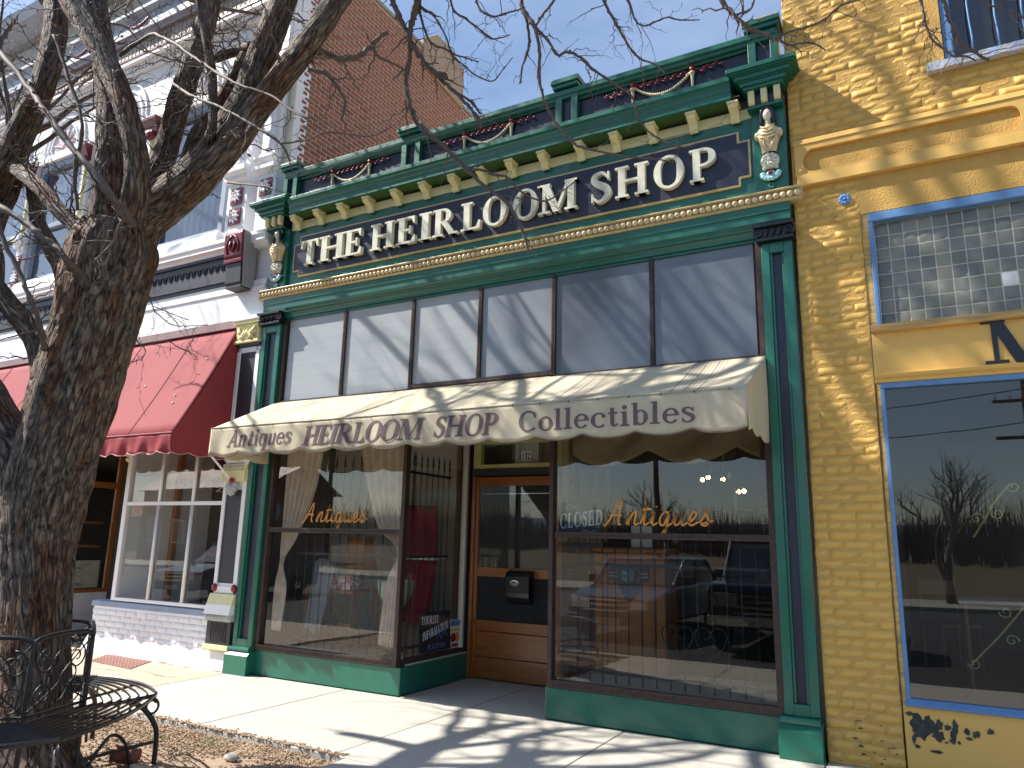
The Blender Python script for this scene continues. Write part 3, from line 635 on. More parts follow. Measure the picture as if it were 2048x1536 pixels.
def end_block(xa, xb, lo):
    b = empty('end_block', ((xa+xb)/2, -.15, 5.6), None, None); del b['label']; del b['category']; b.parent = P; b.location = Vector(((xa+xb)/2, -.15, 5.6))-wpos(P)
    m = M(); cx = (xa+xb)/2; hw = (xb-xa)/2
    for i, (z0, z1, pr, sh) in enumerate(((5.80, 5.83, .19, .13), (5.83, 5.872, .21, .105), (5.872, 5.885, .225, .085), (5.885, 5.925, .245, .06), (5.925, 5.938, .262, .035), (5.938, 5.952, .28, .015), (5.952, 5.995, .295, .0))):
        m.box(xa+sh, xb-sh, -pr, .05, z0+.0005, z1)
    m.build('block_cornice', GREEN, b, bevel=.003)
    M().box(cx-.155, cx+.155, -.11, .05, 5.65, 5.80).build('block_core', NAVY, b)
    for dx in (-.115, 0, .115): M().prism([(-.165, 5.798), (-.165, 5.70), (-.15, 5.67), (-.10, 5.652), (-.10, 5.798)], 'x', cx+dx-.028, cx+dx+.028).build('fin', CREAM, b, bevel=.004)
    M().box(cx-.16, cx+.16, -.135, .05, 5.625, 5.649).build('block_ledge', GREEN, b, bevel=.003)
end_block(-1.285, -.665, 0); end_block(-7.64, -6.97, 0)
M().box(-1.115, -.815, -.055, .05, 4.779, 5.624).build('statue_panel', GREEN, P, bevel=.004)
M().box(-7.36, -7.09, -.055, .05, 4.779, 5.624).build('statue_panel', GREEN, P, bevel=.004)
M().box(-7.10, -7.06, -.01, .05, 5.63, 5.8).box(-1.115, -1.09, -.01, .05, 5.63, 5.8).build('return_board', GREEN, P)
# ---- carved busts: hair, face, draped torso, scroll wheel, leaf flower
def bust(cx, flip):
    s = empty('carved_figure', (cx, -.09, 4.85), None, None); del s['label']; del s['category']; s.parent = P; s.location = Vector((cx, -.09, 4.85))-wpos(P)
    y = -.085
    tor = M(); prof = [(5.075, .062, .045), (5.13, .070, .055), (5.20, .078, .062), (5.27, .092, .072), (5.33, .108, .080), (5.37, .112, .075), (5.405, .085, .06), (5.425, .040, .045), (5.445, .033, .038), (5.475, .030, .036)]
    prof = [(z if z > 5.33 else 5.33-(5.33-z)*.67, a, b) for z, a, b in prof]; N = 18; vs = []
    for z, rx, ry in prof:
        for j in range(N):
            a = 2*pi*j/N; k = 1+.05*sin(6*a+z*14)*(z < 5.40)
            vs.append((cx+rx*k*cos(a), y+ry*k*sin(a), z))
    tor.add(vs, [(i*N+j, i*N+(j+1) % N, (i+1)*N+(j+1) % N, (i+1)*N+j) for i in range(len(prof)-1) for j in range(N)])
    for sx in (-1, 1): tor.ball((cx+sx*.098, y-.01, 5.345), (.030, .045, .042), 10, 6)
    tor.build('draped_torso', GOLD_L, s, smooth=True)
    dr = M()
    for k in range(4):
        zt = 5.40-k*.032; w = .062+.012*k
        dr.tube([(cx-w, y-.05, zt+.02), (cx-w*.5, y-.078, zt-.012), (cx, y-.086, zt-.028), (cx+w*.5, y-.078, zt-.012), (cx+w, y-.05, zt+.02)], .007, 6)
    for sx in (-1, 1):
        for k in range(3): dr.tube([(cx+sx*(.085-.02*k), y-.06, 5.33-.02*k), (cx+sx*(.055-.012*k), y-.072, 5.25-.02*k), (cx+sx*(.03-.008*k), y-.058, 5.17)], .006, 6)
    dr.build('drapery_fold', GOLD_L, s, smooth=True)
    f = M().ball((cx, y-.028, 5.535), (.042, .046, .060), 16, 12).ball((cx, y-.074, 5.525), (.007, .010, .014), 8, 6)
    f.tube([(cx-.012, y-.070, 5.502), (cx, y-.074, 5.500), (cx+.012, y-.070, 5.502)], .0035, 6)
    for sx in (-1, 1): f.ball((cx+sx*.016, y-.068, 5.547), (.007, .005, .0045), 8, 5)
    f.ball((cx, y-.01, 5.47), (.030, .032, .035), 12, 8)
    f.build('face', IVORY, s, smooth=True)
    h = M().ball((cx, y+.005, 5.555), (.060, .055, .062), 14, 9)
    for sx in (-1, 1):
        h.tube([(cx+sx*.022, y-.052, 5.603), (cx+sx*.046, y-.045, 5.575), (cx+sx*.053, y-.035, 5.53), (cx+sx*.055, y-.035, 5.47), (cx+sx*.062, y-.04, 5.425)], [.014, .018, .018, .016, .006], 8)
    h.build('hair', BLACKP, s, smooth=True)
    M().tube([(cx+.056*cos(a), y-.012, 5.562+.060*sin(a)) for a in [pi*i/12 for i in range(13)]], .008, 6).build('head_band', GOLD_L, s, smooth=True)
    zw = 5.088; w = M().lathe([(.0, -.05), (.03, -.055), (.05, -.05), (.068, -.04), (.083, -.02), (.083, .0), (0, .0)], (cx, y+.02, zw), 24, 'y')
    for k in range(9):
        a = 2*pi*k/9; w.tube([(cx+.028*cos(a), y-.034, zw+.028*sin(a)), (cx+.055*cos(a+.3), y-.036, zw+.055*sin(a+.3)), (cx+.074*cos(a+.7), y-.02, zw+.074*sin(a+.7))], [.008, .011, .005], 6)
    w.ball((cx, y-.035, zw), .020, 10, 6)
    for sx in (-1, 1): w.lathe([(0, -.035), (.018, -.03), (.024, 0), (0, 0)], (cx+sx*.05, y+.015, zw-.07), 10, 'y')
    w.build('scroll_wheel', IVORY, s, smooth=True)
    fl = M(); zc = 4.955
    for k in range(8):
        a = pi+pi*k/7; c = (cx+.068*cos(a), y-.005, zc+.045*sin(a))
        fl.ball(c, (.030, .018, .026), 8, 5)
    fl.ball((cx, y, zc), (.045, .022, .034), 12, 6); fl.build('leaf_flower', SKYBLUE, s, smooth=True)
    M().ball((cx, y-.02, zc+.002), (.022, .018, .019), 12, 7).build('red_boss', REDP, s, smooth=True)
    t2_ = M()
    for k in range(6): t2_.ball((cx+.020*cos(k*pi/3), y+.015, 4.845+.018*sin(k*pi/3)), (.014, .012, .014), 8, 5)
    t2_.build('bud', SKYBLUE if flip else GREEN, s, smooth=True)
bust(-.962, 0); bust(-7.235, 1)
# ---- parapet: navy panels between green posts, torches, ribbon and swag
M().box(-7.25, -.86, .0, .14, 5.976, 6.34).build('parapet_wall', NAVY, P)
M().prism([(.20, 6.325), (-.02, 6.325), (-.03, 6.345), (-.06, 6.36), (-.06, 6.385), (-.085, 6.40), (-.085, 6.455), (.20, 6.475)], 'x', -7.26, -.85).build('parapet_cap', GREEN, P, bevel=.003)
for k, (a, b) in enumerate(((-7.27, -7.02), (-5.27, -4.99), (-3.165, -2.905), (-1.115, -.835))):
    p = empty('parapet_post', ((a+b)/2, -.05, 5.98), None, None); del p['label']; del p['category']; p.parent = P; p.location = Vector(((a+b)/2, -.05, 5.98))-wpos(P)
    M().box(a, a+.075, -.07, .0, 5.976, 6.46).box(b-.075, b, -.07, .0, 5.976, 6.46).build('stile', GREEN, p, bevel=.004)
    M().box(a+.0755, b-.0755, -.068, .0, 6.36, 6.46).build('rail', GREEN, p)
    M().box(a+.0755, b-.0755, -.03, .0, 5.976, 6.36).build('panel', NAVY, p)
    M().box(a-.02, b+.02, -.115, .15, 6.47, 6.515).box(a-.035, b+.035, -.135, .16, 6.5155, 6.56).build('post_cap', GREEN, p, bevel=.004)
    M().box(a-.03, b+.03, -.12, .15, 6.561, 6.585).build('cap_top', STONE if k in (0, 3) else GREEN, p, bevel=.006)
def garland(xa, xb):
    g = empty('torch_garland', ((xa+xb)/2, -.02, 6.1), None, None); del g['label']; del g['category']; g.parent = P; g.location = Vector(((xa+xb)/2, -.02, 6.1))-wpos(P)
    y = -.02
    for x in (xa, xb):
        t_ = M().lathe([(.0, 6.075), (.009, 6.08), (.013, 6.12), (.017, 6.2), (.021, 6.235), (.030, 6.245), (.030, 6.258), (.022, 6.262), (.018, 6.27)], (x, y-.012, 0), 10).build('torch', GOLD_L, g, smooth=True)
        M().ball((x, y-.014, 6.296), (.030, .026, .028), 10, 7).lathe([(.024, 6.305), (.018, 6.325), (.0, 6.345)], (x, y-.014, 0), 8).build('flame', REDP, g, smooth=True)
    def wig(x0, x1, z0, z1, n):
        rb = M()
        for i in range(n*6):
            u = i/(n*6); x = x0+(x1-x0)*u; z = z0+(z1-z0)*u+.022*sin(u*n*2*pi)
            rb.ball((x, y-.010-.006*cos(u*n*2*pi), z), (.014, .010, .0125), 6, 4)
        rb.build('red_ribbon', REDP, g, smooth=True)
    wig(xa-.30, xa-.03, 6.245, 6.262, 3); wig(xa+.03, xb-.03, 6.275, 6.272, 7); wig(xb+.03, xb+.31, 6.262, 6.285, 3)
    sw = M(); n = 26
    for i in range(n+1):
        u = i/n; x = xa+.03+(xb-xa-.06)*u; z = 6.25-.135*(1-(2*u-1)**2)
        sw.ball((x, y-.013, z), (.016, .014, .017+.004*(1-abs(2*u-1))), 6, 4)
    sw.tube([((xa+xb)/2, y-.015, 6.11), ((xa+xb)/2+.012, y-.02, 6.09), ((xa+xb)/2-.004, y-.015, 6.085)], .008, 6)
    sw.build('swag', GOLD_L, g, smooth=True)
garland(-6.42, -5.80); garland(-4.37, -3.74); garland(-2.29, -1.665)

# ================================================================== CREAM AWNING
aw = empty('cream_awning', (-4.1, -.45, 2.8), 'cream canvas awning lettered Antiques Heirloom Shop Collectibles over the shop door', 'awning')
AX0, AX1, AY, AZB, AZF = -7.09, -1.10, -.94, 3.27, 2.80
def top_fn(u, w):
    x = AX0+(AX1-AX0)*u; k = .012*sin(u*38)*sin(pi*w)-.02*sin(pi*w)*abs(sin(u*pi*6))
    return (x, -.005+(AY+.005)*w, AZB+(AZF-AZB)*w+k)
M().sheet(top_fn, 120, 8, .004, (0, .6, -.8)).build('canopy', CLOTH_C, aw, smooth=True)
def vy(x, z): return AY-.004-.010*sin(x*9.3)*min(1, max(0, (2.80-z)*5))-.006*sin(x*23+1)*min(1, max(0, (2.8-z)*4))
def vbot(x): return 2.462+.042*(1-abs(sin(pi*(x+.15)/.46)))**1.3
def val_fn(u, w):
    x = AX0+(AX1-AX0)*u; z = AZF+.004+(vbot(x)-AZF)*w
    return (x, vy(x, z), z)
M().sheet(val_fn, 260, 8, .004).build('valance', CLOTH_C, aw, smooth=True)
bd = M()
xx = [AX0+(AX1-AX0)*i/260 for i in range(261)]
bd.tube([(x, vy(x, vbot(x))-.002, vbot(x)) for x in xx], .0055, 5)
bd.build('valance_binding', mat('brown binding tape', (.16, .11, .08), .8), aw)
sm_ = M(); sm_.tube([(x, AY-.006, AZF+.002) for x in xx[::8]], .0045, 5).build('seam', mat('cream seam', (.50, .42, .30), .8), aw)
for nm, x in (('left', AX0), ('right', AX1)):
    s = 1 if nm == 'right' else -1
    def side(u, w, x=x, s=s):
        y = AY*u; zt = AZB+(AZF-AZB)*u; zb = 2.47+.04*(1-abs(sin(pi*(y)/.40)))**1.3
        return (x+s*.008*sin(w*3+u*5), y, zt+(zb-zt)*w)
    M().sheet(side, 30, 10, .004, (-s, 0, 0)).build('side_panel', CLOTH_C, aw, smooth=True)
for xs_ in (-1.55, -2.6, -3.9, -5.1, -6.3):
    stp = M()
    for k in range(9):
        x = xs_+(-.20+k*.045)*.8; u = (x-AX0)/(AX1-AX0); w_ = .004 if k % 3 else .010
        a = [Vector(top_fn(u-w_/12, q/10))+Vector((0, -.0022, .0035)) for q in range(11)]; b = [Vector(top_fn(u+w_/12, q/10))+Vector((0, -.0022, .0035)) for q in range(11)]
        stp.add(a+b, [(i, i+1, 12+i, 11+i) for i in range(10)])
    stp.build('woven_stripe', STRIPE, aw)
fr = M().tube([(AX0+.03, AY+.02, 2.79), (AX1-.03, AY+.02, 2.79)], .014, 8)
for x in (AX0+.03, -5.2, -3.1, AX1-.03): fr.tube([(x, AY+.02, 2.78), (x, .0, 3.22)], .012, 8).tube([(x, AY+.02, 2.78), (x, .0, 2.76)], .010, 8)
fr.build('frame', CHROME, aw)
hook = M().tube([(0, AY-.008, 2.806), (.008, AY-.016, 2.785)], .004, 5).mesh('lacing_hook', CHAR)
for i in range(22): inst('lacing_hook', hook, (AX0+.15+i*.272, 0, 0), aw)
dep = lambda x, z: vy(x, z)-.0035
w1 = M(); put_text(w1, 'Antiques', -6.80, -5.83, lambda x: 2.572, dep, .185, slant=.25, gap=.02); w1.build('lettering', INK, aw, label='plum italic word Antiques on the valance')
w1 = M(); put_text(w1, 'HEIRLOOM', -5.67, -4.13, lambda x: 2.542, dep, .205, slant=.22, gap=-.06); w1.build('lettering', INK, aw, label='plum word HEIRLOOM on the valance')
w1 = M(); put_text(w1, 'SHOP', -3.99, -3.29, lambda x: 2.545, dep, .200, slant=.18, gap=-.02); w1.build('lettering', INK, aw, label='plum word SHOP on the valance')
w1 = M(); put_text(w1, 'Collectibles', -3.07, -1.50, lambda x: 2.555, dep, .178, slant=.0, gap=.05); w1.build('lettering', INK, aw, label='plum word Collectibles on the valance')
# ================================================================== bricks: shared lumpy meshes, the nearest 300 as parts, the rest joined
def brick_mesh(name, L, H, D, m, jit, seed):
    rnd = random.Random(seed); nx, nz = 4, 2; vs = []
    for j in range(nz+1):
        for i in range(nx+1):
            ex = (i in (0, nx)); ez = (j in (0, nz)); b = .0042 if (ex or ez) else 0
            vs.append((-L/2+L*i/nx+rnd.uniform(-jit, jit)*.7, -D/2+b+rnd.uniform(-jit, jit)*.6, -H/2+H*j/nz+rnd.uniform(-jit, jit)*.6))
    fr = len(vs); ring = [i for i in range(nx+1)]+[(j*(nx+1)+nx) for j in range(1, nz+1)]+[nz*(nx+1)+i for i in range(nx-1, -1, -1)]+[j*(nx+1) for j in range(nz-1, 0, -1)]
    mm = M(); fs = [(j*(nx+1)+i, j*(nx+1)+i+1, (j+1)*(nx+1)+i+1, (j+1)*(nx+1)+i) for j in range(nz) for i in range(nx)]
    back = [(vs[i][0], D/2, vs[i][2]) for i in ring]
    n = len(ring); fs += [(ring[k], fr+k, fr+(k+1) % n, ring[(k+1) % n]) for k in range(n)]
    mm.add(vs+back, fs)
    return mm.mesh(name, m, True)
def lay_bricks(spots, metas, parent, m, name='brick', limit=300, rotz=0, jit=.003):
    """spots: (x, y, z, length class)"""
    C = Vector((0, -6.6, 1.6))
    spots = sorted(spots, key=lambda s: (Vector(s[:3])-C).length)
    for s in spots[:limit]:
        inst(name, random.choice(metas[s[3]]), (s[0]+(U(-jit, jit) if rotz == 0 else 0), s[1]+U(-jit, jit), s[2]), parent, rot=(U(-.007, .007), U(-.008, .008), rotz+U(-.006, .006)))
    rest = spots[limit:]
    if rest:
        mm = M(); c, sn = cos(rotz), sin(rotz)
        for s in rest:
            me = random.choice(metas[s[3]]); dy = U(-jit, jit)
            mm.add([(s[0]+v.co.x*c-v.co.y*sn, s[1]+v.co.x*sn+v.co.y*c+dy, s[2]+v.co.z) for v in me.vertices], [tuple(p.vertices) for p in me.polygons])
        mm.build('far_bricks', m, parent, smooth=True, kind='stuff')
def metas_for(m, jit, H, L=.205, D=.06, n=6):
    return {k: [brick_mesh('brick', l, H, D, m, jit, 31*k+i) for i in range(n)] for k, l in ((0, L), (1, L*.48), (2, L*.75))}
yb = empty('yellow_brick_building', (1.6, .3, 0), 'two storey yellow painted brick building with sky blue window frames on the right', 'building')
Y = yb
YX0, YX1 = -.795, 4.6
M().box(YX0+.01, -.26, -.0142, .35, 0, 9.0).box(-.26, YX1, -.0142, .35, 4.44, 5.62).box(-.26, .48, -.0142, .35, 5.62, 9).box(2.2, YX1, -.0142, .35, 5.62, 9).box(.48, 2.2, -.0142, .35, 7.7, 9).box(4.2, YX1, -.0142, .35, 0, 4.44).box(YX0+.01, YX0+.3, .35, 6, 5.9, 8.9).build('mortar', MORTAR_Y, Y)
mY = metas_for(YELLOW, .0021, .0665)
spots = []
def courses(x0, x1, z0, z1, y, skip=None):
    c = int(round((z1-z0)/.0755))
    for r in range(c):
        z = z0+(r+.5)*.0755; head = (r % 6 == 5); x = x0+(0 if r % 2 else -.107); 
        step = .109 if head else .216
        if head: x = x0
        while x < x1-.03:
            a, b = max(x, x0), min(x+step, x1); L = b-a-.010
            if L > .04:
                k = 0 if L > .175 else (2 if L > .125 else 1); xc = (a+b)/2
                if not (skip and skip(xc, z)): spots.append((xc, y, z, k))
            x += step
courses(YX0, -.255, .02, 4.74, .012)
courses(YX0, 2.9, 5.245, 8.5, .012, lambda x, z: .37 < x < 2.25 and 5.55 < z < 7.75)
lay_bricks(spots, mY, Y, YELLOW, jit=.0022)
M().box(YX0+.03, YX0+.07, -.012, .0, .0, .3)
# frieze board with a long round-ended recess
def rrect(x0, x1, z0, z1, n=10):
    r = (z1-z0)/2; cz = (z0+z1)/2
    return [(x1-r*.75+r*.75*cos(a), cz+r*sin(a)) for a in [-pi/2+pi*i/n for i in range(n+1)]]+[(x0+r*.75-r*.75*cos(a), cz-r*sin(a)) for a in [-pi/2+pi*i/n for i in range(n+1)]]
fb = M(); ox_ = rrect(-.685, .955, 4.915, 5.135); 
outer = [(-.755, 4.885), (4.6, 4.885), (4.6, 5.19), (-.755, 5.19)]
bm = bmesh.new()                                                    # board face with an oval hole
def loop(pts, y): return [bm.verts.new((p[0], y, p[1])) for p in pts]
def fill(y):
    o = loop(outer, y); h = loop(ox_, y); ed = [bm.edges.new((q[i], q[(i+1) % len(q)])) for q in (o, h) for i in range(len(q))]
    bmesh.ops.triangle_fill(bm, use_beauty=True, use_dissolve=False, edges=ed); return o, h
o1, h1 = fill(-.05); o2, h2 = loop(outer, .03), loop(ox_, -.012)
for a, b in ((o1, o2), (h1, h2)):
    for i in range(len(a)): bm.faces.new((a[i], a[(i+1) % len(a)], b[(i+1) % len(b)], b[i]))
bmesh.ops.recalc_face_normals(bm, faces=bm.faces); me = bpy.data.meshes.new('frieze_board'); bm.to_mesh(me); bm.free(); me.materials.append(YELLOW_F)
fbo = inst('frieze_board', me, (0, 0, 0), Y)
M().prism(rrect(-.70, .97, 4.905, 5.145), 'y', -.011, .0).build('worn_panel', YELLOW_W, Y)
M().prism([(-.065, 4.79), (-.05, 4.785), (.03, 4.785), (.03, 4.884), (-.058, 4.884)], 'x', -.745, 4.6).build('frieze_ledge', YELLOW_F, Y, bevel=.003)
M().prism([(-.06, 5.191), (-.045, 5.245), (.03, 5.25), (.03, 5.191)], 'x', -.765, 4.6).build('frieze_top', YELLOW_F, Y, bevel=.004)
M().box(-.53, 4.6, -.006, .03, 4.445, 4.784).build('smooth_panel', YELLOW_F, Y, bevel=.003)
ro = M()
for k in range(9):
    a = 2*pi*k/9; ro.ball((-.372+.033*cos(a), -.02, 4.602+.033*sin(a)), (.020, .016, .020), 8, 5)
ro.ball((-.372, -.03, 4.602), (.016, .016, .016), 8, 6)
ro.lathe([(0, -.028), (.045, -.018), (.055, -.006), (0, -.006)], (-.372, 0, 4.602), 18, 'y')
ro.build('rosette', mat('blue rosette paint', (.16, .34, .72), .5, None, 30), Y, smooth=True)
# glass block window
gx0, gx1, gz0, gz1 = -.205, 1.9, 3.43, 4.435
gw = M().box(gx0, gx1, -.02, .08, 4.355, gz1).box(gx0, gx0+.038, -.018, .08, gz0, 4.354).build('block_window', BLUE, Y, bevel=.008)
M().box(gx0+.04, gx1, .0475, .30, gz0, 4.354).build('block_backing', GB_LINE, gw)
pw, ph = .1085, .1155
for i in range(19):
    for j in range(8):
        xa = gx0+.040+i*pw; za = 4.352-(j+1)*ph; w = pw-.008
        pm = M(); nb_ = 4
        sx, sz = R()*9, R()*9
        pm.grid(lambda u, v: (xa+.003+w*u, (.0475-.001)-.0045*(min(1, 4*min(u, 1-u))*min(1, 4*min(v, 1-v)))+.0025*noise.noise(Vector((u*2+sx, v*2+sz, 0))), za+.003+(ph-.008)*v), nb_, nb_)
        clear = (i == 8 and j == 5)
        g = pm.build('glass_block', PLAQUE if clear else random.choices(GB, (4, 3, 2, 2))[0], gw, smooth=True)
        if clear: g['label'] = 'pale block replaced with white glass'
M().box(1.901, 4.6, -.008, .05, 3.43, 4.443).build('smooth_panel', YELLOW_F, Y)
M().box(2.201, 4.6, -.008, .35, .0, 2.944).build('end_pier', YELLOW_F, Y)
M().box(-.252, 4.6, -.07, .05, 3.368, 3.428).build('sill_board', YELLOW_W, Y, bevel=.008)
M().box(-.25, 4.6, -.012, .05, 3.012, 3.367).build('sign_panel', YELLOW_F, Y)
put_text(M(), 'M', .525, 1.02, lambda x: 3.028, lambda x, z: -.024, .345, th=.010).build('letter', BLACKP, Y, label='black letter M on the yellow panel')
M().prism([(-.06, 3.011), (.05, 3.011), (.05, 2.945), (-.01, 2.945), (-.02, 2.97), (-.05, 2.985)], 'x', -.252, 4.6).build('sign_ledge', YELLOW_F, Y, bevel=.004)
# big shop window
bw = M().box(-.218, 2.2, -.012, .06, 2.90, 2.943).box(-.218, -.188, -.010, .06, .52, 2.899).prism([(-.04, .475), (-.045, .49), (.0, .525), (.06, .525), (.06, .475)], 'x', -.225, 2.2).build('shop_window', BLUE, Y, bevel=.005)
M().box(-.19, 2.2, .03, .036, .52, 2.90).build('glass', G_DIM, bw)
M().box(-.245, -.219, -.004, .05, .0, 2.944).build('casing', YELLOW_W, Y); M().box(-.257, -.206, -.006, .05, 3.429, 4.444).build('casing', YELLOW_W, Y)
lp = M().box(-.245, 2.2, -.006, .05, .0, .474).build('lower_panel', YELLOW_F, Y)
rp = random.Random(5)
for k, (cx, cz, rx, rz) in enumerate([(-.165, .385, .035, .05), (-.14, .315, .05, .045), (-.09, .385, .03, .045), (-.05, .36, .035, .04), (-.02, .39, .022, .03), (-.03, .31, .035, .035), (-.105, .33, .03, .03), (.035, .375, .020, .018), (.085, .375, .016, .045), (.065, .325, .014, .05), (.155, .36, .016, .022), (.22, .355, .012, .018), (.20, .345, .010, .02), (.165, .315, .022, .012), (.05, .285, .012, .012), (.10, .28, .009, .012), (-.19, .27, .012, .03), (-.205, .44, .025, .012), (.30, .38, .02, .018), (.02, .27, .012, .006), (-.17, .22, .016, .012), (-.05, .20, .035, .010)]):
    pts = []; n = 15
    for i in range(n):
        a = 2*pi*i/n; q = rp.uniform(.75, 1.45); pts.append((max(-.243, cx+rx*q*cos(a)), min(.47, cz+rz*q*sin(a)-.02)))
    M().add([(p[0], -.0085-.0003*k, p[1]) for p in pts], [tuple(range(n))[::-1]]).build('peeled_patch', PEEL, lp)
for k in range(26):                                       # chips and soot at the foot of the pier
    cx = rp.uniform(-.76, -.28); cz = rp.uniform(.0, .34); rx, rz = rp.uniform(.006, .028), rp.uniform(.003, .010); n = 9
    pts = [(cx+rx*rp.uniform(.5, 1.2)*cos(2*pi*i/n), max(.004, cz+rz*rp.uniform(.5, 1.2)*sin(2*pi*i/n))) for i in range(n)]
    M().add([(q[0], -.0275-.0002*k, q[1]) for q in pts], [tuple(range(n))[::-1]]).build('paint_chip', PEEL if k % 3 else CONC_T, Y)
# upper window with thin bars
uw = M().box(.485, .56, -.0, .09, 5.69, 7.7).box(2.1, 2.2, -.0, .09, 5.69, 7.7).box(.56, 2.1, -.0, .09, 7.6, 7.7).build('upper_window', BLUE, Y, bevel=.006)
M().box(.56, 2.1, .10, .106, 5.69, 7.6).build('glass', G_GREY, uw)
M().box(.56, 2.1, .16, .17, 5.69, 7.6).build('dark_blind', CARD_BK, uw)
for i in range(8):
    x = .69+i*.185
    M().tube([(x+.006*sin(q*1.7+i), -.01, 5.69+q*.16) for q in range(12)], .008, 6).build('bar', BLUE, uw, smooth=True)
sl = M().grid(lambda u, v: (.345+1.9*u, -.085+.13*v, 5.585+.0*v), 1, 1); sl = M()
NX = 40
for i in range(NX):
    xa, xb = .345+1.9*i/NX, .345+1.9*(i+1)/NX
zs = [.006*noise.noise(Vector((i*.4, 0, 0))) for i in range(NX+1)]
vs = []; fs = []
for i in range(NX+1):
    x = .345+1.9*i/NX; d = zs[i]; vs += [(x, -.085+d, 5.595-d), (x, -.09+d, 5.665+d), (x, .0, 5.692+d*.5), (x, .1, 5.692), (x, .1, 5.595)]
for i in range(NX): fs += [(i*5+k, i*5+(k+1) % 5, (i+1)*5+(k+1) % 5, (i+1)*5+k) for k in range(5)]
fs += [(0, 1, 2, 3, 4), tuple(NX*5+k for k in range(5))]
M().add(vs, fs).build('window_sill', BLUE_W, Y)
# inside the yellow shop: floor, dim room, stacked tables and chairs
M().box(-.24, 4.2, .4, 5, .0, .45).build('raised_floor', WOOD_DK, Y)
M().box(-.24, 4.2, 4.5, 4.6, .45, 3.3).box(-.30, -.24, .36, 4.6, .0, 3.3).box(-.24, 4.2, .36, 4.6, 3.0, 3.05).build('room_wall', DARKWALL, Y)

# ================================================================== THE WHITE BUILDING
wb = empty('white_shop_building', (-12, .3, 0), 'two storey white building with maroon trim and a red brick side wall on the left', 'building')
W = wb
WX = -7.44
# painted brick plinth under the window
M().box(-10.28, -7.86, -.0125, .30, .0, .60).box(-10.28, -10.05, .3, 1.5, 0, .60).build('mortar', WHITE, W)
mW = metas_for(WHITE_B, .0022, .060)
spots = []; courses(-10.30, -7.87, .20, .585, .012); lay_bricks(spots, mW, W, WHITE_B, limit=90, jit=.0012)
rm = M()
def foot(u, v):
    x = -10.33+2.95*u; k = noise.noise(Vector((x*3, v*4, 2)))*.02+noise.noise(Vector((x*11, v*9, 5)))*.008
    return (x, -.10+.105*v**1.6+k*(1-v), .235*v+k*.6)
rm.grid(foot, 70, 10); rm.build('rough_footing', WHITE, W, smooth=True)
M().box(-10.33, -7.86, -.03, .2, .60, .625).prism([(-.035, .626), (-.02, .672), (.10, .690), (.10, .626)], 'x', -10.33, -7.86).build('window_sill', SILL_B, W, bevel=.006)
ww = M().box(-9.93, -9.845, -.02, .07, .692, 3.0).box(-7.875, -7.84, -.02, .07, .692, 3.0).box(-9.844, -7.876, -.018, .07, .692, .735).box(-9.844, -7.876, -.018, .07, 2.9, 3.0).build('shop_window', WHITE, W, bevel=.006)
M().box(-9.844, -7.876, -.015, .05, 1.985, 2.035).build('glazing_bar', WHITE, ww, bevel=.006)
for x in (-9.165, -8.475):
    M().tube([(x, .0, .736), (x, .0, 1.984)], .024, 8).build('glazing_bar', WHITE, ww, smooth=True); M().tube([(x, .0, 2.036), (x, .0, 2.9)], .024, 8).build('glazing_bar', WHITE, ww, smooth=True)
M().box(-9.844, -7.876, .022, .028, .735, 2.9).build('glass', G_WIN, ww)
M().box(-9.93, -9.85, .07, 1.4, .625, 3.0).build('return_frame', WHITE, W)
M().box(-10.28, -9.93, -.01, .2, 2.9, 3.2).box(-7.83, -7.44, .03, .3, 0, 5.7).build('pier', WHITE, W)
M().box(-17.5, -7.84, .02, .4, 3.0, 5.7).build('front_wall', WHITE, W)
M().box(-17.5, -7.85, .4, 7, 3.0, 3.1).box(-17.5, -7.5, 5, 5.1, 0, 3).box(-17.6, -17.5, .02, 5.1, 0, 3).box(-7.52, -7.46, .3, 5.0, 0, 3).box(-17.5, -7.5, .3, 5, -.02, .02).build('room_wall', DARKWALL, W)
M().box(-9.85, -7.5, .30, 4.9, .56, .60).build('display_floor', FLOOR_I, W)
# recessed entry and the next bay beyond it
M().box(-12.3, -10.3, 1.45, 1.55, 0, 3.0).build('entry_wall', DARKWALL, W)
M().box(-12.34, -12.28, .02, 1.45, .0, .62).box(-17.5, -12.34, .02, .2, .0, .62).build('bay_plinth', WHITE_B, W)
M().box(-12.32, -12.27, .02, .09, .62, 3).box(-12.32, -12.27, 1.38, 1.45, .62, 3).box(-12.32, -12.27, .09, 1.38, .62, .68).box(-12.32, -12.27, .09, 1.38, 2.35, 2.45).build('bay_frame', WOOD_I, W)
M().box(-12.30, -12.294, .09, 1.38, .68, 2.35).box(-17.5, -12.34, .06, .066, .62, 3).build('bay_glass', G_WIN, W)
for z in (1.35, 1.75): M().box(-13.2, -12.4, .2, 1.3, z, z+.03).build('shelf', WOOD_I, W)
po = M().box(-12.262, -12.252, .36, 1.25, .70, 1.14).build('poster', mat('grey map print', (.40, .41, .34), .7, (.28, .29, .24), 8, .3)); tag(po, 'grey map poster reading Santa Fe Trail in the entry window', 'poster')
text_obj('poster_lettering', 'SANTA FE TRAIL', (-12.2505, .56, .735), .062, BLACKP, po, rot=(pi/2, 0, pi/2))
mapm = M()
for k in range(9): mapm.tube([(-12.2512, U(.4, 1.2), U(.82, 1.1)) for q in range(2)]+[(-12.2512, U(.4, 1.2), U(.82, 1.1))], .0025, 4)
mapm.build('map_line', INK, po)
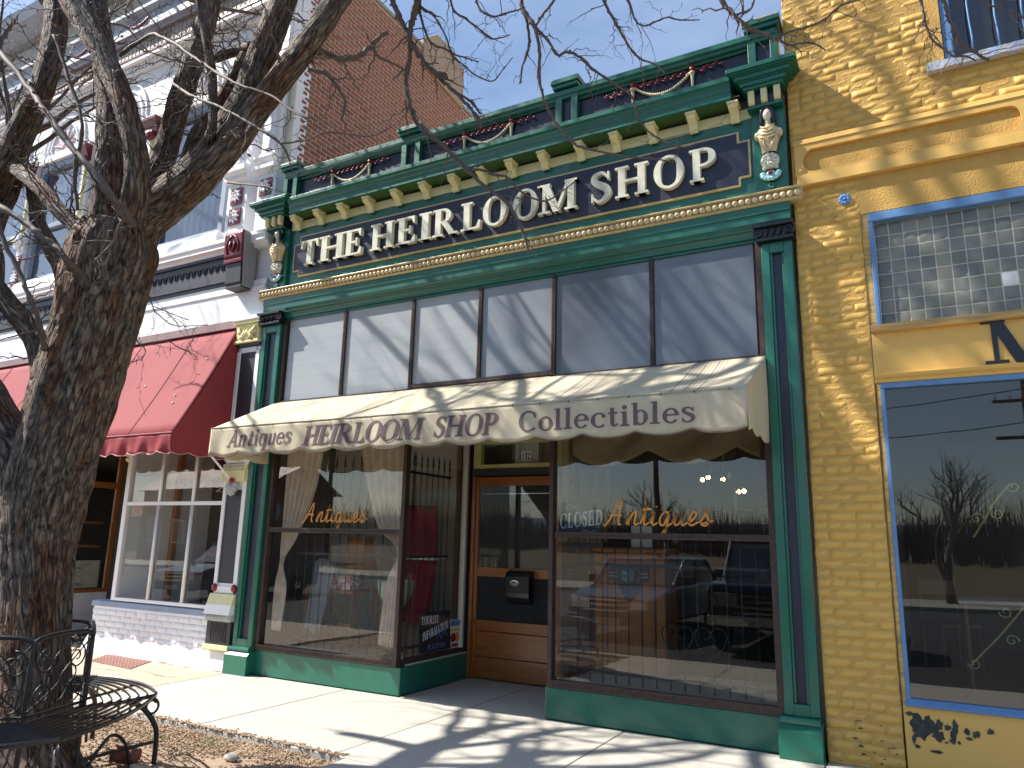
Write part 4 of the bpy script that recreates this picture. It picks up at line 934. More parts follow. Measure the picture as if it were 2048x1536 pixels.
# pilaster at the party wall
p = M().box(-7.86, -7.44, -.03, .06, .98, 4.06)
p.build('pilaster_shaft', WHITE, W, bevel=.004)
M().box(-7.80, -7.51, -.034, -.03, 1.02, 2.17).box(-7.80, -7.51, -.034, -.03, 2.52, 3.98).build('pilaster_panel', CHAR, W)
M().box(-7.86, -7.80, -.05, -.0305, .99, 4.0).box(-7.51, -7.44, -.05, -.0305, .99, 4.0).box(-7.7995, -7.5105, -.05, -.0305, 3.981, 4.05).build('pilaster_edge', WHITE, W, bevel=.004)
M().box(-7.87, -7.43, -.07, .06, 4.062, 4.10).build('pilaster_neck', CHAR, W)
cp = M().box(-7.89, -7.43, -.11, .06, 4.101, 4.135).prism([(-.085, 4.136), (-.085, 4.26), (-.105, 4.33), (-.105, 4.36), (.06, 4.36), (.06, 4.136)], 'x', -7.87, -7.45).box(-7.90, -7.42, -.125, .06, 4.361, 4.40)
for i in range(12): cp.box(-7.86+i*.035, -7.86+i*.035+.018, -.112, -.10, 4.335, 4.355)
cp.build('capital', CREAM, W, bevel=.004)
lv = M()
for k in range(7):
    a = pi*(k+.5)/7; lv.tube([(-7.66, -.09, 4.15), (-7.66+.09*cos(a), -.115, 4.17+.06*sin(a)), (-7.66+.15*cos(a), -.10, 4.18+.11*sin(a))], [.012, .022, .006], 6)
for sx in (-1, 1): lv.tube([(-7.66+sx*.05, -.1, 4.19), (-7.66+sx*.12, -.118, 4.24), (-7.66+sx*.16, -.105, 4.32)], [.02, .03, .008], 6)
for k in range(16): lv.ball((-7.80+k*.019, -.10, 4.16+.01*sin(k*2)), (.014, .016, .014), 6, 4)
lv.build('leaf_carving', CREAM, W, smooth=True)
M().box(-7.91, -7.42, -.14, .06, 4.401, 4.455).build('abacus', WHITE, W, bevel=.01)
# ornaments of the pilaster
on = M().box(-7.87, -7.44, -.075, -.03, 2.42, 2.50).box(-7.86, -7.45, -.085, -.03, 2.27, 2.419)
on.build('cream_tablet', CREAM, W, bevel=.004)
sh = M()
for k in range(7):
    a = pi+pi*(k+.5)/7; sh.tube([(-7.655, -.09, 2.27), (-7.655+.07*cos(a), -.105, 2.25+.09*sin(a)), (-7.655+.11*cos(a), -.09, 2.24+.15*sin(a))], [.012, .026, .016], 6)
SILVER = mat('silver grey paint', (.50, .52, .55), .4, None, 20)
sh.build('shell_carving', SILVER, W, smooth=True); sh = M()
for k in range(7): sh.ball((-7.82+k*.053, -.085, 2.455), (.027, .02, .02), 8, 5)
sh.build('egg_moulding', SILVER, W, smooth=True)
M().ball((-7.655, -.105, 2.285), (.034, .03, .038), 10, 7).build('red_boss', REDP, W, smooth=True)
M().box(-7.84, -7.47, -.06, -.03, 2.515, 2.54).box(-7.86, -7.45, -.075, -.03, 2.54, 2.575).build('white_tablet', WHITE, W, bevel=.004)
for x in (-7.80, -7.51): M().ball((x, -.06, 2.62), (.05, .03, .055), 10, 7).build('red_boss', REDP, W, smooth=True)
rod = M().tube([(-7.69, -.10, 2.30), (-7.86, -.30, 2.60)], .014, 6).ball((-7.86, -.30, 2.60), .028, 8, 6).tube([(-7.86, -.30, 2.60), (-7.72, -.06, 2.58)], .010, 6).build('flag_rod', WHITE, W)
for x in (-7.825, -7.475): M().ball((x, -.055, .965), (.045, .03, .05), 10, 7).build('red_boss', REDP, W, smooth=True)
M().box(-7.81, -7.49, -.05, -.03, .90, .985).build('white_tablet', WHITE, W, bevel=.004)
M().prism([(-.05, .895), (-.075, .895), (-.115, .77), (-.05, .77)], 'x', -7.87, -7.43).build('cream_tablet', CREAM, W)
M().prism([(-.05, .769), (-.115, .769), (-.14, .655), (-.05, .655)], 'x', -7.875, -7.43).build('white_tablet', WHITE, W)
M().prism([(-.1285, .725), (-.1345, .69), (-.136, .68), (-.13, .67)], 'x', -7.73, -7.58)
eg = M()
for k in range(7): eg.ball((-7.83+k*.06, -.115, .62), (.028, .035, .032), 8, 6)
eg.box(-7.875, -7.43, -.11, -.03, .575, .654).build('egg_moulding', mat('warm grey paint', (.55, .54, .52), .5), W, smooth=False)
rb_ = M().box(-7.86, -7.44, -.08, -.03, .30, .573)
for k in range(10): rb_.box(-7.79+k*.029, -7.775+k*.029, -.088, -.08, .33, .55)
rb_.build('ribbed_block', CHAR, W)
M().box(-7.875, -7.43, -.11, -.03, .24, .298).build('block_foot', CREAM, W, bevel=.008)
# belt courses
M().box(-17.5, -7.44, -.04, .05, 4.456, 4.86).build('belt_board', WHITE, W, bevel=.004)
M().prism([(.05, 4.861), (-.055, 4.861), (-.055, 4.90), (-.035, 4.915), (-.035, 5.0), (.05, 5.0)], 'x', -17.5, -7.46).build('belt_mould', WHITE, W)
dk = M().box(-17.5, -7.95, -.05, .05, 5.001, 5.46)
for k in range(70): dk.tube([(-8.02-k*.125+.045*cos(a), -.055, 5.24+.085*sin(a)) for a in [pi*i/6 for i in range(7)]], .012, 5)
dk.box(-17.5, -7.95, -.07, -.05, 5.05, 5.09).box(-17.5, -7.95, -.08, -.05, 5.42, 5.46)
dk.build('dark_frieze', CHAR, W)
M().prism([(.05, 5.461), (-.09, 5.461), (-.09, 5.50), (-.15, 5.52), (-.15, 5.58), (-.17, 5.60), (-.17, 5.65), (-.06, 5.69), (.05, 5.69)], 'x', -17.5, -7.44).build('sill_cornice', WHITE, W, bevel=.004)
cs = M().prism([(-.03, 5.655), (-.29, 5.65), (-.30, 5.60), (-.285, 5.30), (-.265, 5.26), (-.03, 5.26)], 'x', -8.05, -7.71).prism([(-.265, 5.258), (-.28, 5.245), (-.275, 5.20), (-.03, 5.20), (-.03, 5.258)], 'x', -8.05, -7.71)
cs.build('console_head', MAROON, W, bevel=.006)
cv = M()
for sx in (-1, 1):
    cv.tube([(-7.88+sx*.10, -.294, 5.33), (-7.88+sx*.12, -.30, 5.45), (-7.88+sx*.06, -.305, 5.55), (-7.88, -.306, 5.58)], .012, 6).tube([(-7.88, -.294, 5.36), (-7.88+sx*.05, -.31, 5.42), (-7.88+sx*.04, -.305, 5.5)], [.02, .018, .008], 6)
cv.build('console_carving', MAROON, W, smooth=True)
M().prism([(-.03, 5.198), (-.255, 5.198), (-.235, 4.93), (-.22, 4.90), (-.22, 4.86), (-.03, 4.86)], 'x', -8.03, -7.73).build('console_base', CHAR, W, bevel=.005)
M().prism([(-.02, 5.64), (-.27, 5.64), (-.25, 5.25), (-.22, 4.87), (-.02, 4.87)], 'x', -7.708, -7.704).build('console_cheek', mat('grey cheek paint', (.30, .30, .32), .6), W)
# upper storey
M().box(-17.5, -7.44, .14, .4, 5.69, 11.5).build('upper_wall', WHITE, W)
wins = [(-10.15, -8.55), (-12.0, -10.6), (-13.7, -12.3), (-15.4, -14.0), (-17.2, -15.7)]
for a, b in wins:
    w = M().box(a, a+.10, .02, .139, 5.87, 8.15).box(b-.10, b, .02, .139, 5.87, 8.15).box(a+.1, b-.1, .02, .139, 8.02, 8.15).box(a+.1, b-.1, .03, .139, 6.85, 6.93).box(a+.1, b-.1, .03, .139, 5.87, 5.96).build('upper_window', GREYBLUE, W, bevel=.006)
    M().box(a+.1, b-.1, .10, .106, 5.96, 8.02).build('glass', G_GREY, w)
    M().grid(lambda u, v: (a+.1+(b-a-.2)*u, .125+.006*sin(u*60), 5.96+2.06*v), 60, 1).build('net_curtain', mat('white net curtain', (.62, .66, .72), .8), w)
    M().prism([(-.10, 5.70), (-.10, 5.80), (-.07, 5.865), (.135, 5.868), (.135, 5.70)], 'x', a-.06, b+.06).build('window_sill', WHITE, W, bevel=.005)
    M().box(a-.05, b+.05, -.03, .135, 8.155, 8.27).build('window_head', WHITE, W, bevel=.005)
tilem = M().box(-.115, .115, -.008, .004, -.125, .125)
tile_base = tilem.mesh('flower_tile', MAROON)
fm = M()
for k in range(8):
    a = 2*pi*k/8; fm.tube([(.03*cos(a), -.014, .03*sin(a)), (.07*cos(a), -.024, .07*sin(a)), (.105*cos(a), -.012, .105*sin(a))], [.012, .022, .006], 6)
fm.ball((0, -.02, 0), (.028, .018, .028), 8, 6)
flower = fm.mesh('carved_flower', WHITE, True)
def tile(x, z, y=-.045):
    t_ = inst('flower_tile', tile_base, (x, y, z), W); inst('carved_flower', flower, (x, y, z), t_)
piers = [(-8.42, -8.02), (-10.55, -10.2), (-12.25, -12.05), (-13.95, -13.75), (-15.65, -15.45)]
for k, (a, b) in enumerate(piers):
    M().box(a, b, -.035, .135, 5.70, 8.15).build('pier', WHITE, W, bevel=.004)
    c = (a+b)/2; hw = (b-a)/2
    if k == 0: tile(-8.22, 6.34); tile(-8.22, 6.03)
    else: tile(c, 6.30) ; tile(c, 5.99)
    M().prism([(-.036, 6.55), (-.10, 6.58), (-.10, 6.64), (-.16, 6.68), (-.16, 6.76), (-.036, 6.80)], 'x', a-.03, b+.03).build('pier_mould', WHITE, W, bevel=.004)
    M().prism([(-.036, 7.86), (-.09, 7.88), (-.17, 8.10), (-.17, 8.15), (-.036, 8.15)], 'x', a, b).ball((c, -.10, 7.86), (hw*.7, .07, .09), 10, 7).build('corbel', MAROON, W, bevel=.004)
    M().lathe([(.07, 6.85), (.055, 7.0), (.055, 7.7), (.07, 7.85)], (c, -.02, 0), 14).build('half_column', CREAM if k else WHITE, W, smooth=True)
M().box(-7.80, -7.46, -.05, .135, 5.70, 9.4).build('corner_pier', WHITE, W, bevel=.005)
tile(-7.63, 6.35, -.06)
for z in (6.55, 6.72): M().prism([(-.051, z), (-.10, z+.03), (-.13, z+.06), (-.13, z+.11), (-.051, z+.15)], 'x', -7.86, -7.44).build('pier_mould', WHITE, W, bevel=.004)
M().lathe([(.075, 6.90), (.055, 7.05), (.055, 8.0), (.08, 8.2)], (-7.60, -.06, 0), 14).build('half_column', WHITE, W, smooth=True)
M().lathe([(.05, 6.6), (.045, 6.75), (.045, 8.6)], (-7.40, .06, 0), 12).build('downpipe', mat('cream downpipe', (.66, .63, .50), .5), W, smooth=True)
M().ball((-7.62, -.12, 8.25), (.11, .10, .16), 12, 8).build('corbel', MAROON, W, smooth=True)
# fan panels, dentils, soffit and eaves
M().box(-17.5, -7.44, .0, .135, 8.275, 9.22).build('fan_band', WHITE, W)
for a, b in wins+[(-8.45, -7.5)]:
    c = (a+b)/2; hw = min(.62, (b-a)/2-.06); fp = M()
    for r_ in (1.0, .82, .64): fp.tube([(c+hw*r_*cos(t_), -.012, 8.36+.72*r_*sin(t_)) for t_ in [pi*i/16 for i in range(17)]], .022, 6)
    for k in range(6): t_ = pi*(k+.5)/6; fp.tube([(c+hw*.1*cos(t_), -.01, 8.36+.07*sin(t_)), (c+hw*.6*cos(t_), -.01, 8.36+.44*sin(t_))], .016, 5)
    fp.build('fan_ornament', WHITE, W)
    M().prism([(c+hw*.44*cos(t_), 8.36+.32*sin(t_)) for t_ in [pi*i/12 for i in range(13)]], 'y', -.006, .01).build('fan_centre', PINK, W)
dn = M().box(-17.5, -7.44, -.06, .1, 9.222, 9.27)
for i in range(110): dn.box(-7.5-i*.09, -7.455-i*.09, -.10, -.06, 9.275, 9.35)
dn.box(-17.5, -7.44, -.075, .1, 9.275, 9.35)
dn.build('dentil_course', WHITE, W)
M().box(-17.5, -7.43, -.16, .1, 9.352, 9.42).build('dentil_cap', WHITE, W)
M().box(-17.5, -7.43, -.17, .1, 9.4205, 9.45).build('red_line', MAROON, W)
M().box(-17.5, -7.43, .02, .1, 9.4505, 9.95).build('board_frieze', TAUPE, W)
bj = M()
for k in range(100): bj.box(-17.4+k*.1, -17.392+k*.1, .014, .02, 9.4505, 9.95)
bj.build('board_joint', STONE, W, kind='stuff')
for k in range(60): pass
EAVE = mat('pale blue grey eave', (.46, .50, .58), .6)
M().prism([(.1, 9.952), (-.04, 9.952), (-.04, 10.0), (-.09, 10.04), (-.09, 10.09), (.0, 10.1), (.0, 10.46), (-.08, 10.50), (-.08, 10.56), (.1, 10.56)], 'x', -17.5, -7.40).build('eave_band', EAVE, W)
M().box(-17.5, -7.43, .02, .3, 10.561, 11.1).build('board_frieze', TAUPE, W)
M().prism([(.3, 11.101), (-.1, 11.101), (-.35, 11.3), (-.42, 11.5), (.3, 11.55)], 'x', -17.5, -7.40).build('eave', EAVE, W)
for a, b in wins[:3]:
    c = (a+b)/2; M().tube([(c-.3+.6*i/10, -.012, 10.36-.12*(1-(i/5-1)**2)) for i in range(11)], [.01+.018*(1-(i/5-1)**2) for i in range(11)], 6).build('painted_swag', MAROON, W)
# red brick side wall above the shop roof
M().box(-7.60, -7.442, .22, 14, 5.8, 10.09).box(-7.60, -7.442, .22, 4.3, 10.091, 10.55).build('mortar_wall', MORTAR_R, W)
M().box(-9, -7.6, .4, 14, 10.0, 10.3).build('roof', STONE, W)
mR = metas_for(REDBRICK, .0022, .0585, .197)
spots = []
for r in range(52):
    z = 6.62+r*.0755; yy = .30+(0 if r % 2 else -.107)
    while yy < 6.2:
        a, b = max(yy, .24), yy+.216
        if b-a > .06 and not (yy > 4.1 and z > 10.08): spots.append((-7.466, (a+b)/2, z, 0 if b-a > .18 else 1))
        yy += .216
lay_bricks(spots, mR, W, REDBRICK, rotz=pi/2)
M().box(-7.64, -7.41, .2, 3.05, 10.552, 10.62).build('coping', STONE, W, bevel=.01)
M().box(-7.64, -7.41, 4.45, 14, 10.102, 10.17).build('coping', STONE, W, bevel=.01)
ck = M()
ck.prism([(3.05, 10.2), (4.42, 10.05), (4.42, 10.92), (4.0, 11.1), (3.45, 11.1), (3.05, 10.75)], 'x', -8.4, -7.40).build('stucco_stack', STUCCO, W, bevel=.02)
# ---- red awning
ra = empty('red_awning', (-10.8, -.45, 2.8), 'long dark red canvas awning along the white shop behind the tree', 'awning')
RX0, RX1, RY, RZB, RZF = -14.2, -7.88, -.865, 4.40, 2.80
def rtop(u, w):
    x = RX0+(RX1-RX0)*u; return (x, -.01+(RY+.01)*w, RZB+(RZF-RZB)*w+.012*sin(pi*w)*sin(u*40)-.05*sin(pi*w))
M().sheet(rtop, 90, 10, .004, (0, .6, -.8)).build('canopy', CLOTH_R, ra, smooth=True)
def rv(u, w):
    x = RX0+(RX1-RX0)*u; zb = 2.550+.035*(1-abs(sin(pi*x/.30)))
    return (x, RY-.005-.02*w*sin(x*14+2*w)-.012*w*sin(x*31), RZF+.003+(zb-RZF)*w)
M().sheet(rv, 260, 6, .004).build('valance', CLOTH_R, ra, smooth=True)
M().tube([(rv(i/260, 1)[0], rv(i/260, 1)[1]-.002, rv(i/260, 1)[2]) for i in range(261)], .008, 5).build('trim_braid', CLOTH_RT, ra)
def rside(u, w):
    y = RY*u; zt = RZB+(RZF-RZB)*u-.05*sin(pi*u); zb = 2.555+.035*(1-abs(sin(pi*y/.30)))
    return (RX1+.006*sin(w*4+u*3), y, zt+(zb-zt)*w)
M().sheet(rside, 40, 16, .004, (-1, 0, 0)).build('side_panel', CLOTH_R, ra, smooth=True)
M().tube([rside(i/40, 1) for i in range(41)], .006, 5).build('trim_braid', CLOTH_RT, ra)
M().box(RX0-.05, RX1+.03, -.075, -.042, 4.345, 4.452).build('head_board', mat('dusty rose board', (.34, .22, .22), .6), ra)
sm2 = M()
for u in (.13, .32, .5, .68, .86): sm2.tube([Vector(rtop(u, q/10))+Vector((0, -.004, .006)) for q in range(11)], .004, 5)
sm2.tube([(RX0+(RX1-RX0)*i/40, RY-.01, RZF+.01) for i in range(41)], .006, 5)
sm2.build('seam', mat('pale red seam', (.62, .28, .27), .8), ra)
dr_ = M()
for (u, w) in ((.955, .30), (.925, .62), (.935, .70), (.80, .5)):
    c = Vector(rtop(u, w))+Vector((0, -.006, .006)); dr_.ball(c, (.018, .012, .012), 6, 4)
dr_.build('bird_dropping', WHITE, ra)
ri = M()
for x in (RX0+.03, -12, -10, RX1-.04): ri.tube([(x, RY+.02, 2.77), (x, 0, 4.3)], .014, 8).tube([(x, RY+.02, 2.77), (x, 0, 2.75)], .012, 8)
ri.tube([(RX0, RY+.02, 2.77), (RX1-.02, RY+.02, 2.77)], .014, 8).build('frame', CHROME, ra)
# ================================================================== THE STREET TREE: limbs as (x, y, z, radius) in metres
LIMBS = [
 ('trunk', [(-5.429,-3.4,-0.045,0.2625), (-5.457,-3.4,0.139,0.232), (-5.521,-3.4,0.451,0.2264), (-5.612,-3.4,0.774,0.2278), (-5.694,-3.4,1.112,0.2361), (-5.767,-3.4,1.465,0.2517), (-5.779,-3.4,1.794,0.2771), (-5.742,-3.4,2.094,0.2904), (-5.652,-3.4,2.395,0.2878), (-5.567,-3.4,2.778,0.301), (-5.472,-3.4,3.125,0.2987), (-5.415,-3.4,3.481,0.3125), (-5.364,-3.4,3.761,0.3182), (-5.341,-3.4,3.945,0.2665)]),
 ('limb', [(-5.902,-3.42,1.794,0.1999), (-6.08,-3.45,2.041,0.1903), (-6.293,-3.5,2.316,0.1873), (-6.565,-3.55,2.608,0.1778), (-6.873,-3.6,2.959,0.1648), (-7.146,-3.62,3.403,0.1515), (-7.244,-3.62,3.922,0.1397), (-7.112,-3.6,4.402,0.1291), (-6.811,-3.6,4.742,0.1161), (-6.653,-3.58,5.099,0.1086), (-6.552,-3.55,5.432,0.0977), (-6.583,-3.5,5.878,0.104), (-6.736,-3.45,6.335,0.099), (-7.104,-3.4,7.016,0.0955), (-7.87,-3.3,8.161,0.0904)]),
 ('limb', [(-5.305,-3.36,3.849,0.2002), (-5.127,-3.3,4.07,0.1799), (-4.919,-3.25,4.204,0.1653), (-4.718,-3.2,4.364,0.1578), (-4.537,-3.15,4.643,0.1307), (-4.425,-3.1,4.945,0.1146), (-4.331,-3.05,5.37,0.1093), (-4.241,-3.0,5.787,0.1073), (-4.176,-2.95,6.227,0.0983), (-4.125,-2.85,6.934,0.0828)]),
 ('limb', [(-4.713,-3.2,4.333,0.1165), (-4.451,-3.2,4.467,0.1044), (-4.224,-3.15,4.771,0.0977), (-4.019,-3.1,5.038,0.0943), (-3.917,-3.0,5.331,0.096), (-3.758,-2.95,5.599,0.0929), (-3.648,-2.85,5.95,0.0876), (-3.504,-2.7,6.436,0.072)]),
 ('limb', [(-5.345,-3.45,3.657,0.1696), (-5.392,-3.47,4.032,0.1446), (-5.401,-3.5,4.447,0.1219), (-5.506,-3.5,4.916,0.1071), (-5.689,-3.5,5.434,0.0959), (-5.914,-3.48,5.912,0.0879), (-6.185,-3.45,6.497,0.0798), (-6.556,-3.4,7.295,0.0675)]),
 ('limb', [(-5.036,-3.5,3.905,0.1059), (-4.864,-3.6,4.066,0.0905), (-4.844,-3.65,4.317,0.084), (-4.938,-3.7,4.642,0.0818), (-5.176,-3.72,5.04,0.0845), (-5.48,-3.75,5.453,0.0876), (-5.86,-3.75,5.894,0.088), (-6.227,-3.75,6.332,0.0842), (-6.939,-3.7,7.152,0.0749)]),
 ('limb', [(-5.34,-3.25,4.092,0.1277), (-5.323,-3.2,4.352,0.1117), (-5.288,-3.15,4.637,0.0986), (-5.258,-3.12,4.943,0.0925), (-5.194,-3.1,5.337,0.0935), (-5.16,-3.05,5.695,0.0874), (-5.156,-3.0,6.077,0.0852), (-5.193,-2.95,6.54,0.0794), (-5.282,-2.9,7.156,0.0656)]),
 ('limb', [(-4.752,-3.1,4.529,0.0913), (-4.492,-3.3,4.573,0.0401), (-4.496,-3.32,4.816,0.0336), (-4.509,-3.35,5.059,0.0372), (-4.537,-3.4,5.297,0.0339), (-4.618,-3.45,5.647,0.0344), (-4.651,-3.5,5.939,0.0311)]),
 ('limb', [(-5.12,-3.15,4.241,0.1067), (-5.041,-3.1,4.533,0.0647), (-4.947,-3.1,4.801,0.0684), (-4.829,-3.05,5.001,0.0615), (-4.748,-3.0,5.26,0.0512), (-4.656,-2.95,5.544,0.048)]),
 ('limb', [(-4.585,-2.95,5.591,0.0515), (-4.738,-2.95,5.619,0.0484), (-4.858,-3.0,5.588,0.0447), (-4.912,-3.05,5.526,0.0371)]),
 ('branch', [(-4.841,-3.6,3.786,0.0313), (-4.767,-3.8,3.877,0.0252), (-4.918,-3.9,4.094,0.0241), (-5.16,-3.95,4.324,0.0233), (-5.431,-4.0,4.613,0.024), (-5.747,-4.0,4.916,0.0235), (-6.035,-4.02,5.191,0.0228), (-6.526,-4.05,5.637,0.021)]),
 ('branch', [(-5.325,-3.6,3.441,0.0457), (-5.239,-3.8,3.513,0.0246), (-5.369,-3.85,3.633,0.0235), (-5.498,-3.9,3.735,0.0237), (-5.668,-3.95,3.854,0.0226), (-5.88,-4.0,3.981,0.0216), (-6.284,-4.05,4.222,0.0196)]),
 ('limb', [(-5.371,-3.5,3.562,0.1143), (-5.379,-3.6,3.77,0.0668), (-5.549,-3.62,3.918,0.0611), (-5.756,-3.65,4.073,0.0623), (-6.02,-3.66,4.298,0.0605), (-6.399,-3.62,4.53,0.0632), (-6.766,-3.58,4.731,0.058), (-6.93,-3.57,4.834,0.0472)]),
 ('limb', [(-5.595,-3.45,2.967,0.1486), (-5.849,-3.4,3.379,0.0917), (-6.109,-3.35,3.736,0.0808), (-6.43,-3.3,3.99,0.0726), (-6.692,-3.3,4.25,0.0668), (-6.841,-3.3,4.499,0.056), (-6.97,-3.3,4.726,0.0488)]),
 ('limb', [(-5.802,-3.45,2.749,0.1568), (-6.01,-3.5,3.04,0.0939), (-6.163,-3.55,3.21,0.0844), (-6.382,-3.6,3.414,0.0788), (-6.614,-3.65,3.627,0.073), (-7.101,-3.7,3.96,0.0647)]),
 ('branch', [(-5.519,-3.7,2.898,0.0263), (-5.471,-3.8,3.055,0.0182), (-5.432,-3.9,3.208,0.0166), (-5.579,-3.95,3.44,0.0169), (-5.733,-4.0,3.681,0.0171), (-5.816,-4.05,3.874,0.0159)]),
 ('branch', [(-4.887,-3.8,3.452,0.0086), (-4.702,-3.82,3.522,0.0084), (-4.603,-3.85,3.6,0.0084), (-4.574,-3.85,3.667,0.0074)]),
 ('branch', [(-5.398,-3.7,3.977,0.0125), (-5.424,-3.75,4.288,0.0146), (-5.326,-3.8,4.612,0.0125), (-5.553,-3.85,5.078,0.0128), (-5.75,-3.9,5.468,0.0131)]),
 ('branch', [(-3.966,-3.0,5.303,0.0338), (-3.961,-2.8,5.447,0.0262), (-3.834,-2.7,5.397,0.0233), (-3.757,-2.6,5.45,0.0236), (-3.715,-2.5,5.591,0.0225), (-3.69,-2.45,5.691,0.0196), (-3.609,-2.4,5.774,0.0151)]),
 ('branch', [(-3.678,-2.5,5.597,0.0149), (-3.661,-2.45,5.53,0.012), (-3.593,-2.4,5.493,0.009), (-3.495,-2.3,5.45,0.0075)]),
 ('branch', [(-3.851,-3.0,5.112,0.0148), (-3.754,-2.9,5.101,0.0153), (-3.708,-2.8,5.008,0.0112), (-3.694,-2.75,4.934,0.0099), (-3.759,-2.7,4.828,0.0071)]),
 ('branch', [(-5.331,-3.6,5.344,0.0132), (-4.801,-3.7,5.272,0.0145), (-4.436,-3.75,5.049,0.0128), (-4.115,-3.8,4.8,0.0113), (-3.817,-3.85,4.565,0.0099), (-3.468,-3.9,4.317,0.0085), (-3.192,-3.9,4.165,0.0074), (-2.969,-3.9,3.986,0.0055), (-2.846,-3.9,3.92,0.0039)]),
 ('branch', [(-4.603,-3.6,4.871,0.0122), (-4.161,-3.75,4.545,0.0094), (-3.818,-3.8,4.34,0.009), (-3.498,-3.85,4.132,0.0077), (-3.261,-3.85,3.965,0.0082), (-3.18,-3.8,3.898,0.0074), (-3.163,-3.75,3.843,0.0058), (-3.162,-3.7,3.752,0.0041)]),
 ('branch', [(-3.18,-3.8,3.898,0.0059), (-3.165,-3.7,3.956,0.0054), (-3.138,-3.6,4.025,0.0051), (-3.124,-3.5,4.117,0.0049), (-3.049,-3.4,4.14,0.0046), (-2.928,-3.3,4.146,0.0046), (-2.871,-3.2,4.235,0.0043), (-2.824,-3.15,4.316,0.0036)]),
 ('branch', [(-3.868,-3.6,3.896,0.0073), (-3.525,-3.7,3.754,0.0055), (-3.366,-3.7,3.704,0.0047), (-3.285,-3.7,3.665,0.0033)]),
 ('branch', [(-3.57,-2.6,6.599,0.0423), (-3.747,-2.3,6.516,0.0286), (-3.833,-2.1,6.391,0.0262), (-3.793,-2.05,6.246,0.0245), (-3.743,-2.0,6.107,0.0228), (-3.677,-2.0,5.961,0.0226)]),
 ('branch', [(-3.481,-2.55,6.652,0.0424), (-3.605,-2.2,6.537,0.0319), (-3.609,-2.05,6.343,0.0275), (-3.672,-2.0,6.222,0.0261), (-3.69,-2.0,6.068,0.0243), (-3.708,-1.97,5.92,0.0211), (-3.742,-1.94,5.762,0.0211), (-3.776,-1.9,5.569,0.0212), (-3.73,-1.88,5.401,0.0201), (-3.701,-1.85,5.285,0.0194), (-3.621,-1.8,5.181,0.0187), (-3.475,-1.75,5.046,0.0179), (-3.381,-1.7,4.936,0.0178), (-3.284,-1.68,4.825,0.0196), (-3.195,-1.65,4.723,0.017), (-3.092,-1.62,4.609,0.015), (-2.952,-1.58,4.498,0.0142), (-2.848,-1.55,4.373,0.0135), (-2.783,-1.52,4.226,0.0122), (-2.734,-1.5,4.08,0.0109), (-2.703,-1.5,3.976,0.0072)]),
 ('branch', [(-3.677,-2.0,5.961,0.0226), (-3.607,-1.95,5.838,0.02), (-3.515,-1.9,5.699,0.018), (-3.419,-1.85,5.59,0.0179), (-3.326,-1.8,5.492,0.0172), (-3.231,-1.76,5.374,0.0152), (-3.157,-1.74,5.281,0.0145), (-3.104,-1.72,5.19,0.0138), (-3.083,-1.7,5.118,0.0081)]),
 ('branch', [(-3.492,-1.9,5.677,0.0256), (-3.436,-1.9,5.634,0.0287), (-3.373,-1.88,5.602,0.027)]),
 ('branch', [(-3.326,-1.8,5.492,0.0127), (-3.233,-1.76,5.419,0.0121), (-3.165,-1.74,5.362,0.0107), (-3.086,-1.72,5.243,0.0094)]),
 ('branch', [(-3.243,-1.66,4.777,0.0158), (-3.113,-1.62,4.765,0.0113), (-2.997,-1.6,4.7,0.0106), (-2.908,-1.58,4.679,0.0099), (-2.824,-1.55,4.58,0.0092), (-2.717,-1.52,4.478,0.0079), (-2.56,-1.5,4.407,0.0073), (-2.432,-1.48,4.464,0.0066), (-2.313,-1.46,4.537,0.006)]),
 ('branch', [(-3.507,-2.4,7.74,0.0513), (-3.369,-2.1,7.364,0.0359), (-3.045,-1.9,6.806,0.0257), (-2.839,-1.75,6.477,0.0211), (-2.73,-1.7,6.268,0.0196), (-2.703,-1.68,6.146,0.0189), (-2.612,-1.66,5.997,0.0182), (-2.585,-1.6,5.786,0.0144), (-2.606,-1.56,5.573,0.0131), (-2.589,-1.52,5.393,0.0125), (-2.534,-1.5,5.239,0.0118), (-2.471,-1.46,5.11,0.0117), (-2.338,-1.42,4.922,0.011), (-2.154,-1.38,4.83,0.0103), (-1.883,-1.34,4.727,0.0089), (-1.667,-1.3,4.671,0.0076), (-1.501,-1.28,4.608,0.0058)]),
 ('branch', [(-2.719,-1.68,6.202,0.0158), (-2.692,-1.62,6.034,0.0127), (-2.689,-1.6,5.871,0.0114), (-2.756,-1.58,5.707,0.0095), (-2.793,-1.56,5.543,0.0076)]),
 ('branch', [(-2.612,-1.66,5.997,0.0138), (-2.509,-1.6,5.858,0.0112), (-2.43,-1.56,5.711,0.013), (-2.35,-1.54,5.727,0.0117), (-2.265,-1.5,5.686,0.0117), (-2.147,-1.46,5.548,0.011), (-2.028,-1.42,5.439,0.0103), (-1.925,-1.4,5.34,0.0096), (-1.831,-1.36,5.242,0.0102), (-1.801,-1.34,5.074,0.0089), (-1.718,-1.3,4.931,0.0083), (-1.595,-1.28,4.823,0.0076), (-1.451,-1.26,4.742,0.0064), (-1.312,-1.25,4.751,0.0052)]),
 ('branch', [(-2.816,-1.75,6.571,0.016), (-2.637,-1.7,6.333,0.0132), (-2.412,-1.68,6.186,0.0111), (-2.531,-1.66,6.072,0.0106), (-2.592,-1.66,5.99,0.01)]),
 ('branch', [(-2.304,-2.0,6.845,0.027), (-2.072,-1.8,6.325,0.0179), (-1.944,-1.66,5.951,0.0119), (-1.903,-1.62,5.846,0.0107), (-1.846,-1.6,5.713,0.01), (-1.785,-1.56,5.579,0.0094), (-1.715,-1.52,5.471,0.0088), (-1.581,-1.5,5.376,0.0075), (-1.515,-1.48,5.287,0.0058)]),
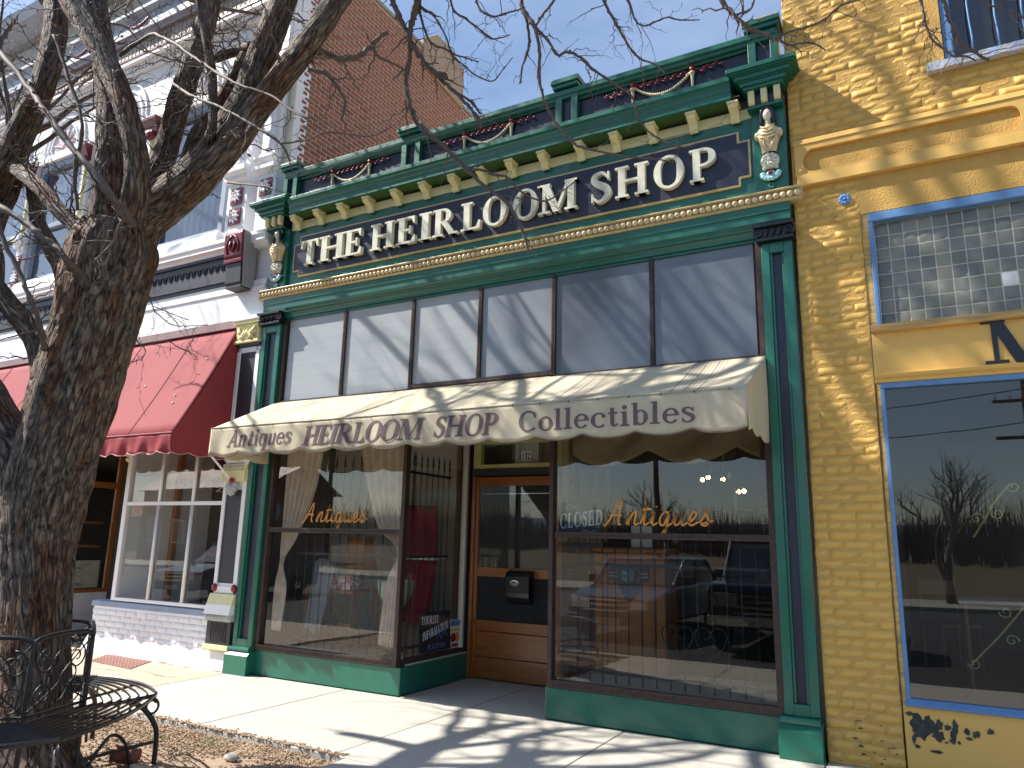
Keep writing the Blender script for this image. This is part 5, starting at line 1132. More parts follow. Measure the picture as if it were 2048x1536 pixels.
 ('branch', [(-1.87,-1.7,6.225,0.0119), (-1.745,-1.66,5.899,0.0088), (-1.703,-1.64,5.736,0.0081), (-1.636,-1.62,5.67,0.0075), (-1.551,-1.6,5.69,0.0069), (-1.454,-1.58,5.711,0.0063), (-1.36,-1.56,5.668,0.0063), (-1.206,-1.55,5.619,0.0045)]),
 ('branch', [(-3.42,-2.2,6.615,0.0221), (-3.613,-2.0,6.356,0.0163), (-3.592,-1.96,6.169,0.0111), (-3.515,-1.92,5.964,0.0103), (-3.387,-1.88,5.882,0.0096), (-3.317,-1.86,5.811,0.0089), (-3.315,-1.85,5.726,0.007)]),
 ('branch', [(-3.612,-2.0,6.329,0.013), (-3.471,-1.94,6.191,0.0084), (-3.38,-1.9,6.007,0.0077), (-3.319,-1.86,5.836,0.0083), (-3.21,-1.82,5.776,0.0076), (-3.08,-1.8,5.702,0.0057)]),
 ('branch', [(-3.343,-2.0,6.588,0.0161), (-3.299,-1.92,6.244,0.0103), (-3.176,-1.88,6.111,0.0095), (-3.018,-1.85,5.945,0.0088), (-2.932,-1.82,5.866,0.0075), (-2.769,-1.8,5.862,0.0056)]),
 ('branch', [(-3.317,-1.86,5.801,0.0083), (-3.207,-1.82,5.69,0.007), (-3.111,-1.8,5.584,0.0069), (-2.943,-1.78,5.484,0.0062), (-2.858,-1.76,5.577,0.005), (-2.767,-1.75,5.675,0.0037)]),
 ('branch', [(-3.104,-1.95,6.428,0.0127), (-3.031,-1.9,6.159,0.0101), (-2.939,-1.88,6.064,0.0106), (-2.879,-1.86,6.047,0.0093), (-2.764,-1.82,6.073,0.0081), (-2.685,-1.75,6.124,0.0069)]),
 ('branch', [(-1.36,-1.9,6.4,0.025), (-1.155,-1.7,5.979,0.0194), (-1.022,-1.6,5.692,0.0154), (-0.97,-1.58,5.599,0.0148), (-0.911,-1.56,5.505,0.0142), (-0.823,-1.52,5.424,0.0136), (-0.708,-1.48,5.342,0.0124), (-0.655,-1.46,5.32,0.0108), (-0.586,-1.42,5.272,0.0086), (-0.494,-1.4,5.271,0.0075), (-0.411,-1.38,5.248,0.0069), (-0.349,-1.36,5.19,0.0048)]),
 ('branch', [(-0.669,-1.46,5.325,0.0092), (-0.58,-1.42,5.381,0.0092), (-0.438,-1.36,5.423,0.0086), (-0.337,-1.3,5.489,0.0086), (-0.23,-1.26,5.59,0.0081), (-0.121,-1.24,5.615,0.007), (0.009,-1.2,5.681,0.0064)]),
 ('branch', [(-0.931,-1.56,5.556,0.0098), (-0.868,-1.54,5.573,0.0082), (-0.826,-1.52,5.602,0.0077), (-0.796,-1.5,5.702,0.0071)]),
 ('branch', [(-0.882,-1.55,5.545,0.0071), (-0.88,-1.55,5.675,0.0066), (-0.9,-1.55,5.815,0.0066)]),
 ('branch', [(-0.027,-1.6,6.221,0.0232), (0.19,-1.35,5.83,0.0155), (0.291,-1.2,5.488,0.0093), (0.299,-1.18,5.396,0.0088), (0.305,-1.16,5.326,0.0088), (0.324,-1.14,5.251,0.0083), (0.344,-1.12,5.188,0.0083), (0.412,-1.1,5.105,0.0077), (0.462,-1.08,5.049,0.0077), (0.53,-1.06,5.044,0.0066), (0.591,-1.05,4.99,0.0046)]),
 ('branch', [(0.265,-1.4,5.966,0.0205), (0.389,-1.25,5.661,0.0144), (0.432,-1.2,5.435,0.0123), (0.447,-1.18,5.321,0.0122), (0.476,-1.15,5.219,0.0122), (0.51,-1.12,5.123,0.0117), (0.573,-1.1,5.043,0.0111), (0.663,-1.08,4.951,0.0085)]),
 ('branch', [(0.48,-1.3,5.584,0.0113), (0.642,-1.2,5.355,0.0065), (0.71,-1.18,5.296,0.006), (0.78,-1.16,5.253,0.0059), (0.884,-1.12,5.18,0.0059), (0.992,-1.1,5.062,0.0049)]),
 ('branch', [(-5.129,-3.35,3.096,0.0103), (-5.058,-3.3,3.008,0.005), (-5.022,-3.28,2.977,0.0045), (-4.986,-3.25,2.996,0.0041), (-4.856,-3.2,3.018,0.0041), (-4.801,-3.15,2.978,0.0039), (-4.687,-3.1,2.923,0.0037), (-4.618,-3.1,2.878,0.0027)]),
 ('branch', [(-5.022,-3.28,2.977,0.0041), (-4.983,-3.28,2.931,0.0037), (-5.009,-3.28,2.887,0.0033), (-5.053,-3.28,2.872,0.0033), (-5.122,-3.28,2.86,0.0029)]),
 ('branch', [(-5.058,-3.3,3.419,0.0084), (-5.042,-3.25,3.344,0.0046), (-5.036,-3.22,3.28,0.0046), (-4.95,-3.2,3.21,0.004), (-4.892,-3.15,3.161,0.0036), (-4.754,-3.1,3.15,0.0033), (-4.621,-3.05,3.155,0.0029)]),
 ('branch', [(-5.055,-3.22,3.314,0.0038), (-4.931,-3.2,3.263,0.0034), (-4.846,-3.15,3.227,0.0029), (-4.774,-3.1,3.2,0.0021)]),
]
tree = empty('street_tree', (-5.43, -3.4, 0), 'bare honey locust with a thick forking brown trunk inside the iron bench', 'tree')
def bark_tube(pts, name, sides, k, m=BARK, rough=.07, flare=False):
    sp = spline(pts, k); n = sides; vs = []; uvs = []; bk = []; L = 0; ref = None; N = len(sp); fs = []
    for i, q in enumerate(sp):
        p = Vector(q[:3]); a = Vector(sp[max(i-1, 0)][:3]); b = Vector(sp[min(i+1, N-1)][:3]); tt = (b-a).normalized()
        if i: L += (p-Vector(sp[i-1][:3])).length
        if ref is None: ref = Vector((1, 0, 0)); 
        ref = (ref-tt*ref.dot(tt)).normalized(); bi = tt.cross(ref)
        for j in range(n):
            an = 2*pi*j/n; d = ref*cos(an)+bi*sin(an); r = q[3]
            if rough:
                kk = r*7/max(r, .03)*1.0
                s1 = noise.noise(Vector((cos(an)*3.2*max(.5, r*7), sin(an)*3.2*max(.5, r*7), L*2.2)))
                s2 = abs(noise.noise(Vector((cos(an)*r*34, sin(an)*r*34, L*5.0+3))))
                r *= 1+rough*1.1*s1
                r += min(.022, q[3]*.16)*(s2-.35)*.9
            if flare: r *= 1+.55*max(0, (.35-p.z)/.4)**2*(1+.35*sin(3*an+1))
            vs.append(tuple(p+d*r))
    fs = [(i*n+j, i*n+(j+1) % n, (i+1)*n+(j+1) % n, (i+1)*n+j) for i in range(N-1) for j in range(n)]
    fs += [tuple(range(n))[::-1], tuple((N-1)*n+j for j in range(n))]
    me = bpy.data.meshes.new(name); me.from_pydata(vs, [], fs); me.polygons.foreach_set('use_smooth', [True]*len(me.polygons))
    uv = me.uv_layers.new(name='UVMap'); Ls = [0]
    for i in range(1, N): Ls.append(Ls[-1]+(Vector(sp[i][:3])-Vector(sp[i-1][:3])).length)
    R0 = max(q[3] for q in sp)
    for poly in me.polygons:
        idx = [me.loops[li].vertex_index for li in poly.loop_indices]; js = [v % n for v in idx]; wrap = 0 in js and n-1 in js
        for li, v in zip(poly.loop_indices, idx):
            j = v % n; i = v//n
            if wrap and j == 0: j = n
            uv.data[li].uv = (j/n*2*pi*R0*1.0, Ls[min(i, N-1)]+R0*3)
    me.materials.append(m); o = bpy.data.objects.new(name, me); col.objects.link(o); o.parent = tree; o.location = -wpos(tree)
    return sp
tw = M(); random.seed(21)
def twig(p, d, L, r, lvl=0, droop=0.0):
    """a zigzag locust twig with swollen nodes and short spurs"""
    n = max(3, int(L/.055)); pts = [p.copy()]; rs = [r]; q = p.copy(); d = d.normalized(); sgn = 1
    side = d.cross(Vector((R()-.5, R()-.5, R()-.5))).normalized()
    for i in range(n):
        sgn = -sgn; d = (d+Vector((U(-.16, .16), U(-.16, .16), U(-.16, .16)-droop))).normalized()
        q = q+(d+side*.30*sgn).normalized()*(L/n); pts.append(q.copy()); t_ = (i+1)/n; rs.append(r*(1-.75*t_)*(1.25 if i % 2 else .95))
        if lvl < 2 and R() < (.34 if lvl == 0 else .2) and i > 0:
            dd = (d+Vector((U(-1, 1), U(-1, 1), U(-.8, .8)))).normalized()
            twig(q.copy(), dd, L*U(.18, .5), max(.0016, rs[-1]*.62), lvl+1, droop)
        elif R() < .5 and lvl < 2:
            dd = (side*sgn+d*.4).normalized()*U(.012, .035); tw.tube([q, q+dd], [max(.0025, rs[-1]*1.0), .0018], 4)
    tw.tube(pts, [max(.0014, x) for x in rs], 4)
for kind, L in LIMBS:
    pts = [tuple(q) for q in L]; r0 = max(q[3] for q in pts)
    if kind == 'trunk': bark_tube(pts, 'trunk', 72, 14, flare=True, rough=.085)
    elif kind == 'limb': sp = bark_tube(pts, 'limb', 36 if r0 > .08 else 20, 12)
    else:
        # knobbly thin branch
        sp = spline(pts, 5); n = len(sp); path = []; rs = []
        for i, q in enumerate(sp):
            jit = min(.007, q[3]*.35)
            path.append(Vector((q[0]+U(-jit, jit), q[1]+U(-jit, jit), q[2]+U(-jit, jit)))); rs.append(max(.0028, q[3]*(1.28 if R() < .16 else U(.88, 1.05))))
        M().tube(path, rs, 8).build("branch", TWIG, tree, smooth=True)
        for i in range(2, n-1):
            if R() < .30:
                d = (path[i+1]-path[i-1]).normalized(); d = (d*.5+Vector((U(-1, 1), U(-.8, .8), U(-1, .7)))).normalized()
                twig(path[i], d, U(.10, .42), max(.0022, rs[i]*.45), 1, .03)
            if R() < .25: 
                dd = Vector((U(-1, 1), U(-1, 1), U(-1, 1))).normalized()*(rs[i]+.012); tw.tube([path[i], path[i]+dd], [rs[i]*.7, rs[i]*.4], 5)
    if kind == 'limb':
        for i in range(8, len(sp)-1, 4):
            if R() < .75:
                q = sp[i]; d = Vector((U(-1, 1), U(-1, .6), U(-.2, 1))).normalized(); twig(Vector(q[:3])+d*q[3]*.9, d, U(.25, .85), U(.004, .008), 0, .02)
# crown above the picture: limbs go on up and spread, their twigs hang towards the street
crown = []
def grow(p, d, r, L, lvl, spread):
    n = max(4, int(L/.22)); pts = [(p.x, p.y, p.z, r)]; q = p.copy(); d = d.normalized(); kids = []
    for i in range(n):
        d = (d+Vector((U(-.16, .16), U(-.16, .16), U(-.12, .14)))).normalized(); q = q+d*(L/n); rr = r*(1-.6*(i+1)/n); pts.append((q.x, q.y, q.z, rr))
        if i >= 1 and R() < (.29 if lvl < 2 else .2): kids.append((q.copy(), d.copy(), rr))
    crown.append((lvl, pts))
    if lvl < 3:
        for (a, b, rr) in kids:
            s = Vector((U(-1, 1), U(-1, 1), U(-.5, .7)))
            grow(a, (b*.55+s*.8+spread*.25).normalized(), rr*U(.45, .65), L*U(.40, .62), lvl+1, spread)
    grow_tips.append((q.copy(), d.copy(), r*.4))
grow_tips = []
random.seed(44)
for p, d, r, L in ((LIMBS[1][1][-1][:3], (-.30, .12, 1), .10, 6.0), ((-6.556, -3.4, 7.295), (-.35, .22, 1), .085, 5.5), ((-6.939, -3.7, 7.152), (-.65, .12, .9), .095, 6.0),
                   ((-5.282, -2.9, 7.156), (-.35, .30, 1), .08, 5.0), ((-4.125, -2.85, 6.934), (.35, .25, .9), .094, 3.2), ((-3.504, -2.7, 6.436), (.6, .2, .8), .08, 3.0),
                   (LIMBS[1][1][-3][:3], (-.8, .15, .9), .075, 6.0), (LIMBS[1][1][-2][:3], (-.7, .35, .9), .075, 6.0), ((-6.4, -3.4, 7.0), (-.45, .45, .9), .07, 5.0), (LIMBS[1][1][-1][:3], (-.1, .35, 1), .08, 5.0)):
    grow(Vector(p), Vector(d), r, L, 0, Vector(d).normalized())
# the limbs on the far left side lean out over the pavement
def lean(gs, hs, rs): return [(gx-.894*h, gy-.365*h, h, r) for (gx, gy), h, r in zip(gs, hs, rs)]
SHADE = [lean([(-3.9, -2.9), (-3.5, -2.25), (-3.48, -1.9), (-3.56, -1.47), (-3.55, -1.1), (-3.5, -.65), (-3.32, -.25)], [2.9, 3.7, 4.4, 5.2, 6.1, 7.2, 8.4], [.16, .14, .125, .115, .10, .085, .06]),
         lean([(-3.56, -1.47), (-3.87, -1.44), (-4.14, -1.42), (-4.4, -1.43)], [5.2, 5.5, 5.7, 5.9], [.08, .07, .065, .065]),
         lean([(-3.2, -2.4), (-2.75, -1.95), (-2.5, -1.75), (-2.2, -1.62), (-1.8, -1.5), (-1.3, -1.2)], [4.2, 5.2, 6.2, 7.2, 8.4, 9.6], [.12, .115, .10, .085, .07, .05]),
         lean([(-3.3, -2.2), (-2.86, -1.57), (-2.83, -1.25), (-2.7, -1.0), (-2.49, -.86), (-2.3, -.63), (-2.11, -.32)], [4.0, 6.2, 7.2, 8.0, 8.8, 9.6, 10.4], [.11, .10, .09, .085, .075, .06, .045]),
         lean([(-2.83, -1.25), (-3.05, -.95), (-3.1, -.6), (-2.95, -.25)], [7.2, 8.4, 9.4, 10.4], [.07, .06, .05, .035]), lean([(-2.5, -1.75), (-2.1, -1.1), (-1.8, -.6), (-1.6, -.15)], [6.2, 8.0, 9.6, 11.0], [.08, .065, .05, .035])]
A_PTS = LIMBS[1][1]
for k, at_ in ((0, 3), (2, 4), (3, 5)):
    q = A_PTS[at_]; SHADE[k].insert(0, tuple(q[:3])+(SHADE[k][0][3]*.95,))
for L in SHADE: crown.append((1, L)); grow_tips.append((Vector(L[-1][:3]), (Vector(L[-1][:3])-Vector(L[-2][:3])).normalized(), .02))
# high limbs reaching over the roofs; (x, z) is where each one's shade meets the fronts
OVER = [([(-.62, 6.72), (-.47, 6.43), (-.26, 6.14), (-.07, 5.86), (.13, 5.49), (.2, 5.17)], .034), ([(-.02, 6.75), (.04, 6.37), (.05, 6.16), (.02, 5.9)], .03), ([(-.29, 6.6), (-.05, 6.2), (.27, 5.9), (.38, 5.62), (.51, 5.33), (.63, 5.05)], .036),
        ([(-.64, 5.97), (-.39, 5.56), (-.14, 5.3)], .03), ([(-.12, 5.27), (-.03, 5.0), (.07, 4.73), (.15, 4.44)], .032), ([(.25, 5.02), (.33, 4.67), (.45, 4.44)], .028), ([(-.83, 3.75), (-.61, 3.23), (-.46, 3.05), (-.32, 2.77), (-.22, 2.6)], .036),
        ([(-3.85, 4.41), (-3.65, 3.93), (-3.4, 3.46)], .04), ([(-2.0, 4.27), (-1.67, 3.77), (-1.36, 3.4)], .045), 
        ([(-2.5, 6.69), (-2.17, 6.17), (-1.97, 5.72), (-1.67, 5.26)], .035), ([(-1.39, 6.44), (-1.21, 5.94), (-1.14, 5.49)], .035), ([(.55, 3.72), (.62, 3.38), (.75, 3.05)], .04)]
rng = random.Random(77); HUB = [(-6.5, -3.3, 9.6), (-6.9, -3.25, 11.0), (-8.2, -3.2, 10.6)]
for line, r in OVER:
    n = len(line); L = []
    for i, (sx, sz) in enumerate(line):
        d = 1.95+.75*i/(n-1)+rng.uniform(-.03, .03); L.append((sx-2.45*d, -d, sz+2.74*d, r*(.55+.45*i/(n-1))))
    hub = min(HUB, key=lambda h: (Vector(h)-Vector(L[-1][:3])).length); L.append(tuple(Vector(L[-1][:3]).lerp(Vector(hub), .5)+Vector((0, -.05, .1)))+(r*1.1,)); L.append(hub+(r*1.2,))
    crown.append((1, L))
crown.append((0, [LIMBS[4][1][-1], (-6.55, -3.4, 8.4, .075), (-6.5, -3.3, 9.6, .07), (-6.9, -3.25, 11.0, .055)])); crown.append((0, [LIMBS[1][1][-1], (-8.0, -3.3, 9.2, .09), (-8.2, -3.2, 10.6, .06)]))
for L in SHADE[::2]+SHADE[3:4]:
    for q in L[2:]: grow(Vector(q[:3]), Vector((U(-1, .3), U(-.4, .8), U(.2, 1))), q[3]*.5, 2.2, 1, Vector((-.5, .3, .8)))
for feeders in ([(-4.0, -2.83, 7.15, .075), (-3.7, -2.7, 7.2, .06), (-3.50, -2.6, 6.75, .055), (-3.56, -2.6, 6.6, .057)], [(-4.1, -2.85, 6.95, .08), (-3.85, -2.7, 7.1, .07), (-3.52, -2.58, 6.85, .06), (-3.48, -2.55, 6.65, .058)],
                [(-3.9, -2.8, 7.3, .075), (-3.75, -2.6, 7.7, .07), (-3.6, -2.45, 7.85, .07), (-3.5, -2.4, 7.74, .07)], [(-3.35, -2.68, 6.65, .06), (-2.95, -2.3, 7.3, .055), (-2.45, -2.05, 7.05, .042), (-2.304, -2.0, 6.845, .037)],
                [(-3.2, -2.66, 6.85, .06), (-2.4, -2.3, 7.7, .055), (-1.55, -2.0, 6.95, .042), (-1.36, -1.9, 6.4, .035)], [(-2.4, -2.3, 7.7, .055), (-1.2, -2.0, 8.1, .05), (-.3, -1.75, 7.2, .04), (-.027, -1.6, 6.22, .032)],
                [(-1.2, -2.0, 8.1, .04), (-.2, -1.6, 7.4, .03), (.32, -1.4, 6.4, .027), (.38, -1.4, 6.05, .026)], [(-3.5, -2.4, 7.8, .05), (-3.6, -2.3, 7.2, .04), (-3.42, -2.2, 6.62, .031)],
                [(-.2, -1.6, 7.4, .03), (.45, -1.4, 6.7, .02), (.62, -1.3, 5.9, .014)], [(-2.9, -2.25, 7.25, .03), (-2.9, -2.1, 6.7, .02), (-2.85, -2.0, 6.35, .014)], [(-3.3, -2.15, 6.5, .02), (-3.2, -2.05, 6.3, .016), (-3.1, -2.0, 6.2, .013)]):
    crown.append((1, feeders))
for lvl, pts in crown:
    sp = spline(pts, 4 if lvl < 2 else 2); path = [Vector(q[:3]) for q in sp]; rs = [max(.003, q[3]) for q in sp]
    if rs[0] > .055: bark_tube(pts, 'limb', 20, 8)
    elif lvl < 2: M().tube(path, rs, 9).build('limb' if rs[0] > .05 else 'branch', TWIG, tree, smooth=True)
    else: tw.tube(path, rs, 5)
random.seed(9)
for p, d, r in grow_tips: twig(p, d, U(.4, .9), max(.004, r), 0, .05)
for lvl, pts in crown:
    for q in pts[2:]:
        if R() < .12: twig(Vector(q[:3]), Vector((U(-1, 1), U(-1, 1), U(-.9, .6))), U(.3, .8), U(.003, .006), 1, .05)
tw.build('twigs', TWIG, tree, kind='stuff')
lf = M(); random.seed(5)
for (cx, cy, cz, n) in ((-5.6, -3.3, 5.6, 30), (-7.2, -3.6, 6.2, 36), (-5.2, -3.2, 4.6, 14), (-2.9, -1.7, 5.9, 10)):
    for i in range(n):
        c = Vector((random.gauss(cx, .6), random.gauss(cy, .3), random.gauss(cz, .5))); a = Vector((U(-1, 1), U(-1, 1), U(-1, 1))).normalized(); b = a.cross(Vector((U(-1, 1), U(-1, 1), U(-1, 1)))).normalized(); s = U(.010, .026)
        lf.add([c-a*s, c+b*s*.5, c+a*s, c-b*s*.5], [(0, 1, 2, 3)])
lf.build('dry_leaves', LEAF, tree, kind='stuff')

# ================================================================== IRON TREE BENCH
bn = empty('iron_tree_bench', (-5.43, -3.4, 0), 'black wrought iron ring bench with slatted seat around the tree trunk', 'bench')
ZS = .445; ZB = .93
outer = [Vector((-5.03, -2.81, 0)), Vector((-4.36, -3.90, 0)), Vector((-4.95, -4.62, 0)), Vector((-6.05, -4.50, 0)), Vector((-6.62, -3.42, 0)), Vector((-5.97, -2.66, 0))]
inner = [Vector((-5.10, -3.31, 0)), Vector((-4.93, -3.80, 0)), Vector((-5.18, -4.08, 0)), Vector((-5.70, -3.98, 0)), Vector((-5.96, -3.42, 0)), Vector((-5.62, -3.00, 0))]
outer = outer[:1]+outer[1:]
mid = Vector((-5.43, -3.45, 0))
def z_(v, z): return Vector((v.x, v.y, z))
for i in range(6):
    o0, o1, i0, i1 = outer[i], outer[(i+1) % 6], inner[i], inner[(i+1) % 6]
    bow = (((o0+o1)/2-mid).normalized())
    # outer edge curves out a little
    def edge(u, w, o0=o0, o1=o1, i0=i0, i1=i1, bow=bow):
        a = i0.lerp(o0, w); b = i1.lerp(o1, w); q = a.lerp(b, u)+bow*.10*w*4*u*(1-u); return Vector((q.x, q.y, ZS-.03*(1-abs(2*w-1))**2*0+.012*w))
    M().tube([edge(k/12, 1) for k in range(13)], .016, 6, flat=.55).build('seat_rim', IRON, bn)
    M().tube([edge(k/12, 0) for k in range(13)], .012, 6).build('seat_rim', IRON, bn)
    for q in range(1, 8):
        w = q/8; M().tube([edge(k/10, w)+Vector((0, 0, .004)) for k in range(11)], .0095, 6, flat=.3).build('slat', IRON, bn)
    M().tube([z_(i0, ZS-.012), z_(i0.lerp(o0, .5), ZS-.014), z_(o0, ZS+.0)], .014, 6, flat=.6).build('spoke', IRON, bn)
    M().tube([edge(.5, k/6)+Vector((0, 0, -.014)) for k in range(7)], .010, 6).build('spoke', IRON, bn)
    # bowed front leg, foot, scroll and brace
    od = (o0-mid).normalized()
    leg = [z_(o0-od*.16, ZS-.03), z_(o0-od*.06, ZS-.10), z_(o0+od*.02, ZS-.22), z_(o0+od*.035, ZS-.34), z_(o0+od*.035, -.02)]
    M().tube(spline(leg, 6), .018, 8).build('leg', IRON, bn, smooth=True)
    M().tube([z_(i0, -.02), z_(i0, ZB)], .016, 8, flat=.8).build('back_post', IRON, bn)
    M().tube([z_(i0, .10), z_(o0+od*.03, .13)], .012, 6).build('stretcher', IRON, bn)
    sc = M(); c = z_(o0-od*.02, ZS-.075)
    ring = [c+od*(.045*cos(a)*(1-.012*k))+Vector((0, 0, .055*sin(a)*(1-.012*k))) for k, a in enumerate([pi/2-2*pi*1.15*q/22 for q in range(23)])]
    sc.tube(ring, .009, 6).build('scroll', IRON, bn, smooth=True); sc = M(); c2 = z_(o0-od*.20, ZS-.075)
    sc.tube([c2+od*.04*cos(a)+Vector((0, 0, .045*sin(a))) for a in [pi*2*q/16 for q in range(17)]], .008, 6).build('scroll', IRON, bn, smooth=True)
    hb = M(); hoop = [z_(i0.lerp(o0, .15), .05), z_(i0.lerp(o0, .4), .22), z_(i0.lerp(o0, .62), .16), z_(i0.lerp(o0, .72), .0)]
    hb.tube(spline(hoop, 6), .011, 6).build('hoop', IRON, bn, smooth=True)
    # back panel: top rail, low rail and scrolls
    e = (i1-i0).normalized(); Lp = (i1-i0).length; pn = empty('back_panel', tuple(i0), None, None); del pn['label']; del pn['category']; pn.parent = bn; pn.location = i0-wpos(bn)
    M().tube(spline([z_(i0, ZB-.015), z_(i0.lerp(i1, .15), ZB+.012), z_(i0.lerp(i1, .5), ZB+.022), z_(i0.lerp(i1, .85), ZB+.012), z_(i1, ZB-.015)], 4), .015, 8).build('top_rail', IRON, pn, smooth=True)
    M().tube([z_(i0, ZS+.035), z_(i1, ZS+.035)], .010, 6).build('low_rail', IRON, pn)
    sw = M(); cz = (ZB+ZS)/2
    def sp2(cu, cv, r, turns, a0, sg):
        return [z_(i0+e*(cu*Lp+r*(1-.8*q/24)*cos(a0+sg*turns*2*pi*q/24)), cz+cv+r*(1-.8*q/24)*sin(a0+sg*turns*2*pi*q/24)) for q in range(25)]
    for cu, sg in ((.25, 1), (.75, -1)):
        sw.tube(sp2(cu, .10, .085, 1.5, pi/2 if sg > 0 else pi/2, sg), .0055, 5); sw.tube(sp2(cu, -.10, .085, 1.5, -pi/2, -sg), .0055, 5)
    sw.tube(spline([z_(i0, ZB-.02), z_(i0.lerp(i1, .45), cz+.02), z_(i0.lerp(i1, .55), cz-.06), z_(i1, ZS+.05)], 6), .0055, 5)
    sw.tube(spline([z_(i1, ZB-.02), z_(i0.lerp(i1, .55), cz+.03), z_(i0.lerp(i1, .45), cz-.05), z_(i0, ZS+.05)], 6), .0055, 5)
    sw.tube([z_(i0.lerp(i1, .5)+e*(.09*cos(a)), cz+.16*sin(a)) for a in [2*pi*q/20 for q in range(21)]], .0055, 5)
    sw.build('scrollwork', IRON, pn, smooth=True)

# ================================================================== SMALL THINGS OUTSIDE
# chequered rust red hatch plate in the old pavement
hx = [(-9.42, -.52), (-8.50, -.60), (-8.86, .0), (-9.80, .0)]
hp_ = empty('hatch_plate', (-9.1, -.3, 0), 'rust red chequered steel hatch plate set in the pavement beside the white brick plinth', 'hatch')
M().prism(hx, 'z', .0015, .008).build('plate', RUST, hp_, bevel=.002)
lug = M()
A_, B_, C_, D_ = [Vector((p[0], p[1], 0)) for p in hx]
for i in range(26):
    for j in range(13):
        u, v = (i+.5)/26, (j+.5)/13; c = A_.lerp(B_, u).lerp(D_.lerp(C_, u), v); a = .5 if (i+j) % 2 else 2.1; d = Vector((cos(a), sin(a), 0))*.016; nn = Vector((-d.y, d.x, 0))*.28
        lug.add([(c-d-nn)+Vector((0, 0, .008)), (c+d-nn)+Vector((0, 0, .008)), (c+d+nn)+Vector((0, 0, .008)), (c-d+nn)+Vector((0, 0, .008)), (c-d*.7)+Vector((0, 0, .012)), (c+d*.7)+Vector((0, 0, .012))], [(0, 1, 5, 4), (2, 3, 4, 5), (1, 2, 5), (3, 0, 4)])
lug.build('chequer_lugs', RUST, hp_, kind='stuff')
bk_ = M(); rnd = random.Random(3)
b0 = brick_mesh('loose_brick', .19, .07, .09, CLAY, .008, 77)
o = inst('loose_brick', b0, (-5.13, -2.93, .05), None, rot=(.25, .12, .5)); tag(o, 'broken red brick lying on the soil under the bench', 'brick')
stn = M().ball((0, 0, 0), (.07, .045, .03), 10, 6)
stn.v = [(x+.01*noise.noise(Vector((x*30, y*30, z*30))), y+.01*noise.noise(Vector((x*30, y*30, z*30+5))), z) for x, y, z in stn.v]
o = stn.build('stone', mat('pale grey stone', (.45, .42, .37), .9, None, 20, .5, .4), smooth=True); o.location = (-4.62, -2.42, .0); tag(o, 'pale lump of stone among the wood chips', 'stone')
for k, (x, y, a) in enumerate(((-4.86, -2.98, .3), (-4.80, -3.02, .15))):
    o = M().box(-.09, .09, -.02, .02, 0, .016).build('wood_scrap', mat('bleached scrap wood', (.62, .52, .38), .85), bevel=.003); o.location = (x, y, .012+.0*k); o.rotation_euler = (.05, .1, a); tag(o, ('pale scrap of wood on the soil beside the bench foot', 'shorter pale scrap of wood nearest the bench foot')[k], 'wood scrap', 'scraps of wood by the bench')
# mailbox on the door
mb = empty('mailbox', (-4.21, 1.27, 1.08), 'black metal mailbox with an oval silver badge hung on the wooden door', 'mailbox')
pr = [(.0, 1.27), (-.05, 1.262), (-.10, 1.235), (-.115, 1.20), (-.115, 1.02), (-.105, .97), (-.07, .915), (-.03, .895), (.0, .90)]
M().prism([(1.325+a*1.0, z) for a, z in pr], 'x', -4.365, -4.06).build('body', BLACK_M, mb, bevel=.008)
M().prism([(1.325+a*1.06, z+.004) for a, z in [(.0, 1.272), (-.05, 1.266), (-.10, 1.24), (-.118, 1.20), (-.118, 1.175), (-.10, 1.175), (.0, 1.2)]], 'x', -4.372, -4.053).build('lid', BLACK_M, mb, bevel=.006)
em = M(); em.lathe([(0, -.008), (1, -.006), (1, .004), (0, .004)], (0, 0, 0), 24, 'y'); em.v = [(-4.245+x*.058, 1.204+y, 1.135+z*.030) for x, y, z in em.v]
eb = em.build('badge', CHROME, mb)
em = M(); em.lathe([(0, -.0105), (1, -.009), (1, -.0065), (0, -.0065)], (0, 0, 0), 24, 'y'); em.v = [(-4.245+x*.044, 1.204+y, 1.135+z*.020) for x, y, z in em.v]; em.build('badge_field', BLACK_M, eb)
M().tube([(-4.285+q*.006, 1.1925, 1.135+.010*sin(q*1.6)) for q in range(14)], .0035, 5).build('badge_script', CHROME, eb)
# signs in the windows
def board_sign(name, corners, lab, cat):
    e = empty(name, tuple(corners[0]), lab, cat); a, b, c, d = [Vector(x) for x in corners]; n_ = (b-a).cross(d-a).normalized()
    M().add([a, b, c, d, a+n_*.008, b+n_*.008, c+n_*.008, d+n_*.008], [(3, 2, 1, 0), (4, 5, 6, 7), (0, 1, 5, 4), (1, 2, 6, 5), (2, 3, 7, 6), (3, 0, 4, 7)]).build('board', CARD_BK, e)
    return e, a, b, d, n_
def sign_word(e, word, a, b, d, n_, u0, u1, v0, h, m, rise=0., off=.0095, gap=.06):
    tmp = M(); put_text(tmp, word, u0, u1, lambda x: v0+rise*(x-u0), lambda x, z: 0, h, gap=gap); ex = (b-a); ez = (d-a)
    tmp.v = [tuple(a+ex*x+ez*z+n_*(off-y)) for x, y, z in tmp.v]; return tmp.build('lettering', m, e)
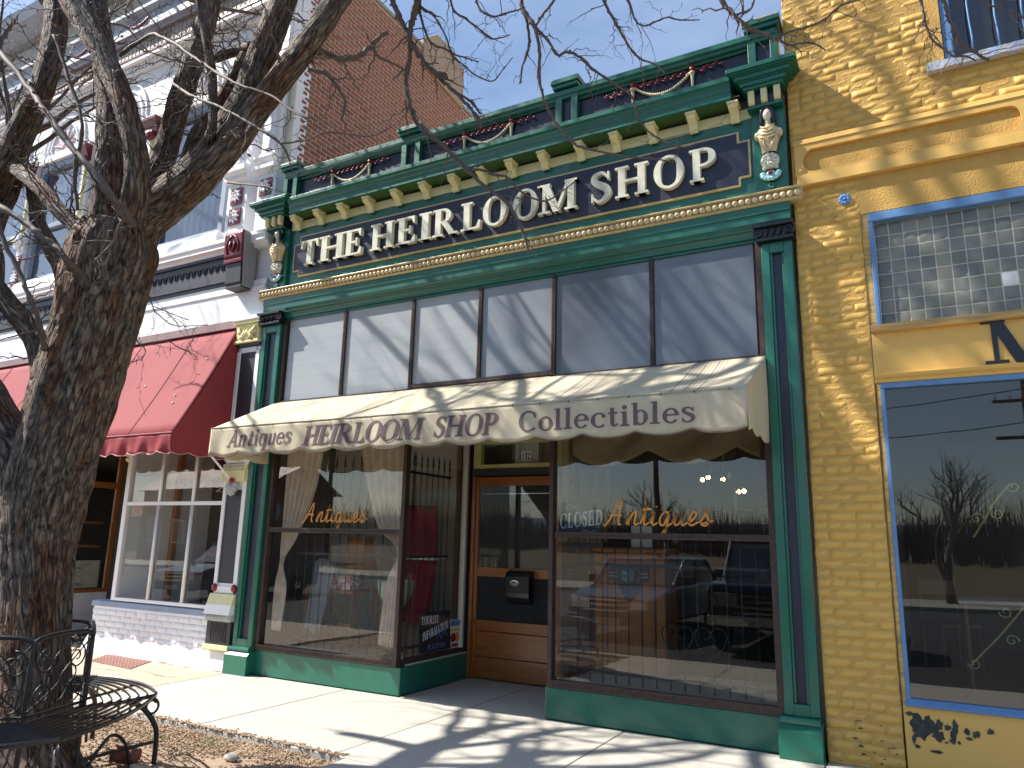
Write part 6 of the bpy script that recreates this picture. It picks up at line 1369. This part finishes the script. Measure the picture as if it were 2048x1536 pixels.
# leaning in the return window, facing the entry
ts, a, b, d, n_ = board_sign('tourist_sign', [(-4.985, .40, .37), (-4.985, 1.02, .37), (-5.02, 1.02, .80), (-5.02, .40, .80)], 'small chalkboard sign reading Tourist Information in the entry window', 'sign')
sign_word(ts, 'TOURIST', a, b, d, n_, .07, .62, .70, .20, CHALK); sign_word(ts, 'INFORMATION', a, b, d, n_, .10, .93, .30, .20, CHALK, .28); sign_word(ts, 'RATON', a, b, d, n_, .25, .80, .07, .12, CHALK_B)
fl_ = M().tube([tuple(a+(b-a)*(.55+.35*q/16)+(d-a)*(.34+.1*sin(q*.7)+.1*q/16)+n_*.0095) for q in range(17)], .004, 5).build('flourish', CHALK_B, ts)
cs_, a, b, d, n_ = board_sign('closed_sign', [(-3.16, .10, 1.66), (-2.68, .10, 1.66), (-2.68, .12, 2.0), (-3.16, .12, 2.0)], 'black hanging sign reading Closed in the right shop window', 'sign')
sign_word(cs_, 'CLOSED', a, b, d, n_, .03, .97, .24, .42, CHALK, .14)
for (u, v, s) in ((.33, .86, 1), (.70, .14, -1)):
    M().tube([tuple(a+(b-a)*(u+.15*cos(t_)*s)+(d-a)*(v+.06*sin(2*t_))+n_*.0095) for t_ in [2*pi*q/24 for q in range(25)]], .0028, 5).build('flourish', SKYBLUE, cs_)
M().tube([(-3.14, .11, 1.995), (-2.92, .11, 2.4), (-2.70, .11, 1.995)], .003, 5).build('hanging_wire', IRON, cs_)
st_ = empty('payment_sticker', (-4.95, 1.14, .5), 'white sticker sheet with blue and orange card marks low on the entry glass', 'sticker')
M().box(-4.9975, -4.9955, 1.02, 1.24, .36, .68).build('sheet', PLAQUE, st_)
M().box(-4.995, -4.9943, 1.03, 1.23, .61, .67).build('blue_band', CHALK_B, st_)
M().box(-4.995, -4.9943, 1.03, 1.23, .555, .575).build('gold_band', ORANGE, st_)
for y, m in ((1.09, REDP), (1.17, ORANGE)):
    lz = M().lathe([(0, .0), (.055, .0), (.055, .0006), (0, .0006)], (-4.995, y, .48), 20, 'x').build('disc', m, st_); 
M().box(-4.995, -4.9943, 1.06, 1.2, .375, .41).build('red_band', REDP, st_)
# ================================================================== INSIDE THE HEIRLOOM SHOP WINDOWS
def grille(x0, x1, y, lab, hearts, flip=False):
    g = empty('window_grille', ((x0+x1)/2, y, .32), lab, 'window grille', 'iron grilles inside the shop windows')
    bar = M().tube([(0, 0, 0), (0, 0, 2.12)], .0075, 6).lathe([(.0075, 2.12), (.018, 2.16), (.012, 2.19), (.009, 2.2), (.014, 2.22), (.0, 2.31)], (0, 0, 0), 8).mesh('bar', IRON, True)
    n = int((x1-x0)/.128)
    for i in range(n+1): inst('bar', bar, (x0+(x1-x0)*i/n, y, .32), g)
    for z in (.40, 1.395, 2.36): M().box(x0-.02, x1+.02, y-.016, y-.008, z, z+.03).build('rail', IRON, g)
    for cx, cz, s in hearts:
        h = M()
        for sg in (-1, 1):
            h.tube([(cx+sg*.0, y-.018, cz-s*1.5)]+[(cx+sg*s*.95, y-.018, cz-s*.3), (cx+sg*s*1.1, y-.018, cz+s*.2)]+[(cx+sg*(s*.55)+s*.55*cos(a)*sg, y-.018, cz+s*.3+s*.55*sin(a)) for a in [pi*q/10 for q in range(11)]]+[(cx+sg*s*.2, y-.018, cz+s*.1), (cx+sg*s*.4, y-.018, cz+s*.05)], .006, 5)
        h.build('heart_scroll', IRON, g, smooth=True)
    return g
grille(-6.95, -5.12, .32, 'black spear topped iron grille behind the left shop window', [(-6.16, 2.10, .13), (-6.16, 1.78, .11), (-6.16, .75, .12)])
grille(-3.05, -1.20, .32, 'black spear topped iron grille behind the right shop window', [(-2.05, .78, .13), (-1.75, .78, .13), (-2.05, 1.9, .12)])
ga = empty('entry_grille', (-5.15, .7, .32), 'black iron grille inside the glass at the side of the entry', 'window grille', 'iron grilles inside the shop windows')
barm = M().tube([(0, 0, 0), (0, 0, 2.12)], .0075, 6).lathe([(.0075, 2.12), (.018, 2.16), (.012, 2.19), (.009, 2.2), (.014, 2.22), (.0, 2.31)], (0, 0, 0), 8).mesh('bar', IRON, True)
for i in range(9): inst('bar', barm, (-5.20, .22+i*.12, .32), ga)
for z in (.40, 1.395, 2.36): M().box(-5.19, -5.182, .2, 1.2, z, z+.03).build('rail', IRON, ga)
def curtain(pts_l, pts_r, lab, y, folds, tie=None):
    """left and right edges as (x, z) from top to bottom"""
    a = spline(pts_l, 10); b = spline(pts_r, 10); n = min(len(a), len(b))-1
    def fn(u, w):
        i = min(int(w*n), n); xa, za = a[i]; xb, zb = b[i]; wd = abs(xb-xa)
        return (xa+(xb-xa)*u, y+(.012+.035*min(1, wd))*sin(u*folds*2*pi+.6*sin(w*5)), za+(zb-za)*u)
    o = M().sheet(fn, folds*8, n, .003).build('curtain', CURTAIN, None, smooth=True); tag(o, lab, 'curtain', 'net curtains in the left window'); return o
curtain([(-6.985, 2.95), (-6.985, 2.2), (-6.97, 1.5), (-6.95, 1.30), (-7.0, 1.0), (-6.99, .5)], [(-6.35, 2.95), (-6.46, 2.2), (-6.70, 1.62), (-6.89, 1.30), (-6.80, 1.0), (-6.84, .5)], 'beige net curtain tied back at the left side of the left window', .15, 6)
curtain([(-5.85, 2.95), (-5.70, 2.3), (-5.48, 1.75), (-5.17, 1.47), (-5.30, 1.1), (-5.36, .46)], [(-5.07, 2.95), (-5.06, 2.2), (-5.06, 1.75), (-5.08, 1.45), (-5.06, 1.1), (-5.08, .44)], 'beige net curtain tied back at the corner post of the left window', .15, 6)
def swag_fn(u, w):
    x = -3.05+1.83*u; s = abs(sin(pi*u*2.2+.2)); zb = 2.34+.16*(1-s); return (x, .20+.03*sin(u*17+w*6)+.05*w*(1-w), 2.95+(zb-2.95)*w+.02*sin(w*9)*s)
o = M().sheet(swag_fn, 60, 14, .004).build('swag_drape', SWAG, None, smooth=True); tag(o, 'tan scalloped swag drape along the top of the right window', 'drape')
vb = empty('vertical_blind', (-3.13, .7, 1.6), 'beige vertical slat blind at the left end of the right window', 'blind')
for i in range(9): M().box(-3.15, -3.09, .17+i*.12, .262+i*.12, 1.62, 2.95).build('blind_slat', SWAG, vb).rotation_euler = (0, 0, 0)
# radio cabinet in the right window
rc = empty('radio_cabinet', (-2.76, 1.0, .3), 'orange wooden radio cabinet with a round dial behind the right window', 'cabinet')
M().box(-3.15, -2.37, 1.0, 1.4, .30, 1.52).build('case', WOOD_I, rc, bevel=.02)
M().box(-3.17, -2.35, .97, 1.42, 1.521, 1.57).build('top', WOOD_I, rc, bevel=.015)
for x in (-3.02, -2.50): M().box(x-.012, x+.012, .985, .999, .34, 1.5).build('beading', WOOD_D, rc)
M().prism([(-2.98, 1.37), (-2.54, 1.37), (-2.54, 1.23), (-2.62, 1.22), (-2.68, 1.10), (-2.76, 1.0), (-2.84, 1.10), (-2.90, 1.22), (-2.98, 1.23)], 'y', .985, .9995).build('dial_plate', WOOD_DK, rc)
M().lathe([(0, -.03), (.06, -.03), (.085, -.015), (.09, .0), (0, 0)], (-2.76, .985, 1.29), 24, 'y').build('dial', mat('grey dial glass', (.16, .2, .22), .15), rc, smooth=True)
for sx in (-1, 1):
    k = M()
    for i in range(4):
        for j in range(2): k.ball((-2.76+sx*(.135+i*.022), .982, 1.275+j*.035), (.007, .005, .007), 6, 4)
    k.build('push_buttons', PLAQUE, rc)
tl = empty('table_lamp', (-6.32, .85, .8), 'orange bell shaped table lamp in the left window', 'lamp')
M().lathe([(.14, 1.62), (.15, 1.5), (.19, 1.3), (.24, 1.18), (.235, 1.18), (.145, 1.5), (.135, 1.62)], (-6.32, .9, 0), 20).build('lamp_shade', mat('amber lamp shade', (.42, .17, .03), .6, None, 8, trans=.3), tl, smooth=True)
M().lathe([(0, .98), (.07, .98), (.06, 1.0), (.02, 1.05), (.03, 1.1), (.015, 1.2), (.015, 1.6)], (-6.32, .9, 0), 14).build('stem', CHROME, tl, smooth=True)
tbv = empty('side_table', (-6.6, .85, .3), 'small orange wooden table under the lamp in the left window', 'table')
M().box(-7.0, -6.15, .62, 1.15, .93, .97).build('tabletop', WOOD_I, tbv, bevel=.006)
for x in (-6.96, -6.19):
    for y in (.66, 1.11): M().tube([(x, y, .30), (x, y, .93)], .024, 8).build('leg', WOOD_I, tbv)
M().box(-6.96, -6.19, .65, .67, .52, .58).build('stretcher', WOOD_I, tbv)
o = M().box(-6.58, -6.24, .64, .82, .972, 1.16).build('print_box', PRINT, bevel=.01); tag(o, 'red and white patterned box on the side table', 'box')
cl = M().sheet(lambda u, w: (-6.75+.35*u*(1-.3*w), .55-.12*w+.02*sin(u*16), 1.32-.85*w+.03*sin(u*5)), 24, 16, .004).build('lace_cloth', LACE, None, smooth=True); tag(cl, 'grey lace cloth hanging in the left window', 'cloth')
rd = M()
rd.sheet(lambda u, w: (-6.25+.62*u-.06*w+.05*sin(w*3), 1.55+.05*sin(u*19)+.03*sin(w*6), 2.06-1.52*w), 40, 14, .006)
o = rd.build('red_dress', REDCLOTH, None, smooth=True); tag(o, 'crimson dress hanging behind the entry window', 'dress')
pht = empty('antique_telephone', (-6.7, .72, .97), 'small brass and black antique telephone on the side table', 'telephone')
M().lathe([(.08, .972), (.075, .99), (.03, 1.02), (.025, 1.10), (.04, 1.12), (0, 1.13)], (-6.78, .75, 0), 14).build('base', BLACK_M, pht, smooth=True)
M().tube([(-6.90, .75, 1.15), (-6.86, .75, 1.175), (-6.70, .75, 1.175), (-6.66, .75, 1.15)], [.026, .014, .014, .026], 8).build('handset', GOLD, pht, smooth=True)
wk = empty('wicker_bowl', (-5.72, .8, .97), 'pale green bowl on a stand behind the left window corner', 'bowl')
M().lathe([(0, .78), (.10, .80), (.2, .95), (.23, 1.12), (.22, 1.12), (.19, .96), (0, .82)], (-5.62, .75, 0), 20).build('bowl', mat('pale green glaze', (.52, .60, .42), .3), wk, smooth=True)
M().lathe([(.12, .31), (.03, .36), (.03, .7), (.08, .78)], (-5.62, .75, 0), 12).build('stand', WOOD_DK, wk, smooth=True)
sd = empty('wall_shelf', (-5.6, 1.2, 1.5), 'white shelf behind the right curtain of the left window', 'shelf')
M().box(-5.95, -5.3, 1.1, 1.35, 1.36, 1.40).build('board', PLAQUE, sd)
cd = M().box(-2.74, -2.51, 1.02, 1.03, 1.575, 1.80).build('white_card', PLAQUE); tag(cd, 'white card standing on the radio cabinet', 'card')
ch = empty('chandelier', (-2.2, 3.0, 3.4), 'ceiling light with five small lit bulbs seen through the right window', 'ceiling light')
M().tube([(-2.2, 3, 4.42), (-2.2, 3, 2.6)], .012, 8).build('rod', GOLD, ch)
for x, y, z in ((-2.47, 3.0, 2.45), (-2.37, 2.9, 2.47), (-2.23, 3.1, 2.46), (-2.02, 3.0, 2.29), (-1.93, 2.9, 2.29)):
    M().tube([(-2.2, 3.0, 2.62), ((x-2.2)/2, 3.0, z+.16), (x, y, z+.03)], .005, 6).build('arm', IRON, ch)
    M().ball((x, y, z), .026, 10, 7).build('bulb', BULB, ch, smooth=True)
ho = empty('wooden_horn_stand', (-3.3, 2.2, .05), 'dark open shelf of antiques deep inside the shop', 'shelf')
for z in (.6, 1.1, 1.6, 2.1): M().box(-4.4, -1.4, 4.1, 4.5, z, z+.03).build('shelf_board', WOOD_DK, ho)
rr = random.Random(8); 
for i in range(26):
    x = rr.uniform(-6.6, -1.5); z = rr.choice([.63, 1.13, 1.63, 2.13]); h = rr.uniform(.1, .32); r_ = rr.uniform(.04, .1)
    if x < -4.4: continue
    m = rr.choice([GOLD, REDCLOTH, LACE, WOOD_I, SKYBLUE, PLAQUE])
    M().lathe([(0, z), (r_*.7, z), (r_, z+h*.3), (r_*.5, z+h*.7), (r_*.6, z+h), (0, z+h)], (x, 4.3, 0), 12).build('ornament', m, ho, smooth=True)
# ---- yellow shop: table and upturned chairs, brass scroll on the glass
tbl = empty('cafe_table', (.75, 1.6, .45), 'pale square cafe table inside the yellow shop window', 'table')
M().box(.2, 1.1, 1.2, 1.9, 1.17, 1.20).build('tabletop', LACE, tbl, bevel=.005)
for x in (.26, 1.04):
    for y in (1.26, 1.84): M().tube([(x, y, .45), (x, y, 1.17)], .02, 6).build('leg', WOOD_DK, tbl)
def chair(x, y, z, a, lab):
    c = empty('wooden_chair', (x, y, z), lab, 'chair', 'chairs in the yellow shop')
    for nm, m in (('seat', M().box(-.2, .2, -.2, .2, .43, .46)), ('backrest', M().box(-.2, .2, .17, .2, .72, .86))):
        o = bpy.data.objects.new(nm, m.mesh(nm, WOOD_DK)); col.objects.link(o); o.parent = c
    for sx in (-.18, .18):
        for sy, h in ((-.18, .43), (.18, .9)):
            o = bpy.data.objects.new('leg', M().tube([(sx, sy, 0), (sx, sy, h)], .016, 6).mesh('leg', WOOD_DK)); col.objects.link(o); o.parent = c
    c.rotation_euler = (0, 0, a); return c
chair(.15, 2.3, .45, .5, 'wooden chair left of the cafe table in the yellow shop'); chair(1.2, 2.5, .45, -.6, 'wooden chair right of the cafe table in the yellow shop')
bs = empty('brass_scroll_bar', (.75, .12, 1.3), 'thin diagonal yellow scroll bar inside the yellow shop window', 'window ornament')
GB_B = mat('brass yellow metal', (.30, .27, .10), .35, metal=.4)
M().tube([(.22, .12, .78), (.42, .12, 1.0), (.66, .12, 1.30), (.72, .12, 1.42)], .007, 6).tube(spiral((.25, .12, .80), .045, 1.2, pi), .005, 5).tube(spiral((.50, .12, .98), .045, 1.2, 0), .005, 5).tube(spiral((.48, .12, 1.18), .045, 1.2, pi), .005, 5).tube(spiral((.66, .12, 1.38), .045, 1.2, pi), .005, 5).build('bar', GB_B, bs)
bs2 = empty('brass_scroll_bar', (.5, .12, 2.3), 'upper thin yellow scroll bar inside the yellow shop window', 'window ornament')
M().tube([(.33, .12, 1.72), (.50, .12, 2.0), (.60, .12, 2.12)], .007, 6).tube(spiral((.36, .12, 1.86), .045, 1.2, 0), .005, 5).tube(spiral((.50, .12, 1.9), .045, 1.2, pi), .005, 5).tube(spiral((.62, .12, 2.10), .045, 1.2, pi), .005, 5).build('bar', GB_B, bs2)
# ---- white shop window
rk = empty('display_rail', (-8.9, .8, 2.4), 'orange wooden rail with coat hangers in the white shop window', 'rail')
M().box(-9.85, -7.9, .75, .80, 2.42, 2.52).build('rail', WOOD_I, rk); M().box(-9.84, -9.76, .72, .80, .6, 2.9).build('post', WOOD_I, rk)
for x in (-9.3, -8.8, -8.3):
    h = M().tube([(x-.18, .77, 2.22), (x, .77, 2.32), (x+.18, .77, 2.22), (x-.18, .77, 2.22)], .006, 5).tube([(x, .77, 2.32), (x, .77, 2.40), (x+.025, .77, 2.44), (x+.03, .77, 2.40)], .005, 5).build('hanger', CHROME, rk)
rch = empty('red_chair', (-9.2, .9, .6), 'thin dark red metal chair in the white shop window', 'chair')
MR = mat('dark red metal', (.16, .02, .02), .4)
M().box(-9.4, -9.0, .7, 1.05, 1.02, 1.05).build('seat', MR, rch)
for x in (-9.38, -9.02):
    for y, h in ((.72, 1.02), (1.03, 1.45)): M().tube([(x, y, .6), (x, y, h)], .014, 6).build('leg', MR, rch)
M().box(-9.38, -9.02, 1.02, 1.04, 1.3, 1.36).build('backrest', MR, rch)
pn_ = M().box(-8.3, -7.95, .5, .54, .6, 1.2).build('painted_panel', mat('dark print panel', (.06, .02, .03), .4, (.28, .10, .10), 14, .2)); tag(pn_, 'dark painted panel with pink scrolls in the white shop window', 'panel')
eqb = M().box(-13.2, -12.5, .3, .8, 1.38, 1.6).build('stacked_books', WOOD_DK); tag(eqb, 'row of dark books on a shelf in the entry window', 'books')
tq = M().ball((-12.8, .6, 1.78+.12), (.12, .1, .12), 12, 8).build('turquoise_vase', mat('turquoise glaze', (.08, .30, .34), .3)); tag(tq, 'small turquoise vase on the entry window shelf', 'vase')
el = M().box(-10.9, -10.4, .5, .7, 2.78, 2.85).tube([(-10.8, .6, 2.78), (-10.8, .55, 2.70)], .05, 8).tube([(-10.5, .6, 2.78), (-10.5, .55, 2.70)], .05, 8).build('spot_lights', CREAM); tag(el, 'pair of cream spotlights under the red awning ceiling', 'spotlight')
# ================================================================== ACROSS THE STREET (what the windows mirror)
PAINT = [mat('dark navy car paint', (.012, .014, .026), .18, coat=1.0), mat('slate blue car paint', (.07, .09, .13), .25, coat=1.0), mat('dark red car paint', (.10, .010, .012), .2, coat=1.0)]
TYRE = mat('black tyre rubber', (.015, .015, .015), .8); TRIM = mat('black car trim', (.02, .02, .02), .5); LAMP = mat('clear headlamp', (.7, .7, .7), .1, metal=.6)
def car(x, y, rz, paint, lab, pickup=False, length=4.7):
    c = empty('parked_pickup' if pickup else 'parked_car', (x, y, -.13), lab, 'car', 'cars parked along the street'); kids = []
    def add(m, nm, mt, bev=0, parent=c, sm=False):
        o = bpy.data.objects.new(nm, m.mesh(nm, mt, sm)); col.objects.link(o); o.parent = parent
        if bev: b = o.modifiers.new('bevel', 'BEVEL'); b.width = bev; b.segments = 3; b.limit_method = 'ANGLE'
        return o
    h = length/2; w = .95 if pickup else .88; zb = .42 if pickup else .28; hood = 1.12 if pickup else .92; roof = 1.85 if pickup else 1.45
    # nose towards +y, profile in (y, z)
    if pickup: prof = [(h, zb), (h, hood-.12), (h-.06, hood), (h-1.15, hood+.08), (-h, hood+.05), (-h, zb)]
    else: prof = [(h, zb+.05), (h-.02, zb+.3), (h-.15, hood-.14), (h-.6, hood-.04), (h-1.25, hood+.03), (-h+.5, hood+.08), (-h+.05, hood-.02), (-h, zb+.1), (-h+.1, zb)]
    add(M().prism(prof, 'x', -w, w), 'body', paint, .06)
    cab = [(h-1.10, hood+.07), (h-1.75, roof), (h-3.0, roof), (h-3.25, hood+.07)] if pickup else [(h-1.2, hood+.03), (h-1.95, roof), (h-3.3, roof-.02), (h-4.05, hood+.06)]
    def lerp(a, b, t_): return (a[0]+(b[0]-a[0])*t_, a[1]+(b[1]-a[1])*t_)
    gw = w-.07
    add(M().prism(cab, 'x', -gw, gw), 'cabin_glass', G_CARP, .05)
    rf = M().prism([lerp(cab[1], cab[0], .06), (cab[1][0]+.02, roof+.03), (cab[2][0]-.02, roof+.03), lerp(cab[2], cab[3], .06)], 'x', -gw-.01, gw+.01); add(rf, 'roof', paint, .03)
    pl_ = M()
    for sx in (-1, 1):
        for q0, q1 in ((cab[0], cab[1]), (cab[2], cab[3]), (lerp(cab[0], cab[3], .5), lerp(cab[1], cab[2], .5))): pl_.tube([(sx*(gw+.005), q0[0], q0[1]), (sx*(gw+.005), q1[0], q1[1])], .04, 6)
    add(pl_, 'pillars', paint)
    for sx in (-1, 1):
        for yy in (h-.85, -h+.95):
            r_ = .38 if pickup else .31
            wl2 = add(M().lathe([(r_*.6, -.11), (r_*.95, -.11), (r_, -.08), (r_, .08), (r_*.95, .11), (r_*.6, .11)], (sx*(w-.08), yy, r_), 24, 'x'), 'wheel', TYRE)
            add(M().lathe([(0, sx*.07), (r_*.3, sx*.085), (r_*.62, sx*.06), (r_*.62, -sx*.05), (0, -sx*.05)], (sx*(w-.08), yy, r_), 18, 'x'), 'rim', CHROME, 0, wl2)
        add(M().box(sx*(w-.32)-.2, sx*(w-.32)+.2, h-.10, h+.012, hood-.36, hood-.14), 'headlight', LAMP, .02)
        add(M().box(sx*(w+.12)-.09, sx*(w+.12)+.09, h-1.55, h-1.45, hood+.05, hood+.22), 'mirror', paint, .02)
    g_ = M()
    for k in range(5): g_.box(-.48, .48, h+.004, h+.025, hood-.56+k*.09, hood-.525+k*.09)
    add(g_, 'grille', CHROME); add(M().box(-.5, .5, h-.05, h+.004, hood-.58, hood-.14), 'grille_recess', TRIM)
    add(M().box(-w+.02, w-.02, h-.05, h+.08, zb+.02, zb+.2), 'bumper', CHROME if pickup else TRIM, .03)
    add(M().box(-.26, .26, h+.081, h+.086, zb+.04, zb+.16), 'number_plate', PLATE_BLUE)
    if pickup: add(M().box(-w+.08, w-.08, -h+.06, h-3.3, hood+.051, hood+.056), 'bed_floor', TRIM)
    c.rotation_euler = (0, 0, rz); return c
G_CARP = mat('dark car window', (.015, .02, .025), .05, spec=.9, coat=1.0)
car(-2.35, -8.85, .0, PAINT[0], 'dark navy pickup with chrome bar grille parked nose to the kerb', True, 5.4)
car(-5.1, -8.95, .05, PAINT[1], 'slate blue car parked nose to the kerb left of the pickup')
car(-17.5, -8.9, -.05, PAINT[0], 'dark navy car parked far along the kerb')
car(3.4, -9.2, .0, PAINT[2], 'dark red car parked nose to the kerb right of the pickup')
def pole(x, y, h, lab):
    p = empty('utility_pole', (x, y, -.13), lab, 'utility pole', 'utility poles across the street')
    M().tube([(x, y, -.13), (x, y, h)], [.16, .11], 10).build('shaft', WOOD_DK, p)
    for z in (h-.4, h-1.2, h-2.6): M().box(x-1.1, x+1.1, y-.06, y+.06, z, z+.11).build('crossarm', WOOD_DK, p)
    k = M()
    for z in (h-.29, h-1.09):
        for dx in (-1, -.5, .5, 1): k.lathe([(0, z), (.04, z), (.05, z+.08), (.02, z+.14), (0, z+.15)], (x+dx, y, 0), 8)
    k.build('insulators', CHROME, p)
pole(3.6, -25, 8.2, 'tall dark utility pole with crossarms opposite the yellow shop'); pole(-31, -27, 9.0, 'utility pole opposite the white shop'); pole(-10.5, -26, 8.6, 'utility pole opposite the green shop')
wr = M()
for z in (8.0, 7.2, 5.9):
    for a, b in (((-31, -27), (-10.5, -26)), ((-10.5, -26), (3.6, -25)), ((3.6, -25), (40, -24)), ((-80, -29), (-31, -27))):
        wr.tube([(a[0]+(b[0]-a[0])*q/8, a[1]+(b[1]-a[1])*q/8, z+.3-1.6*(q/8)*(1-q/8)) for q in range(9)], .018, 5)
o = wr.build('overhead_wires', TRIM); tag(o, 'sagging black wires strung between the utility poles', 'wires')
def bare_tree(x, y, h, seed, lab):
    rnd = random.Random(seed); e = empty('bare_tree', (x, y, -.13), lab, 'tree', 'bare trees across the street'); tr_ = M(); br_ = M()
    def g(p, d, r, L, lvl):
        q = p+d*L*.5+Vector((rnd.uniform(-.1, .1), rnd.uniform(-.1, .1), 0))*L; e_ = p+d*L
        (tr_ if lvl == 0 else br_).tube([p, q, e_], [r, r*.8, r*.6], 6 if lvl < 2 else 4)
        if lvl < 6:
            for k in range(3 if lvl < 4 else 2): g(e_ if k else q, (d+Vector((rnd.uniform(-.85, .85), rnd.uniform(-.85, .85), rnd.uniform(-.1, .5)))).normalized(), r*.55, L*.72, lvl+1)
    g(Vector((x, y, -.2)), Vector((0, 0, 1)), h*.024, h*.25, 0)
    tr_.build('trunk', TWIG, e, smooth=True); br_.build('crown', TWIG, e)
for i, (x, y, h) in enumerate(((.6, -22, 7.0), (-4.5, -34, 6), (7.5, -27, 7.5), (-14, -38, 8), (-24, -33, 6.5), (12, -36, 9))):
    bare_tree(x, y, h, i+3, ['spreading bare tree opposite the yellow shop', 'thin bare tree opposite the shop door', 'bare tree right of the utility pole', 'bare tree behind the middle utility pole', 'bare tree beside the brown house', 'tall bare tree far to the right'][i])
hs = empty('brown_house', (-41, -29, 0), 'brown two storey house with a brick chimney across the street', 'house')
BRH = mat('brown stucco', (.24, .15, .09), .85)
M().box(-47, -36, -33, -26, -.13, 4.6).build('wall', BRH, hs)
rf_ = M().prism([(-33.5, 4.5), (-25.5, 4.5), (-29.5, 6.4)], 'x', -47.5, -35.5).build('roof', WOOD_DK, hs)
M().box(-39.6, -38.7, -28.2, -27.3, 5.2, 8.0).box(-39.75, -38.55, -28.35, -27.15, 8.0, 8.25).build('chimney', CLAY, rf_)
for x in (-45.5, -43, -38):
    f = M().box(x-.6, x+.6, -26.0, -25.92, 1.0, 2.6).build('window', WHITE, hs); M().box(x-.5, x+.5, -25.919, -25.9, 1.1, 2.5).build('pane', G_CARP, f)
d_ = M().box(-41, -40, -26.0, -25.92, 0, 2.1).build('door', WOOD_DK, hs)
hs2 = empty('low_house', (-64, -40, 0), 'low house with a red roof far across the street', 'house')
M().box(-74, -56, -46, -38, -.13, 3.0).build('wall', PLASTER, hs2); M().prism([(-46.5, 3), (-37.5, 3), (-42, 4.6)], 'x', -74.5, -55.5).build('roof', CLAY, hs2)
ss = empty('stop_sign', (-24, -16, 0), 'back of an octagonal road sign on a post across the street', 'road sign')
M().tube([(-24, -16, -.13), (-24, -16, 2.9)], .04, 8).build('post', CHROME, ss); M().lathe([(0, -.01), (.42, -.01), (.42, .01), (0, .01)], (-24, -16, 2.6), 8, 'y').build('plate', mat('grey sign back', (.35, .35, .35), .5), ss)
pv = M().box(-300, 300, -24, -19.5, -.14, -.0).build('far_pavement', STONE); pv['kind'] = 'structure'
gr = M().box(-300, 300, -300, -24.0, -.3, -.01).build('dry_grass', mat('dry winter grass', (.12, .085, .042), .95, None, 3, .5, .3)); gr['kind'] = 'structure'
wd_ = M(); rnd = random.Random(12)
for i in range(2600):
    x = rnd.uniform(-170, 150); y = rnd.uniform(-190, -120); h = rnd.uniform(5, 10)*(1+.5*noise.noise(Vector((x*.03, 0, 0))))
    for k in range(6):
        a = rnd.uniform(0, 6.3); q = rnd.uniform(.6, 2.2); wd_.tube([(x, y, -.1), (x+.4*q*cos(a), y+.4*q*sin(a), h*.45), (x+q*cos(a), y+q*sin(a), h*rnd.uniform(.6, 1))], [.10, .07, .03], 3, False)
wd_.build('far_wood', TWIG, kind='stuff')
bpy.context.view_layer.update()
